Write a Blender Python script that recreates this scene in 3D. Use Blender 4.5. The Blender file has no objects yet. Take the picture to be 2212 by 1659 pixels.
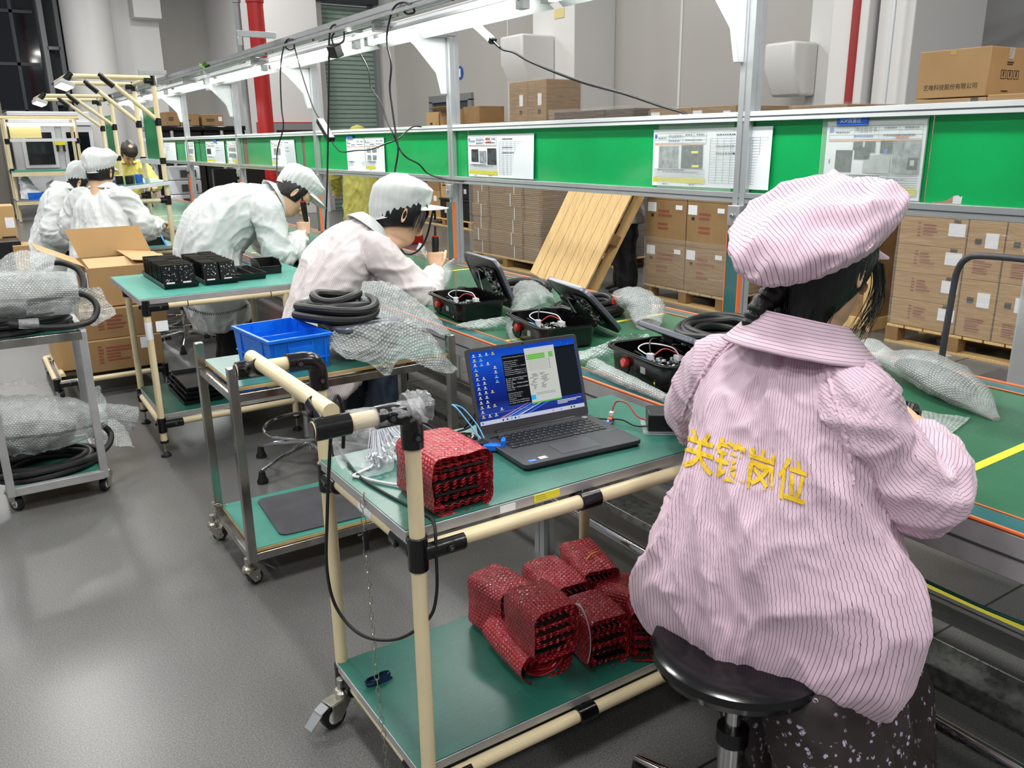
import bpy, bmesh, math, random
from mathutils import Vector as V, Matrix, Quaternion, noise
from mathutils.bvhtree import BVHTree
R = math.radians
sc = bpy.context.scene
C = sc.collection

# ------------------------------------------------------------------ camera
FPX, CX, CY, EYE = 1794.2, 1106.0, 829.5, 1.5
_y, _p, _r = R(33.05), R(16.38), R(0.775)
FWD = V((math.sin(_y)*math.cos(_p), math.cos(_y)*math.cos(_p), -math.sin(_p)))
_r0 = V((math.cos(_y), -math.sin(_y), 0)); _d0 = FWD.cross(_r0)
RGT = _r0*math.cos(_r) + _d0*math.sin(_r); DWN = -_r0*math.sin(_r) + _d0*math.cos(_r)
cd = bpy.data.cameras.new('camera'); cam = bpy.data.objects.new('camera', cd); C.objects.link(cam)
cd.sensor_width = 36; cd.lens = FPX*36/2212; cd.clip_start = .05; cd.clip_end = 200
m = Matrix((RGT, -DWN, -FWD)).transposed().to_4x4(); m.translation = (0, 0, EYE); cam.matrix_world = m
sc.camera = cam

def at(px, py, x=None, y=None, z=None):
    """world point seen at a pixel on the plane x=, y= or z="""
    v = FWD*FPX + RGT*(px-CX) + DWN*(py-CY); c = V((0, 0, EYE))
    if x is not None: t = x/v.x
    elif y is not None: t = y/v.y
    else: t = (z-EYE)/v.z
    return c + v*t

# ------------------------------------------------------------------ world, lights, exposure
w = bpy.data.worlds.new('world'); sc.world = w; w.use_nodes = True
w.node_tree.nodes['Background'].inputs[0].default_value = (.93, .96, 1, 1)
w.node_tree.nodes['Background'].inputs[1].default_value = .26
vs = sc.view_settings; vs.view_transform = 'Standard'; vs.look = 'None'; vs.gamma = 1; vs.use_curve_mapping = False
vs.exposure = 0.0
sc.cycles.max_bounces = 7; sc.cycles.transparent_max_bounces = 12; sc.cycles.diffuse_bounces = 3; sc.cycles.glossy_bounces = 3
sc.cycles.sample_clamp_indirect = 4.0
def area(name, loc, sx, sy, power, rot=(0, 0, 0), col=(1, .985, .95)):
    l = bpy.data.lights.new(name, 'AREA'); l.shape = 'RECTANGLE'; l.size = sx; l.size_y = sy; l.energy = power; l.color = col
    o = bpy.data.objects.new(name, l); o.location = loc; o.rotation_euler = rot; C.objects.link(o)
for i, lx in enumerate((-4.2, 0.4, 5.0)):
    for j, ly in enumerate((-4, 1.0, 6, 11, 16, 21)):
        area('ceiling_light', (lx, ly, 6.2), .5, 1.3, 150)

# ------------------------------------------------------------------ helpers
def tag(o, label=None, cat=None, group=None, kind=None):
    if label: o['label'] = label
    if cat: o['category'] = cat
    if group: o['group'] = group
    if kind: o['kind'] = kind
    return o
def empty(name, loc=(0, 0, 0), label=None, cat=None, group=None):
    o = bpy.data.objects.new(name, None); C.objects.link(o); o.location = loc; o.empty_display_size = .05
    return tag(o, label, cat, group)
def copy_tree(o, parent=None):
    c = o.copy(); C.objects.link(c)
    if parent: c.parent = parent
    for ch in list(o.children): copy_tree(ch, c)
    return c
def origin_of(o):
    v = V((0, 0, 0))
    while o is not None: v = v + o.location; o = o.parent
    return v
def frame(d, up=V((0, 0, 1))):
    d = d.normalized()
    if abs(d.dot(up)) > .98: up = V((0, 1, 0)) if abs(d.y) < .9 else V((1, 0, 0))
    a = d.cross(up).normalized(); return a, a.cross(d).normalized()
def rotz(v, a): return V((v[0]*math.cos(a)-v[1]*math.sin(a), v[0]*math.sin(a)+v[1]*math.cos(a), v[2]))
def catmull(pts, n=8, closed=False):
    pts = [V(p) for p in pts]; out = []; N = len(pts)
    for i in range(N if closed else N-1):
        if closed: a, b, c, d = pts[i-1], pts[i], pts[(i+1) % N], pts[(i+2) % N]
        else: a, b, c, d = pts[max(i-1, 0)], pts[i], pts[i+1], pts[min(i+2, N-1)]
        for k in range(n):
            t = k/n
            out.append(.5*((2*b)+(c-a)*t+(2*a-5*b+4*c-d)*t*t+(3*b-a-3*c+d)*t**3))
    if not closed: out.append(pts[-1])
    return out
def rrect(w, h, r, n=4):
    """rounded rectangle outline centred on 0"""
    r = min(r, w/2-1e-4, h/2-1e-4); o = []
    for cx, cy, a0 in ((w/2-r, h/2-r, 0), (-w/2+r, h/2-r, 90), (-w/2+r, -h/2+r, 180), (w/2-r, -h/2+r, 270)):
        for k in range(n+1):
            a = R(a0+90*k/n); o.append((cx+r*math.cos(a), cy+r*math.sin(a)))
    return o
class MB:
    """collects polygons with material names, then links them as ONE mesh object"""
    def __init__(s): s.v = []; s.f = []; s.m = []; s.ms = []; s.cur = None; s.M = None; s.uv = {}
    def mat(s, name): s.cur = name; return s
    def add(s, vs, fs):
        b = len(s.v)
        s.v += [(s.M @ V(v)) if s.M else V(v) for v in vs]
        if s.cur not in s.ms: s.ms.append(s.cur)
        k = s.ms.index(s.cur)
        for f in fs: s.f.append([b+i for i in f]); s.m.append(k)
        return s
    def box(s, c, d, ax=None, ay=None, az=None, taper=1):
        c = V(c); ax = V(ax) if ax else V((1, 0, 0)); ay = V(ay) if ay else V((0, 1, 0)); az = V(az) if az else ax.cross(ay)
        vs = []
        for k, t in ((-1, 1), (1, taper)):
            for i, j in ((-1, -1), (1, -1), (1, 1), (-1, 1)): vs.append(c+ax*(i*d[0]/2*t)+ay*(j*d[1]/2*t)+az*(k*d[2]/2))
        return s.add(vs, [(3, 2, 1, 0), (4, 5, 6, 7), (0, 1, 5, 4), (1, 2, 6, 5), (2, 3, 7, 6), (3, 0, 4, 7)])
    def bx(s, x0, x1, y0, y1, z0, z1): return s.box(((x0+x1)/2, (y0+y1)/2, (z0+z1)/2), (x1-x0, y1-y0, z1-z0))
    def loft(s, rings, caps=True, closed=False):
        n = len(rings[0]); vs = [p for r in rings for p in r]; fs = []
        L = len(rings)
        for i in range(L if closed else L-1):
            a, b = i*n, ((i+1) % L)*n
            for k in range(n): fs.append((a+k, a+(k+1) % n, b+(k+1) % n, b+k))
        if caps and not closed: fs.append(tuple(range(n-1, -1, -1))); fs.append(tuple(range((L-1)*n, L*n)))
        return s.add(vs, fs)
    def tube(s, pts, r, n=10, closed=False, flat=1):
        pts = [V(p) for p in pts]; rings = []; N = len(pts); up = None
        for i, p in enumerate(pts):
            if closed: d = pts[(i+1) % N]-pts[i-1]
            else: d = pts[min(i+1, N-1)]-pts[max(i-1, 0)]
            if d.length < 1e-9: d = V((0, 0, 1))
            if up is None: a, b = frame(d)
            else:
                b = up-d.normalized()*up.dot(d.normalized())
                b = b.normalized() if b.length > 1e-6 else frame(d)[1]; a = d.normalized().cross(b)
            up = b; rr = r[i] if isinstance(r, (list, tuple)) else r
            rings.append([p+a*(math.cos(2*math.pi*k/n)*rr)+b*(math.sin(2*math.pi*k/n)*rr*flat) for k in range(n)])
        return s.loft(rings, True, closed)
    def cyl(s, a, b, r, r2=None, n=16): return s.tube([a, b], [r, r if r2 is None else r2], n)
    def prism(s, poly, o, ax, ay, h):
        """polygon (2-D) at o spanned by ax, ay, extruded h along ax x ay"""
        o, ax, ay = V(o), V(ax), V(ay); n = ax.cross(ay).normalized()
        return s.loft([[o+ax*u+ay*v for u, v in poly], [o+ax*u+ay*v+n*h for u, v in poly]])
    def quad(s, o, ax, ay, w, h):
        o, ax, ay = V(o), V(ax), V(ay); return s.add([o, o+ax*w, o+ax*w+ay*h, o+ay*h], [(0, 1, 2, 3)])
    def lathe(s, prof, c=(0, 0, 0), n=24, ax=V((1, 0, 0)), ay=V((0, 1, 0)), az=V((0, 0, 1))):
        c = V(c); rings = [[c+V(ax)*(math.cos(2*math.pi*k/n)*r)+V(ay)*(math.sin(2*math.pi*k/n)*r)+V(az)*z for k in range(n)] for r, z in prof]
        return s.loft(rings)
    def grid(s, fn, nu, nv, closed_u=False, uv=None):
        if uv:
            b = len(s.v); W = nu if closed_u else nu+1
            for j in range(nv+1):
                for i in range(W): s.uv[b+j*W+i] = (uv[0]*i/nu, uv[1]*j/nv)
        vs = [fn(i/nu, j/nv) for j in range(nv+1) for i in range(nu+(0 if closed_u else 1))]; W = nu if closed_u else nu+1; fs = []
        for j in range(nv):
            for i in range(nu): fs.append((j*W+i, j*W+(i+1) % W, (j+1)*W+(i+1) % W, (j+1)*W+i))
        return s.add(vs, fs)
    def text(s, st, o, ax, ay, h, width=None, depth=0, bold=0):
        """flat lettering, height h of a capital, lower-left corner at o"""
        o, ax, ay = V(o), V(ax), V(ay)
        cu = bpy.data.curves.new('t', 'FONT'); cu.body = st; cu.size = 1; cu.resolution_u = 3; cu.offset = bold; cu.extrude = depth
        ob = bpy.data.objects.new('t', cu); C.objects.link(ob)
        me = bpy.data.meshes.new_from_object(ob.evaluated_get(bpy.context.evaluated_depsgraph_get()))
        if me.vertices:
            xs = [v.co.x for v in me.vertices]; ys = [v.co.y for v in me.vertices]
            sy = h/max(1e-6, max(ys)-min(ys)); sx = sy if width is None else width/max(1e-6, max(xs)-min(xs)); n = ax.cross(ay)
            s.add([o+ax*((v.co.x-min(xs))*sx)+ay*((v.co.y-min(ys))*sy)+n*v.co.z*sy for v in me.vertices], [tuple(p.vertices) for p in me.polygons])
        bpy.data.objects.remove(ob); bpy.data.curves.remove(cu); bpy.data.meshes.remove(me)
        return s
    def build(s, name, parent=None, smooth=35, bevel=0, label=None, kind=None, subsurf=0, solid=0, seg=2, weld=False, loc=None):
        base = origin_of(parent) if loc is None else V(loc)
        me = bpy.data.meshes.new(name)
        me.from_pydata([v-base for v in s.v], [], s.f)
        for k in s.ms: me.materials.append(MT[k])
        me.polygons.foreach_set('material_index', s.m)
        if s.uv:
            ul = me.uv_layers.new(name='UVMap')
            for l in me.loops: ul.data[l.index].uv = s.uv.get(l.vertex_index, (0, 0))
        o = bpy.data.objects.new(name, me); C.objects.link(o)
        if parent: o.parent = parent
        elif loc is not None: o.location = loc
        if weld or smooth:
            bm = bmesh.new(); bm.from_mesh(me)
            if weld: bmesh.ops.remove_doubles(bm, verts=bm.verts, dist=1e-5)
            bmesh.ops.recalc_face_normals(bm, faces=bm.faces)
            for f in bm.faces: f.smooth = bool(smooth)
            if smooth and smooth < 180:
                for e in bm.edges:
                    if len(e.link_faces) == 2 and e.calc_face_angle(0) > R(smooth): e.smooth = False
            bm.to_mesh(me); bm.free()
        if solid: md = o.modifiers.new('solid', 'SOLIDIFY'); md.thickness = solid; md.offset = 0
        if bevel: md = o.modifiers.new('bevel', 'BEVEL'); md.width = bevel; md.segments = seg; md.limit_method = 'ANGLE'; md.angle_limit = R(40); md.harden_normals = False
        if subsurf: md = o.modifiers.new('sub', 'SUBSURF'); md.levels = md.render_levels = subsurf
        return tag(o, label, kind=kind)

# ------------------------------------------------------------------ materials (all procedural)
MT = {}
def lin(h):
    h = h.lstrip('#'); c = [int(h[i:i+2], 16)/255 for i in (0, 2, 4)]
    return tuple((x/12.92 if x <= .04045 else ((x+.055)/1.055)**2.4) for x in c)+(1,)
def mk(name, col, rough=.5, metal=0, spec=.5, noise_amt=0, noise_scale=8, bump=0, bump_scale=60, coat=0, alpha=1, emit=0, trans=0, sss=0, sheen=0, stretch=None, rvar=0, detail=3):
    mt = bpy.data.materials.new(name); mt.use_nodes = True; nt = mt.node_tree; N = nt.nodes; L = nt.links; b = N['Principled BSDF']
    c = lin(col) if isinstance(col, str) else col
    b.inputs['Base Color'].default_value = c; b.inputs['Roughness'].default_value = rough; b.inputs['Metallic'].default_value = metal
    b.inputs['Specular IOR Level'].default_value = spec; b.inputs['Coat Weight'].default_value = coat; b.inputs['Alpha'].default_value = alpha
    b.inputs['Coat Roughness'].default_value = .15
    b.inputs['Transmission Weight'].default_value = trans
    if sheen: b.inputs['Sheen Weight'].default_value = sheen
    if sss: b.inputs['Subsurface Weight'].default_value = sss; b.inputs['Subsurface Radius'].default_value = (.012, .005, .003); b.inputs['Subsurface Scale'].default_value = 1
    if emit: b.inputs['Emission Color'].default_value = c; b.inputs['Emission Strength'].default_value = emit
    tc = None
    if noise_amt or bump or rvar:
        tc = N.new('ShaderNodeTexCoord'); src = tc.outputs['Object']
        if stretch:
            mp = N.new('ShaderNodeMapping'); mp.inputs['Scale'].default_value = stretch; L.new(src, mp.inputs[0]); src = mp.outputs[0]
    if noise_amt or rvar:
        n = N.new('ShaderNodeTexNoise'); n.inputs['Scale'].default_value = noise_scale; n.inputs['Detail'].default_value = detail; L.new(src, n.inputs['Vector'])
    if noise_amt:
        r = N.new('ShaderNodeValToRGB'); e = r.color_ramp.elements; e[0].position = .3; e[1].position = .7
        e[0].color = tuple(x*(1-noise_amt) for x in c[:3])+(1,); e[1].color = tuple(min(1, x*(1+noise_amt)) for x in c[:3])+(1,)
        L.new(n.outputs['Fac'], r.inputs[0]); L.new(r.outputs[0], b.inputs['Base Color'])
    if rvar:
        mr = N.new('ShaderNodeMapRange'); mr.inputs[3].default_value = max(0, rough-rvar); mr.inputs[4].default_value = rough+rvar
        mr.inputs[1].default_value = .3; mr.inputs[2].default_value = .7
        L.new(n.outputs['Fac'], mr.inputs[0]); L.new(mr.outputs[0], b.inputs['Roughness'])
    if bump:
        n2 = N.new('ShaderNodeTexNoise'); n2.inputs['Scale'].default_value = bump_scale; n2.inputs['Detail'].default_value = 4; L.new(src, n2.inputs['Vector'])
        bp = N.new('ShaderNodeBump'); bp.inputs['Strength'].default_value = bump; bp.inputs['Distance'].default_value = .01
        L.new(n2.outputs['Fac'], bp.inputs['Height']); L.new(bp.outputs[0], b.inputs['Normal'])
    MT[name] = mt; return mt
mk('white_wall', '#d9d8d6', .45, noise_amt=.02, noise_scale=.6)
mk('panel_wall', '#b4b1ac', .22, noise_amt=.03, noise_scale=.5, spec=.5)
mk('cream_pipe', '#e3d3ac', .32, noise_amt=.05, noise_scale=7, bump=.03, bump_scale=90)
mk('black_joint', '#0a0a0b', .22, spec=.6, bump=.06, bump_scale=60)
mk('black_plastic', '#0e0e10', .38, noise_amt=.2, noise_scale=20)
mk('black_gloss', '#08080a', .18, spec=.6)
mk('black_rubber', '#131314', .5, noise_amt=.15, noise_scale=30)
mk('grey_mat', '#4a4b50', .55, noise_amt=.22, noise_scale=9, bump=.1, bump_scale=25)
mk('alu', '#c9ccce', .34, metal=.65, noise_amt=.06, noise_scale=6)
mk('alu_dull', '#b3b3b4', .42, metal=.45, noise_amt=.12, noise_scale=10)
mk('alu_white', '#dfe3e4', .35, metal=.15)
mk('slot_dark', '#4b4d50', .5, metal=.4)
mk('chrome', '#cfcfcf', .12, metal=1)
mk('steel', '#a9a7a2', .2, metal=.95, noise_amt=.25, noise_scale=14, bump=.05, bump_scale=30, stretch=(1, 1, .3), rvar=.1)
mk('galv', '#a8aaa6', .3, metal=.8, noise_amt=.3, noise_scale=40, rvar=.12)
mk('zinc', '#b6b2a6', .3, metal=.85, noise_amt=.15, noise_scale=30)
mk('plywood', '#b99a66', .6, noise_amt=.15, noise_scale=20)
mk('wood', '#d8b57c', .6, noise_amt=.18, noise_scale=6, stretch=(1, 14, 1), bump=.1, bump_scale=14)
mk('wood_dark', '#8f6f48', .7, noise_amt=.25, noise_scale=6)
mk('cardboard', '#ae8a5c', .65, noise_amt=.06, noise_scale=4)
mk('cardboard_light', '#bd9a69', .65, noise_amt=.05, noise_scale=4)
mk('cardboard_brown', '#94754e', .6, noise_amt=.1, noise_scale=6)
mk('box_red', '#8e4a38', .65); mk('box_ink', '#26221e', .65)
mk('paper', '#eef1f6', .5, noise_amt=.015, noise_scale=5); mk('paper_line', '#8b9099', .6); mk('paper_ink', '#2b2e36', .6)
mk('paper_yellow', '#f0e53a', .5); mk('paper_orange', '#e8aa78', .5); mk('paper_blue', '#3f6db8', .5); mk('paper_red', '#d9605c', .5)
mk('photo_dark', '#3a3d40', .4, noise_amt=.9, noise_scale=60); mk('photo_grey', '#8f9598', .4, noise_amt=.5, noise_scale=50); mk('photo_light', '#b9bdbd', .4, noise_amt=.15, noise_scale=30)
mk('tag_blue', '#2f6cd2', .35); mk('white_ink', '#f2f4f4', .5)
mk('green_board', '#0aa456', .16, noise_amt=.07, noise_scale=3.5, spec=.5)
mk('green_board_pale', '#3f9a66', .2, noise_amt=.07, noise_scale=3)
mk('seam', '#1f5f3c', .4); mk('brown_gap', '#7d5c50', .6)
mk('teal_edge', '#2f6265', .18, noise_amt=.15, noise_scale=3, spec=.7)
mk('orange_cord', '#e2703a', .4); mk('yellow_line', '#e6dc3c', .4, noise_amt=.06, noise_scale=20)
mk('tube_light', (1, 1, .96, 1), emit=22); mk('lamp_hood', '#c3c7c8', .35); mk('led_face', (1, 1, .9, 1), emit=6)
mk('red_paint', '#a51f1e', .3); mk('red_dull', '#9b3030', .4); mk('dark_red_glass', '#3c2220', .12)
mk('shutter', '#93a79c', .4, noise_amt=.05); mk('grey_metal', '#8f9294', .4, metal=.3)
mk('dark_glass', '#14181e', .05, spec=.6, noise_amt=.3, noise_scale=.5); mk('dark_frame', '#30353a', .4)
mk('yellow_tag', '#d9c98a', .5); mk('sign_blue', '#2b55a5', .4)
mk('machine_white', '#d6d9dc', .35); mk('machine_grey', '#83807a', .3, metal=.5); mk('fabric_black', '#101112', .9, noise_amt=.3, noise_scale=6)
mk('blue_plastic', '#0f6fe0', .28, noise_amt=.05, noise_scale=6, spec=.5)
mk('pale_plastic', '#c9ccd4', .35); mk('yellow_coat', '#b0aa55', .75, noise_amt=.1, noise_scale=7)
mk('green_led', (.1, 1, .2, 1), emit=4)
mk('leaf', '#5d8a3c', .5)
def node_mat(name): 
    mt = bpy.data.materials.new(name); mt.use_nodes = True; MT[name] = mt
    return mt.node_tree.nodes, mt.node_tree.links, mt.node_tree.nodes['Principled BSDF']
def ramp(N, L, src, stops):
    r = N.new('ShaderNodeValToRGB'); e = r.color_ramp.elements
    while len(e) < len(stops): e.new(.5)
    for k, (p, c) in enumerate(stops): e[k].position = p; e[k].color = lin(c) if isinstance(c, str) else c
    L.new(src, r.inputs[0]); return r.outputs[0]
# polished speckled floor
N, L, b = node_mat('floor_epoxy'); tc = N.new('ShaderNodeTexCoord')
n1 = N.new('ShaderNodeTexNoise'); n1.inputs['Scale'].default_value = .9; n1.inputs['Detail'].default_value = 6; L.new(tc.outputs['Object'], n1.inputs['Vector'])
n2 = N.new('ShaderNodeTexNoise'); n2.inputs['Scale'].default_value = 230; n2.inputs['Detail'].default_value = 2; L.new(tc.outputs['Object'], n2.inputs['Vector'])
c1 = ramp(N, L, n1.outputs['Fac'], [(.25, '#70706f'), (.75, '#7d7d7b')]); c2 = ramp(N, L, n2.outputs['Fac'], [(.36, '#3a3a39'), (.5, '#808080'), (.66, '#b8b8b4')])
mx = N.new('ShaderNodeMix'); mx.data_type = 'RGBA'; mx.blend_type = 'OVERLAY'; mx.inputs[0].default_value = .6; L.new(c1, mx.inputs[6]); L.new(c2, mx.inputs[7]); L.new(mx.outputs[2], b.inputs['Base Color'])
mr = N.new('ShaderNodeMapRange'); mr.inputs[1].default_value = .2; mr.inputs[2].default_value = .8; mr.inputs[3].default_value = .25; mr.inputs[4].default_value = .33
L.new(n1.outputs['Fac'], mr.inputs[0]); L.new(mr.outputs[0], b.inputs['Roughness']); b.inputs['Specular IOR Level'].default_value = .5
# green anti-static bench mat with scratches
def mat_top(name, a, c_, rough, scr):
    N, L, b = node_mat(name); tc = N.new('ShaderNodeTexCoord')
    n1 = N.new('ShaderNodeTexNoise'); n1.inputs['Scale'].default_value = 4; n1.inputs['Detail'].default_value = 6; L.new(tc.outputs['Object'], n1.inputs['Vector'])
    col = ramp(N, L, n1.outputs['Fac'], [(.3, a), (.72, c_)])
    wv = N.new('ShaderNodeTexNoise'); wv.inputs['Scale'].default_value = 9; wv.inputs['Detail'].default_value = 8; wv.inputs['Distortion'].default_value = 2.5
    mp = N.new('ShaderNodeMapping'); mp.inputs['Scale'].default_value = (1, 5, 1); mp.inputs['Rotation'].default_value = (0, 0, .5); L.new(tc.outputs['Object'], mp.inputs[0]); L.new(mp.outputs[0], wv.inputs['Vector'])
    s = ramp(N, L, wv.outputs['Fac'], [(.485, (0, 0, 0, 1)), (.5, (1, 1, 1, 1)), (.515, (0, 0, 0, 1))])
    mx = N.new('ShaderNodeMix'); mx.data_type = 'RGBA'; L.new(col, mx.inputs[6]); mx.inputs[7].default_value = lin('#8fb0a2')
    ml = N.new('ShaderNodeMath'); ml.operation = 'MULTIPLY'; ml.inputs[1].default_value = scr; L.new(s, ml.inputs[0]); L.new(ml.outputs[0], mx.inputs[0])
    L.new(mx.outputs[2], b.inputs['Base Color']); b.inputs['Roughness'].default_value = rough
mat_top('green_mat', '#2a6357', '#3b7a6a', .3, .22)
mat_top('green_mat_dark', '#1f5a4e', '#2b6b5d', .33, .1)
mat_top('teal_mat', '#3f8f80', '#4c9c8b', .42, .06)
mat_top('belt', '#2c5f45', '#376b50', .26, .04)
# cardboard flats seen edge on
N, L, b = node_mat('flat_boards'); tc = N.new('ShaderNodeTexCoord'); wv = N.new('ShaderNodeTexWave'); wv.bands_direction = 'Z'; wv.inputs['Scale'].default_value = 14; wv.inputs['Distortion'].default_value = 1.2; wv.inputs['Detail'].default_value = 2
L.new(tc.outputs['Object'], wv.inputs['Vector']); L.new(ramp(N, L, wv.outputs['Fac'], [(.0, '#5d4a38'), (.5, '#94795a'), (1, '#a98c68')]), b.inputs['Base Color']); b.inputs['Roughness'].default_value = .45
# stretch film: thin, clear, streaky highlights
def film(name, tint, dens, scale, stretch=(1, 1, 6)):
    N, L, b = node_mat(name); out = N['Material Output']; tc = N.new('ShaderNodeTexCoord'); mp = N.new('ShaderNodeMapping'); mp.inputs['Scale'].default_value = stretch; L.new(tc.outputs['Object'], mp.inputs[0])
    n = N.new('ShaderNodeTexNoise'); n.inputs['Scale'].default_value = scale; n.inputs['Detail'].default_value = 5; n.inputs['Distortion'].default_value = .6; L.new(mp.outputs[0], n.inputs['Vector'])
    bp = N.new('ShaderNodeBump'); bp.inputs['Strength'].default_value = .9; bp.inputs['Distance'].default_value = .02; L.new(n.outputs['Fac'], bp.inputs['Height']); L.new(bp.outputs[0], b.inputs['Normal'])
    b.inputs['Base Color'].default_value = lin(tint); b.inputs['Roughness'].default_value = .12; b.inputs['Specular IOR Level'].default_value = .8
    tr = N.new('ShaderNodeBsdfTransparent'); mx = N.new('ShaderNodeMixShader'); mx.inputs[0].default_value = dens
    L.new(tr.outputs[0], mx.inputs[1]); L.new(b.outputs[0], mx.inputs[2]); L.new(mx.outputs[0], out.inputs[0])
film('stretch_film', '#c8c2b8', .2, 5)
film('clear_bag', '#e4e6ea', .26, 14, (1, 1, 1))
film('clear_sleeve', '#dfe8e2', .16, 3, (1, 1, 1))
# bubble wrap: hexagonal rows of bubbles on translucent film
def bubble(name, tint, dark, dens, rough=.16, strength=.8):
    N, L, b = node_mat(name); out = N['Material Output']; tc = N.new('ShaderNodeTexCoord'); hs = []
    for d in ((1, 0, 0), (.5, .866, 0), (-.5, .866, 0)):
        dp = N.new('ShaderNodeVectorMath'); dp.operation = 'DOT_PRODUCT'; dp.inputs[1].default_value = tuple(x*6.2832*1.1547 for x in d); L.new(tc.outputs['UV'], dp.inputs[0])
        c = N.new('ShaderNodeMath'); c.operation = 'COSINE'; L.new(dp.outputs['Value'], c.inputs[0]); hs.append(c.outputs[0])
    s1 = N.new('ShaderNodeMath'); L.new(hs[0], s1.inputs[0]); L.new(hs[1], s1.inputs[1]); s2 = N.new('ShaderNodeMath'); L.new(s1.outputs[0], s2.inputs[0]); L.new(hs[2], s2.inputs[1])
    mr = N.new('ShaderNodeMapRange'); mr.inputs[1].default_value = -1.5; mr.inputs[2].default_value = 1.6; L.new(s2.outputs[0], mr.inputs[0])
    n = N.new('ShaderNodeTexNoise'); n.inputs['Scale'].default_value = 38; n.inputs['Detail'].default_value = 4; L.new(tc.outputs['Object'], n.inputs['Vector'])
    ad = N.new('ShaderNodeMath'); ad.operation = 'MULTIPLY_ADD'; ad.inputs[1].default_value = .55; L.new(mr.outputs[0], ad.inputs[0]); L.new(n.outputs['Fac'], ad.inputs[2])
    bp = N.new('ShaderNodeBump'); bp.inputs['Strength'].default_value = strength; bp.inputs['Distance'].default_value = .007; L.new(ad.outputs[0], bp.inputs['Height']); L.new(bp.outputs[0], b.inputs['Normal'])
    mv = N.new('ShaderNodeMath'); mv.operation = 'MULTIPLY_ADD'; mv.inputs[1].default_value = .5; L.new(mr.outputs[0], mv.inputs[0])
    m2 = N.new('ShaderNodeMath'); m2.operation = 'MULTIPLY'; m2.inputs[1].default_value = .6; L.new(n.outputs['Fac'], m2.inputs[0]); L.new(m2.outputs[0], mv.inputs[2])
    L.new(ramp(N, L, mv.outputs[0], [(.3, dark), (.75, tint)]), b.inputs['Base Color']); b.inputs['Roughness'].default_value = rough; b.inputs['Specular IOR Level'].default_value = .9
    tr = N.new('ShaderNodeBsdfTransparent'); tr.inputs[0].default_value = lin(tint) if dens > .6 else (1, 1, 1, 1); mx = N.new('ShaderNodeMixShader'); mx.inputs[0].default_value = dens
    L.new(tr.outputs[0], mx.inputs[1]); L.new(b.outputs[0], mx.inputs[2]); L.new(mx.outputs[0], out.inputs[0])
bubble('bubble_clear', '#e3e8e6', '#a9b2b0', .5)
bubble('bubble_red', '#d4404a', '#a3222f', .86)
# ================================================================== SETTING
def struct(mb, name, **k): return tag(mb.build(name, **k), kind='structure')
struct(MB().mat('floor_epoxy').bx(-9, 16, -6, 40, -.1, 0), 'floor')
XW = 9.0
# right-hand wall (faces the line), built of smooth panels with narrow seams
m = MB().mat('panel_wall').bx(XW, XW+.2, 6.9, 18.6, 0, 7)
m.mat('white_wall')
for yy in (9.3, 13.8): m.bx(XW-.012, XW, yy-.02, yy+.02, 0, 7)
struct(m, 'wall_right')
struct(MB().mat('panel_wall').bx(12.4, 12.6, -2, 8, 0, 7), 'wall_recess')
struct(MB().mat('white_wall').bx(12.1, 12.4, 5.9, 6.75, 0, 7), 'trim_1')
# column cluster of the right wall
struct(MB().mat('white_wall').bx(8.2, 9.6, 5.75, 6.2, 0, 7).bx(8.75, 9.6, 6.2, 6.9, 0, 7).bx(8.3, 9.6, 5.3, 5.7, 0, 7), 'column_1', bevel=.01)
struct(MB().mat('white_wall').bx(8.2, 9.0, 10.75, 11.85, 0, 7), 'column_2', bevel=.01)
# block with the shutter, faces the camera end
YB = 18.6
m = MB().mat('white_wall').bx(5.6, 7.02, YB, YB+.4, 0, 7).bx(8.55, 9.2, YB, YB+.4, 0, 7).bx(7.02, 8.55, YB, YB+.4, 4.45, 7)
m.bx(7.0, 7.3, YB, 27, 0, 7)
struct(m, 'wall_shutter')
m = MB().mat('white_wall').bx(5.55, 7.0, YB-.5, YB, 0, 7)
struct(m, 'column_3', bevel=.01)
struct(MB().mat('panel_wall').bx(3.1, 9.2, 27, 27.3, 0, 8), 'wall_back')
struct(MB().mat('white_wall').bx(4.25, 5.45, 25.9, 27, 0, 8).bx(4.75, 5.45, 25.4, 25.9, 4.75, 8), 'column_4', bevel=.01)
m = MB().mat('white_wall').lathe([(.6, 0), (.6, 8)], (3.62, 25.6, 0), 32)
struct(m, 'column_5')
# dark glazed front, far left
m = MB().mat('dark_glass').bx(-9, 2.55, 26.9, 27.0, 1.0, 8).mat('dark_frame')
for xx in (-1.6, -.2, 1.0, 2.0): m.bx(xx-.04, xx+.04, 26.84, 26.9, 1.0, 8)
for zz in (2.4, 3.6, 4.9, 6.3): m.bx(-9, 2.5, 26.84, 26.9, zz-.04, zz+.04)
struct(m, 'window_1')
m = MB().mat('grey_metal').bx(2.6, 2.72, 26.5, 26.9, 0, 8).bx(2.98, 3.08, 26.5, 26.9, 0, 8).mat('dark_frame').bx(2.5, 3.3, 26.92, 27.0, 0, 8).mat('grey_metal')
for zz in (2.6, 4.0, 5.4, 6.6): m.bx(2.7, 3.0, 26.5, 26.56, zz-.04, zz+.04)
struct(m, 'trim_2')
struct(MB().mat('white_wall').bx(-9, 3.1, 27.0, 27.2, 0, 8), 'wall_left')
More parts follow.
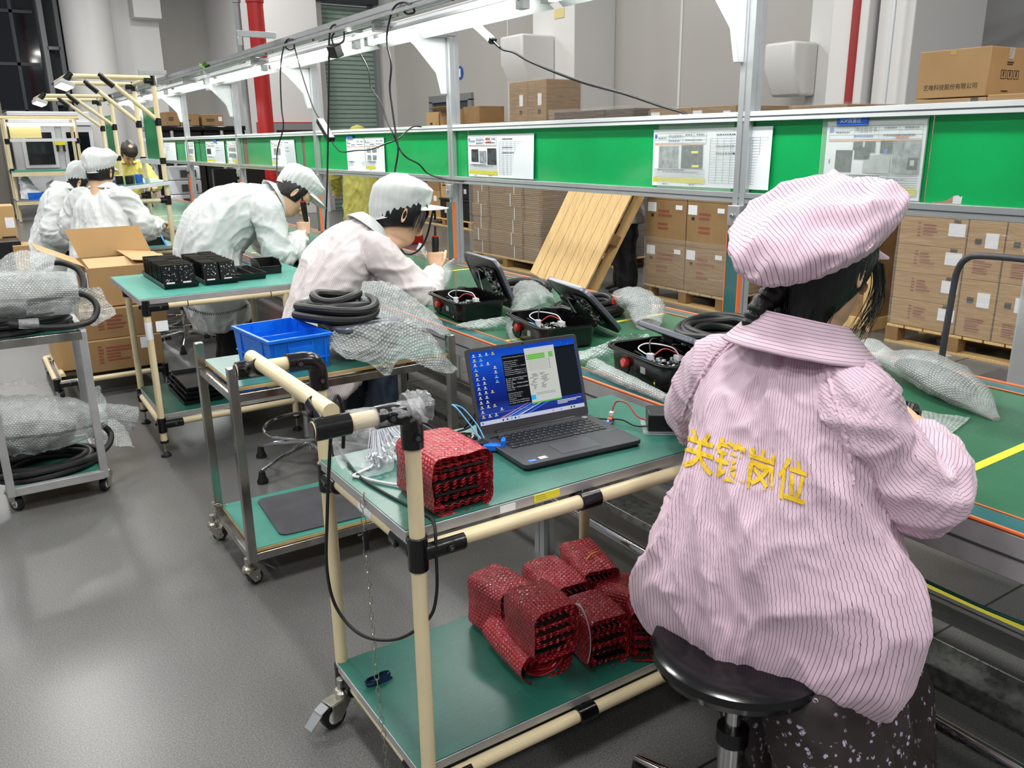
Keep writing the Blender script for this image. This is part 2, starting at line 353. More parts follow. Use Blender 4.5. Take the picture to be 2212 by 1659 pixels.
# roller shutter
m = MB().mat('shutter')
for k in range(46):
    z0 = .02+k*.095
    m.prism([(0, 0), (.03, .02), (.03, .07), (0, .095)], (7.05, YB+.12, z0), (0, -1, 0), (0, 0, 1), -1.46)
m.mat('grey_metal').bx(7.02, 7.08, YB-.06, YB+.1, 0, 4.45).bx(8.5, 8.6, YB-.06, YB+.1, 0, 4.45).mat('dark_frame').bx(7.0, 8.6, YB-.14, YB+.1, 4.42, 4.8)
tag(m.build('roller_shutter'), 'grey green horizontally ribbed roller shutter behind the overhead lights', 'shutter')
# door and hoods on the right wall
m = MB().mat('grey_metal').bx(XW-.06, XW+.1, 15.1, 16.9, 2.28, 2.42).bx(XW-.06, XW+.1, 15.1, 15.24, 0, 2.3).bx(XW-.06, XW+.1, 16.76, 16.9, 0, 2.3)
m.mat('slot_dark').bx(XW-.02, XW+.08, 15.24, 16.76, 0, 2.28).mat('dark_frame').bx(XW-.03, XW, 15.98, 16.02, 0, 2.28)
struct(m, 'door_1')
m = MB().mat('sign_blue').lathe([(.13, 0), (.13, .012)], (XW-.001, 15.6, 2.82), 24, (0, 1, 0), (0, 0, 1), (-1, 0, 0)).mat('white_ink').bx(XW-.016, XW-.012, 15.57, 15.63, 2.74, 2.9)
tag(m.build('sign'), 'small round blue sign on the wall above the grey lift door', 'sign')
def hood(x, y, z, label, s=1):
    m = MB().mat('white_wall')
    m.prism([(0, 0), (.62*s, .0), (.62*s, -.4*s), (.38*s, -.85*s), (0, -.85*s)], (x, y+.3*s, z), (-1, 0, 0), (0, 0, 1), .62*s)
    return tag(m.build('vent_hood', bevel=.03), label, 'vent')
hood(8.2, 10.95, 3.05, 'white angular air duct hood on the column above the tall wrapped cartons')
hood(8.75, 6.55, 2.55, 'white air duct hood beside the column with the dark red pipe', .7)
m = MB().mat('yellow_tag').bx(8.19, 8.2, 11.0, 11.25, 3.28, 3.42)
struct(m, 'trim_3')
# red pipes
def pipe(name, x, y, r, h, label, mt):
    m = MB().mat(mt).cyl((x, y, 0), (x, y, h), r)
    for z in (1.0, 3.2): m.lathe([(r+.012, z), (r+.012, z+.06)], (x, y, 0), 16)
    tag(m.build(name), label, 'pipe')
pipe('fire_pipe', 8.22, 5.9, .055, 7, 'dark red vertical pipe on the white column behind the green boards', 'red_dull')
pipe('fire_pipe', 3.56, 11.3, .10, 7, 'bright red vertical pipe beside the wide white column with the fire cabinet', 'red_paint')
pipe('conduit', 3.36, 11.4, .04, 7, 'grey conduit running up just left of the bright red pipe', 'grey_metal')
pipe('conduit', 8.1, 5.4, .018, 7, 'thin pale conduit on the white column face right of the dark red pipe', 'alu_white')
# overhead black pipe run, upper right
m = MB().mat('black_plastic').cyl((9.6, 6.0, 3.2), (13.5, 4.6, 3.2), .07)
for t in (.15, .55, .9):
    p = V((9.6, 6.0, 3.2)).lerp(V((13.5, 4.6, 3.2)), t)
    m.bx(p.x-.02, p.x+.02, p.y-.1, p.y+.1, 3.1, 3.13).mat('grey_metal').cyl(p+V((0, .09, -.1)), p+V((0, .09, 3)), .012).mat('black_plastic')
tag(m.build('overhead_pipe'), 'black overhead pipe run with hangers in the upper right corner', 'pipe')
# fire cabinet on the block wall
fc = empty('fire_cabinet', (6.2, YB-.5, 0), 'red and grey wall cabinet with dark glass behind the green boards', 'cabinet')
m = MB().mat('red_paint').bx(5.5, 6.95, YB-.64, YB-.5, .9, 1.92); m.build('body', fc)
m = MB().mat('grey_metal').bx(5.72, 5.86, YB-.68, YB-.64, .9, 1.9).bx(6.8, 6.94, YB-.68, YB-.64, .9, 1.9).bx(5.86, 6.8, YB-.68, YB-.64, 1.76, 1.9).bx(5.86, 6.8, YB-.68, YB-.64, .9, .98); m.build('door_frame', fc)
m = MB().mat('dark_red_glass').bx(5.86, 6.8, YB-.665, YB-.645, .98, 1.76); m.build('glass', fc)
# fire sand box, red with white characters
o = V((5.4, 11.6, 0))
fb = empty('fire_box', o, 'red metal box with white characters standing behind the conveyor', 'box')
m = MB().mat('red_paint').bx(5.15, 5.85, 11.4, 11.9, 0, .56); m.build('body', fb, bevel=.01)
m = MB().mat('red_paint').bx(5.1, 5.9, 11.35, 11.95, .56, .6); m.build('lid', fb, bevel=.008)
m = MB().mat('white_ink').text('灭火', (5.28, 11.395, .3), (1, 0, 0), (0, 0, 1), .16); m.build('lettering', fb, smooth=0)
# yellow guide stripes and joints on the floor
m = MB().mat('yellow_line').bx(2.5, 2.62, -1, 2.2, .001, .003); tag(m.build('trim_4'), kind='structure')
# hazard tape under the line: yellow with black diagonals
m = MB().mat('yellow_line').bx(2.47, 2.57, -1, 14, .003, .005).mat('black_rubber')
y = -.9
while y < 13.9:
    m.add([(2.47, y, .006), (2.57, y+.1, .006), (2.57, y+.17, .006), (2.47, y+.07, .006)], [(0, 1, 2, 3)]); y += .26
struct(m, 'trim_5', smooth=0)
m = MB().mat('black_rubber').bx(-8, 8.9, 1.18, 1.186, .0005, .0012)
for yy in (-.6, 2.95, 4.7, 6.5): m.bx(1.7, 8.9, yy, yy+.006, .0005, .0012)
struct(m, 'trim_6', smooth=0)
# ================================================================== ASSEMBLY LINE
def slot_profile(m, a, b, w, h, up=None, slot=.008):
    """aluminium extrusion with a groove down each face"""
    a, b = V(a), V(b); d = (b-a).normalized(); s, u = frame(d) if up is None else (d.cross(V(up)).normalized(), V(up))
    g = slot; dp = .006
    poly = [(-w/2, -h/2), (-g/2, -h/2), (-g/2, -h/2+dp), (g/2, -h/2+dp), (g/2, -h/2), (w/2, -h/2), (w/2, -g/2), (w/2-dp, -g/2), (w/2-dp, g/2), (w/2, g/2), (w/2, h/2),
            (g/2, h/2), (g/2, h/2-dp), (-g/2, h/2-dp), (-g/2, h/2), (-w/2, h/2), (-w/2, g/2), (-w/2+dp, g/2), (-w/2+dp, -g/2), (-w/2, -g/2)]
    m.loft([[a+s*x+u*y for x, y in poly], [b+s*x+u*y for x, y in poly]])
XN, XF, ZB = 1.615, 2.62, .75
Y0, Y1 = -.6, 15.5
cv = empty('conveyor', (2.1, 7, 0), 'long assembly line conveyor with dark green belt and grey aluminium frame', 'conveyor')
MB().mat('belt').bx(1.69, 2.56, Y0, Y1, ZB-.004, ZB).build('belt', cv, smooth=0)
m = MB().mat('yellow_line')
for y in (.92, 2.65, 4.35, 6.0, 7.7, 8.4, 9.1, 9.8): m.add([(1.7, y-.012, ZB+.0006), (2.55, y-.012+.02, ZB+.0006), (2.55, y+.012+.02, ZB+.0006), (1.7, y+.012, ZB+.0006)], [(0, 1, 2, 3)])
m.build('belt_mark', cv, smooth=0, label='yellow stripes painted across the belt')
for nm, x0, x1 in (('near', XN, 1.69), ('far', 2.56, XF+.02)):
    MB().mat('teal_edge').bx(x0+.004, x1, Y0, Y1, ZB-.004, ZB+.002).build('edge_strip', cv, smooth=0, label='glossy teal strip along the belt')
m = MB()
for x, s in ((XN+.003, .006), (1.69, .003), (2.56, .003), (XF+.018, .006)):
    MB().mat('orange_cord').tube([(x, Y0, ZB+.003), (x, Y1, ZB+.003)], s/1.3, 8).build('edge_cord', cv, label='thin orange cord along the belt edge')
for x, sg in ((XN, 1), (XF+.02, -1)):
    m = MB().mat('alu_dull').bx(min(x, x+sg*.04), max(x, x+sg*.04), Y0, Y1, ZB-.095, ZB-.002)
    m.mat('slot_dark').bx(x-.001 if sg > 0 else x-.004, x+.004 if sg > 0 else x+.001, Y0, Y1, ZB-.052, ZB-.044); m.build('side_rail', cv, bevel=.002)
MB().mat('alu_dull').bx(1.66, 2.6, Y0, Y1, ZB-.03, ZB-.006).build('belt_bed', cv, smooth=0)
leg_y = [0.0, 2.32, 4.64, 6.95, 9.27, 11.58, 13.9]
for y in leg_y:
    for x in (1.645, 2.0 if y == 0 else 2.59):
        m = MB().mat('alu'); slot_profile(m, (x if x != 2.0 else 2.59, y, 0), (x if x != 2.0 else 2.59, y, ZB-.08), .045, .06); m.build('leg', cv)
    m = MB().mat('alu'); slot_profile(m, (1.66, y-.03, .33), (2.58, y-.03, .33), .04, .06); m.build('cross_bar', cv)
m = MB().mat('alu'); slot_profile(m, (2.05, Y0, .27), (2.05, Y1, .27), .045, .05); m.build('lower_rail', cv)
m = MB().mat('galv').bx(1.80, 1.92, Y0, 1.75, .2, .215).bx(1.80, 1.806, Y0, 1.75, .2, .26).bx(1.914, 1.92, Y0, 1.75, .2, .26).bx(1.80, 1.92, 1.85, 6, .2, .23)
m.build('cable_tray', cv, bevel=.002)
MB().mat('chrome').cyl((1.60, Y0, .27), (1.60, Y1, .27), .016).build('foot_bar', cv)
# --- uprights
XP = 2.62
ups = [2.32, 4.64, 6.95, 9.27, 11.58, 13.9]
for k, y in enumerate([0.0]+ups):
    u = empty('upright_post', (XP, y, .62), ['slotted aluminium post out of view to the right of the pink capped worker', 'nearest slotted aluminium post carrying the green boards, beside the pink capped worker',
        'slotted aluminium post behind the first open black case', 'slotted aluminium post behind the bent man holding a screwdriver', 'slotted aluminium post near the black wrapped goods',
        'slotted aluminium post just right of the cream pipe frame', 'farthest slotted aluminium post beyond the cream pipe frame'][k], 'post', 'aluminium posts along the line')
    m = MB().mat('alu'); slot_profile(m, (XP, y, .62), (XP, y, 2.09), .06, .06); m.build('profile', u)
    m = MB().mat('alu_white').prism([(0, 0), (.27, 0), (.2, -.05), (.06, -.2), (.03, -.32), (0, -.32)], (XP-.03, y+.014, 2.09), (-1, 0, 0), (0, 0, 1), .028); m.build('gusset', u, bevel=.004)
    m = MB().mat('alu_dull'); slot_profile(m, (XP+.03, y, 2.12), (2.12, y, 2.12), .04, .05); m.build('arm', u)
    if k: m = MB().mat('alu_dull').bx(XP-.055, XP-.031, y-.03, y+.03, 1.16, 1.24).mat('chrome').lathe([(.009, 0), (.009, .012)], (XP-.055, y, 1.2), 12, (0, 1, 0), (0, 0, 1), (-1, 0, 0)); m.build('bracket', u, bevel=.003)
    m = MB().mat('teal_edge').bx(XP-.052, XP-.034, y-.04, y+.025, .78, 1.13).mat('orange_cord').bx(XP-.053, XP-.033, y-.046, y-.04, .77, 1.13).bx(XP-.053, XP-.033, y+.025, y+.03, .77, 1.13); m.build('edge_guard', u, label='teal strip with orange edging')
# --- board rails
YR0, YR1 = -.4, 14.4
for nm, z0, z1, lb in (('top', 1.557, 1.592, 'upper white aluminium rail over the green boards'), ('bottom', 1.248, 1.288, 'lower grey aluminium rail under the green boards')):
    m = MB().mat('alu_white' if nm == 'top' else 'alu').bx(2.592, 2.648, YR0, YR1, z0, z1).mat('slot_dark').bx(2.5905, 2.592, YR0, YR1, (z0+z1)/2-.003, (z0+z1)/2+.001)
    tag(m.build('board_rail', bevel=.003), lb, 'rail', 'rails holding the green boards')
# --- green boards
ZL, ZU = 1.285, 1.56
def board(y0, y1, label, mt='green_board', tear=None):
    poly = [(y0, ZU), (y1, ZU), (y1, ZL)] + (tear or []) + [(y0, ZL)]
    m = MB().mat(mt).prism(poly, (2.622, 0, 0), (0, 1, 0), (0, 0, 1), .006)
    return tag(m.build('green_board', smooth=0), label, 'board', 'green boards along the line')
tear = [(1.545, ZL), (1.545, 1.289), (1.50, 1.297), (1.475, 1.312), (1.458, 1.316), (1.452, 1.311), (1.444, 1.318), (1.446, ZL), (1.20, ZL), (1.2, 1.297), (1.185, 1.301), (1.15, 1.298), (1.1, 1.285)]
tear = [(y, z) for y, z in tear]
board(-.3, 1.566, 'nearest green board with a torn lower edge, at the right edge of the photo', tear=tear)
board(1.572, 4.47, 'long green board behind the pink cap carrying two large instruction sheets')
board(4.49, 7.29, 'green board between the sheet with three dark photos and the brown gap')
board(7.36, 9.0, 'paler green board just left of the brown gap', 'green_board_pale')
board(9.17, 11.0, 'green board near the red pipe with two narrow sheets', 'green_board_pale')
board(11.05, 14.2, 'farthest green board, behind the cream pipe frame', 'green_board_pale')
m = MB().mat('brown_gap').bx(2.626, 2.632, 7.29, 7.36, ZL, ZU).bx(2.626, 2.632, 9.0, 9.17, ZL, ZU); tag(m.build('backing_strip'), 'brown backing strips in the gaps between green boards', 'strip')
# --- instruction sheets: origin is the upper near corner; local u runs toward the camera (-Y), v up
def sheet(y_far, y_near, zt, zb, label, seed, photos, yellow=True, grid=None, title=None, extra=None, skew=0, x=2.612):
    rnd = random.Random(seed); Wd = y_far-y_near; Ht = zt-zb; m = MB(); U = V((0, -1, 0)); Z = V((0, 0, 1)); lay = [0]
    def P(u, v, k): return V((x-.0007*k, y_far-u*Wd, zt-v*Ht+skew*u))
    def rect(u0, v0, u1, v1, mt, k=1): m.mat(mt).add([P(u0, v0, k), P(u1, v0, k), P(u1, v1, k), P(u0, v1, k)], [(0, 1, 2, 3)])
    m.mat('paper').grid(lambda u, v: P(u, v, 0)+V((-.006*math.sin(u*5+seed)*u*v, 0, 0)), 12, 6)
    hw = .008
    def lines(u0, u1, v0, v1, n, mt='paper_line', k=1, t=.006):
        for i in range(n):
            v = v0+(v1-v0)*i/max(1, n-1); rect(u0, v-t/2, u1, v+t/2, mt, k)
    def vlines(u0, u1, v0, v1, n, t=.003):
        for i in range(n):
            u = u0+(u1-u0)*i/max(1, n-1); rect(u-t/2, v0, u+t/2, v1, 'paper_line', 1)
    def scrib(u0, u1, v, h=.02, mt='paper_ink'):
        u = u0
        while u < u1:
            l = rnd.uniform(.008, .02); rect(u, v-h/2, min(u+l, u1), v+h/2, mt, 2); u += l+.006
    sp = grid[0] if grid else 1.0
    lines(.03*sp, .97*sp, .07, .24, 4); vlines(.03*sp, .97*sp, .07, .24, 2)
    for uu in (.3, .55, .75): vlines(uu*sp, uu*sp, .07, .24, 1)
    rect(.035*sp, .085, .075*sp, .15, 'paper_blue', 2)
    scrib(.1*sp, .25*sp, .15); scrib(.6*sp, .72*sp, .1); scrib(.8*sp, .93*sp, .1); scrib(.3*sp, .5*sp, .2, .025, 'paper_blue'); scrib(.6*sp, .9*sp, .19)
    rect(.03*sp, .25, .97*sp, .265, 'paper_orange', 2)
    if title: m.mat('paper_ink').text(title, P(.31*sp, .155, 3), U, Z, .07*Ht, width=.22*sp*Wd)
    for (u0, v0, u1, v1, mt) in photos: rect(u0*sp, v0, u1*sp, v1, mt, 2)
    vb = .70
    lines(.03*sp, .97*sp, vb, .84, 6); scrib(.1*sp, .6*sp, vb+.01, .016); scrib(.2*sp, .85*sp, .745, .014, 'paper_line')
    if yellow: rect(.02*sp, .85, .97*sp, .935, 'paper_yellow', 1); lines(.02*sp, .97*sp, .87, .915, 3, 'paper_ink', 2, .003)
    scrib(.2*sp, .3*sp, .965, .015); scrib(.7*sp, .8*sp, .965, .015)
    if grid:
        a = sp+.02; scrib(a+.05, a+.2, .11, .025); lines(a, .97, .17, .92, 18, 'paper_line', 1, .005); vlines(a, .97, .17, .92, 9)
        scrib(a+.05, a+.2, .3); scrib(a+.05, a+.22, .42)
    if extra: extra(m, P, rect, scrib)
    return tag(m.build('instruction_sheet', smooth=0), label, 'paper', 'instruction sheets on the green boards')
def ex_sop(m, P, rect, scrib):
    rect(.32, .34, .48, .5, 'photo_dark', 2); rect(.05, .5, .06, .56, 'paper_ink', 2); m.mat('paper_red'); scrib(.72, .84, .215, .03, 'paper_red')
    for u in (.36, .68): rect(u, .69, u+.004, .78, 'paper_line', 2)
    rect(.86, .47, .955, .62, 'black_plastic', 3); rect(.885, .5, .925, .57, 'photo_light', 4); rect(.62, .36, .655, .42, 'paper_blue', 3)
sheet(1.952, 1.582, 1.548, 1.292, 'large instruction sheet with five photos under the blue tag, above the pink cap', 1,
      [(.12, .38, .3, .67, 'photo_dark'), (.3, .27, .4, .38, 'photo_dark'), (.42, .27, .53, .41, 'photo_dark'), (.58, .26, .7, .42, 'photo_dark'), (.42, .44, .69, .67, 'photo_light'), (.71, .26, .97, .67, 'photo_grey')], title='作业指导书', extra=ex_sop)
sheet(2.845, 2.192, 1.533, 1.298, 'wide pair of sheets with two black circuit photos and a blank table', 2, [(.12, .29, .49, .68, 'photo_grey'), (.54, .28, .92, .68, 'photo_dark')], grid=(.5,), title='作业指导书',
      extra=lambda m, P, rect, scrib: (rect(.36, .38, .42, .42, 'paper_yellow', 3), rect(.37, .62, .43, .66, 'paper_yellow', 3), rect(.31, .35, .33, .38, 'paper_blue', 3)), skew=.004)
sheet(4.462, 3.768, 1.53, 1.293, 'creased pair of sheets with three small dark photos next to a board seam', 3, [(.12, .34, .36, .64, 'photo_dark'), (.4, .38, .62, .66, 'photo_grey'), (.66, .32, .95, .7, 'photo_dark')], grid=(.48,), title='作业指导书',
      extra=lambda m, P, rect, scrib: (scrib(.3, .36, .1, .05, 'paper_red'), scrib(.3, .38, .17, .04, 'paper_red')), skew=.002)
sheet(5.98, 5.64, 1.53, 1.29, 'sheet with six small photos in two rows under the hanging black cables', 4, [(.1, .3, .3, .44, 'photo_grey'), (.38, .3, .62, .44, 'photo_grey'), (.68, .3, .92, .44, 'photo_grey'), (.12, .52, .3, .66, 'photo_grey'), (.4, .52, .6, .66, 'photo_grey'), (.66, .52, .92, .66, 'photo_grey')])
sheet(6.33, 5.99, 1.527, 1.285, 'plain text sheet under a small blue tag, left of the six photo sheet', 5, [], yellow=False)
sheet(8.2, 7.53, 1.528, 1.29, 'curled sheet above the bent man with a grey square photo', 6, [(.2, .32, .75, .58, 'photo_grey')], grid=(.55,))
sheet(9.75, 9.36, 1.53, 1.29, 'narrow sheet with two photo rows beside the red pipe', 7, [(.15, .3, .85, .46, 'photo_grey'), (.15, .55, .85, .7, 'photo_grey')])
sheet(10.68, 9.86, 1.53, 1.285, 'sheet with one coloured photo curling off the far green board', 8, [(.1, .34, .55, .6, 'photo_dark')], grid=(.5,))
sheet(11.75, 11.25, 1.53, 1.29, 'grey sheet under plastic just right of the cream pipe frame', 9, [(.2, .36, .85, .6, 'photo_grey')])
sheet(13.6, 12.3, 1.53, 1.29, 'farthest sheet, half hidden by the cream pipe frame', 10, [(.1, .3, .5, .55, 'photo_grey')], grid=(.5,))
def tagplate(y0, y1, z0, z1, label, txt=None):
    m = MB().mat('tag_blue').bx(2.604, 2.61, y1, y0, z0, z1)
    if txt: m.mat('white_ink').text(txt, (2.6035, y0-.014, z0+.0075), (0, -1, 0), (0, 0, 1), (z1-z0)*.6, width=(y0-y1)*.68)
    tag(m.build('blue_tag', smooth=0), label, 'tag', 'blue tags on the green boards')
tagplate(1.91, 1.79, 1.533, 1.561, 'blue tag with white characters over the large sheet above the pink cap', 'SOP放置区')
tagplate(6.31, 6.19, 1.527, 1.545, 'small blue tag over the plain text sheet by the hanging cables')
tagplate(10.3, 10.15, 1.52, 1.545, 'far blue tag over the curling sheet')
m = MB().mat('clear_sleeve').bx(2.608, 2.6085, 1.575, 1.97, 1.288, 1.575); tag(m.build('plastic_sleeve', smooth=0), 'clear plastic sleeve covering the large sheet under the blue tag', 'sleeve')
m = MB().mat('clear_sleeve').bx(2.608, 2.6085, 2.38, 2.81, 1.29, 1.56); tag(m.build('plastic_sleeve', smooth=0), 'clear plastic sleeve over the sheet with two black circuit photos', 'sleeve')
# --- overhead beam and tube lights
bm_ = empty('overhead_beam', (2.17, 5, 2.2), 'long grey aluminium beam running above the line with wires and tags', 'beam')
m = MB().mat('alu'); slot_profile(m, (2.165, -.5, 2.185), (2.165, 15, 2.185), .05, .07); m.build('beam', bm_)
MB().mat('alu_dull').bx(2.10, 2.135, -.5, 15, 2.15, 2.165).build('flange', bm_)
for y, c in ((4.35, 'yellow_tag'), (5.62, 'red_dull'), (6.45, 'yellow_tag'), (6.62, 'red_dull'), (3.75, 'red_dull'), (9.3, 'yellow_tag'), (9.9, 'red_dull')):
    MB().mat(c).lathe([(.014, 0), (.014, .006)], (2.138, y, 2.155), 10, (0, 1, 0), (0, 0, 1.3), (-1, 0, 0)).build('tag', bm_)
lt = [1.45, 3.36, 5.27, 7.18, 9.09, 11.0, 12.9]
lab = ['tube light over the line at the top edge of the photo', 'long tube light above the hanging white connector, nearest in full view', 'tube light behind the black plug adapter', 'tube light above the bent man in the white cap',
       'tube light with the taped bundle near the green leaf', 'tube light just right of the cream pipe frame', 'farthest tube light behind the cream pipe frame']
for k, y in enumerate(lt):
    f = empty('tube_light', (2.31, y+.9, 2.12), lab[k], 'light', 'tube lights along the line')
    m = MB().mat('lamp_hood'); prof = [(-.115, 2.095), (-.045, 2.145), (.045, 2.145), (.135, 2.075)]
    m.grid(lambda u, v: (lambda i: V((2.31+prof[i][0], y+v*1.84, prof[i][1])))(round(u*3)), 3, 1)
    m.build('reflector', f, solid=.003, smooth=0)
    MB().mat('alu_white').bx(2.285, 2.335, y+.03, y+1.8, 2.147, 2.165).build('housing', f, bevel=.004)
    MB().mat('tube_light').cyl((2.31, y+.09, 2.088), (2.31, y+1.74, 2.088), .016).build('tube', f)
    for ye in (y+.06, y+1.77): MB().mat('alu_white').bx(2.29, 2.33, ye-.03, ye+.03, 2.072, 2.13).mat('black_joint').lathe([(.006, 0), (.006, .003)], (2.289, ye, 2.11), 8, (0, 1, 0), (0, 0, 1), (-1, 0, 0)).build('lamp_holder', f, bevel=.008)
    area('tube_lamp', (2.31, y+.92, 2.065), .05, 1.6, 11, (0, 0, 0), (.97, 1, .97))
# ================================================================== CARTS AND BENCHES
PR = .0164
def joint(p, dirs, parent, r=.0215, h=.075, axis=(0, 0, 1), name='pipe_joint'):
    """black clamp around a pipe with short sleeves and bolts"""
    p = V(p); ax = V(axis); m = MB().mat('black_joint').cyl(p-ax*h/2, p+ax*h/2, r)
    for d, l in dirs:
        d = V(d); m.mat('black_joint').cyl(p+d*.01, p+d*l, r*.98)
        s = d.cross(V((0, 0, 1))); s = s.normalized() if s.length > .1 else V((0, -1, 0))
        for sg in (-1, 1):
            q = p+d*(l*.62)+s*sg*r*.9; m.cyl(q-s*sg*.004, q+s*sg*.007, .0085, n=10).mat('slot_dark').cyl(q+s*sg*.006, q+s*sg*.009, .005, n=6).mat('black_joint')
    return m.build(name, parent, bevel=.002)
def elbow(p, d1, d2, parent, r=.0225, l=.075, name='elbow_joint'):
    p, d1, d2 = V(p), V(d1), V(d2); pts = [p+d1*l, p+d1*.035]+[p+d1*.035*(1-t)**2+d2*.035*t*t for t in (.25, .5, .75)]+[p+d2*.035, p+d2*l]
    m = MB().mat('black_joint').tube(pts, r, 16); s = d1.cross(d2).normalized()
    for q in (p+d1*.05, p+d2*.05):
        for sg in (-1, 1): a = q+s*sg*r*.92; m.mat('black_joint').cyl(a, a+s*sg*.006, .0095, n=12).mat('slot_dark').cyl(a+s*sg*.005, a+s*sg*.008, .0055, n=6)
    return m.build(name, parent)
def pipe_part(a, b, parent, name='pipe', r=PR): return MB().mat('cream_pipe').cyl(a, b, r, n=20).build(name, parent)
def shelf(x0, x1, y0, y1, zt, parent, top='green_mat', edge='alu_dull', th=.026, name='shelf_board', ply=False):
    m = MB().mat(edge).bx(x0, x1, y0, y1, zt-th, zt-.0025)
    if ply: m = MB().mat('plywood').bx(x0, x1, y0, y1, zt-.015, zt-.0025)
    b = m.build(name, parent, bevel=.0015)
    MB().mat(top).bx(x0+.002, x1-.002, y0+.002, y1-.002, zt-.0025, zt).build('mat_top', b, smooth=0, label='green mat surface')
    return b
def caster(p, parent, ang=0, r=.034, brake=False, top=.12, name='caster'):
    """swivel caster whose wheel touches the floor at p"""
    p = V(p); f = V((math.cos(ang), math.sin(ang), 0)); s = V((-f.y, f.x, 0)); c = p+V((0, 0, r)); sw = c+f*r*.9
    m = MB().mat('zinc')
    for sg in (-1, 1):
        o = c+s*sg*.017-s*.0015
        m.prism([(-.012, -.014), (.012, -.014), (r*1.5, r*1.15), (-.014, r*1.15)], o, f, (0, 0, 1), .003)
    m.box(c+f*r*.5+V((0, 0, r*1.18)), (r*2, .04, .004), f, s).cyl(V((sw.x, sw.y, r*2.2)), V((sw.x, sw.y, top)), .011).lathe([(.022, 0), (.022, .012), (.015, .02)], (sw.x, sw.y, r*2.2+.001), 20)
    k = m.build(name, parent, bevel=.001)
    MB().mat('black_rubber').lathe([(r*.55, -.012), (r*.97, -.012), (r, -.008), (r, .008), (r*.97, .012), (r*.55, .012)], c, 28, f, (0, 0, 1), s).mat('alu_white').lathe([(r*.6, -.013), (r*.6, .013)], c, 20, f, (0, 0, 1), s).mat('zinc').lathe([(.006, -.022), (.006, .022)], c, 10, f, (0, 0, 1), s).build('wheel', k)
    if brake:
        u = (f*-.75+V((0, 0, -.66))).normalized()
        MB().mat('grey_metal').box(c-f*.062+V((0, 0, .014)), (.05, .034, .005), u, s).box(c-f*.035+V((0, 0, .036)), (.03, .034, .005), (f+V((0, 0, .4))).normalized(), s).build('brake_pedal', k, bevel=.003)
    return k
def chain(pts, parent, r=.0011, ll=.024, name='chain'):
    pts = catmull(pts, 12); L = [0]
    for a, b in zip(pts, pts[1:]): L.append(L[-1]+(b-a).length)
    def along(d):
        for i in range(len(L)-1):
            if L[i+1] >= d: t = (d-L[i])/max(1e-9, L[i+1]-L[i]); return pts[i].lerp(pts[i+1], t), (pts[i+1]-pts[i]).normalized()
        return pts[-1], (pts[-1]-pts[-2]).normalized()
    m = MB().mat('zinc'); d = 0; k = 0
    while d < L[-1]:
        c, t = along(d); a, b = frame(t, V((.3, .9, .2))); s = a if k % 2 else b
        ring = [c+t*(ll*.5*math.cos(q)*(1 if abs(math.cos(q)) > .3 else 1.1))+s*(.0052*math.sin(q)) for q in [2*math.pi*i/10 for i in range(10)]]
        m.tube(ring, r, 5, closed=True); d += ll*.82; k += 1
    return m.build(name, parent)

# ---- the laptop cart -------------------------------------------------
kc = empty('pipe_cart', (.65, 1.39, 0), 'cream pipe cart with green shelves and raised handle, nearest the camera, carrying the laptop', 'cart')
XA, YA, YB_ = .669, 1.388, 1.882
ZH = 1.0
pipe_part((XA, YA, .10), (XA, YA, ZH-.03), kc, 'post'); pipe_part((XA-.004, YB_, .10), (XA-.004, YB_, ZH-.03), kc, 'post')
pipe_part((1.53, YA, .10), (1.53, YA, .70), kc, 'post'); pipe_part((1.49, YB_, .10), (1.49, YB_, .70), kc, 'post')
hx = .505
pipe_part((hx, YA, ZH), (XA-.03, YA, ZH), kc, 'handle_pipe'); pipe_part((hx, YB_, ZH), (XA-.03, YB_, ZH), kc, 'handle_pipe'); pipe_part((hx+.004, YA, ZH+.028), (hx+.004, YB_, ZH+.028), kc, 'handle_pipe')
elbow((XA, YA, ZH), (-1, 0, 0), (0, 0, -1), kc); elbow((XA-.004, YB_, ZH), (-1, 0, 0), (0, 0, -1), kc)
for y, sg in ((YA, 1), (YB_, -1)):
    joint((hx+.002, y, ZH), [((0, sg, .3), .08)], kc, axis=(1, 0, 0), h=.07)
    MB().mat('cream_pipe').cyl((hx-.035, y, ZH), (hx-.031, y, ZH), PR).mat('black_joint').cyl((hx-.037, y, ZH), (hx-.035, y, ZH), PR*.93).build('end_cap', kc)
for z in (.70, .118):
    for y in (YA, YB_): pipe_part((XA, y, z), (1.58, y, z), kc, 'rail_pipe')
    pipe_part((XA, YA, z), (XA, YB_, z), kc, 'rail_pipe')
    joint((XA, YA, z-.005), [((1, 0, 0), .105), ((0, 1, 0), .10)], kc); joint((XA-.004, YB_, z-.005), [((1, 0, 0), .09), ((0, -1, 0), .08)], kc)
    joint((1.11, YA, z), [((0, 1, 0), .05)], kc, axis=(1, 0, 0), h=.055)
shelf(.648, 1.585, YA+.012, YB_-.004, .745, kc); shelf(.648, 1.585, YA+.012, YB_-.004, .162, kc, 'green_mat_dark')
caster((.615, 1.842, 0), kc, R(15), .036, True, .13); caster((.64, 1.40, 0), kc, R(60), .036, True, .13); caster((1.5, 1.42, 0), kc, R(40), .036, False, .13)
MB().mat('white_ink').text('土', (.732, 1.628, .7458), (.80, -.60, 0), (.60, .80, 0), .016, width=.021).text('土土', (.750, 1.596, .7458), (.80, -.60, 0), (.60, .80, 0), .013, width=.03).text('内', (.785, 1.578, .7458), (.80, -.60, 0), (.60, .80, 0), .018, width=.02).text('土', (.763, 1.566, .7458), (.80, -.60, 0), (.60, .80, 0), .014, width=.018).build('chalk_marks', kc, smooth=0, label='white handwritten characters on the board')
m = MB().mat('paper_yellow').bx(.965, 1.035, 1.3985, 1.3998, .724, .742).mat('paper_ink')
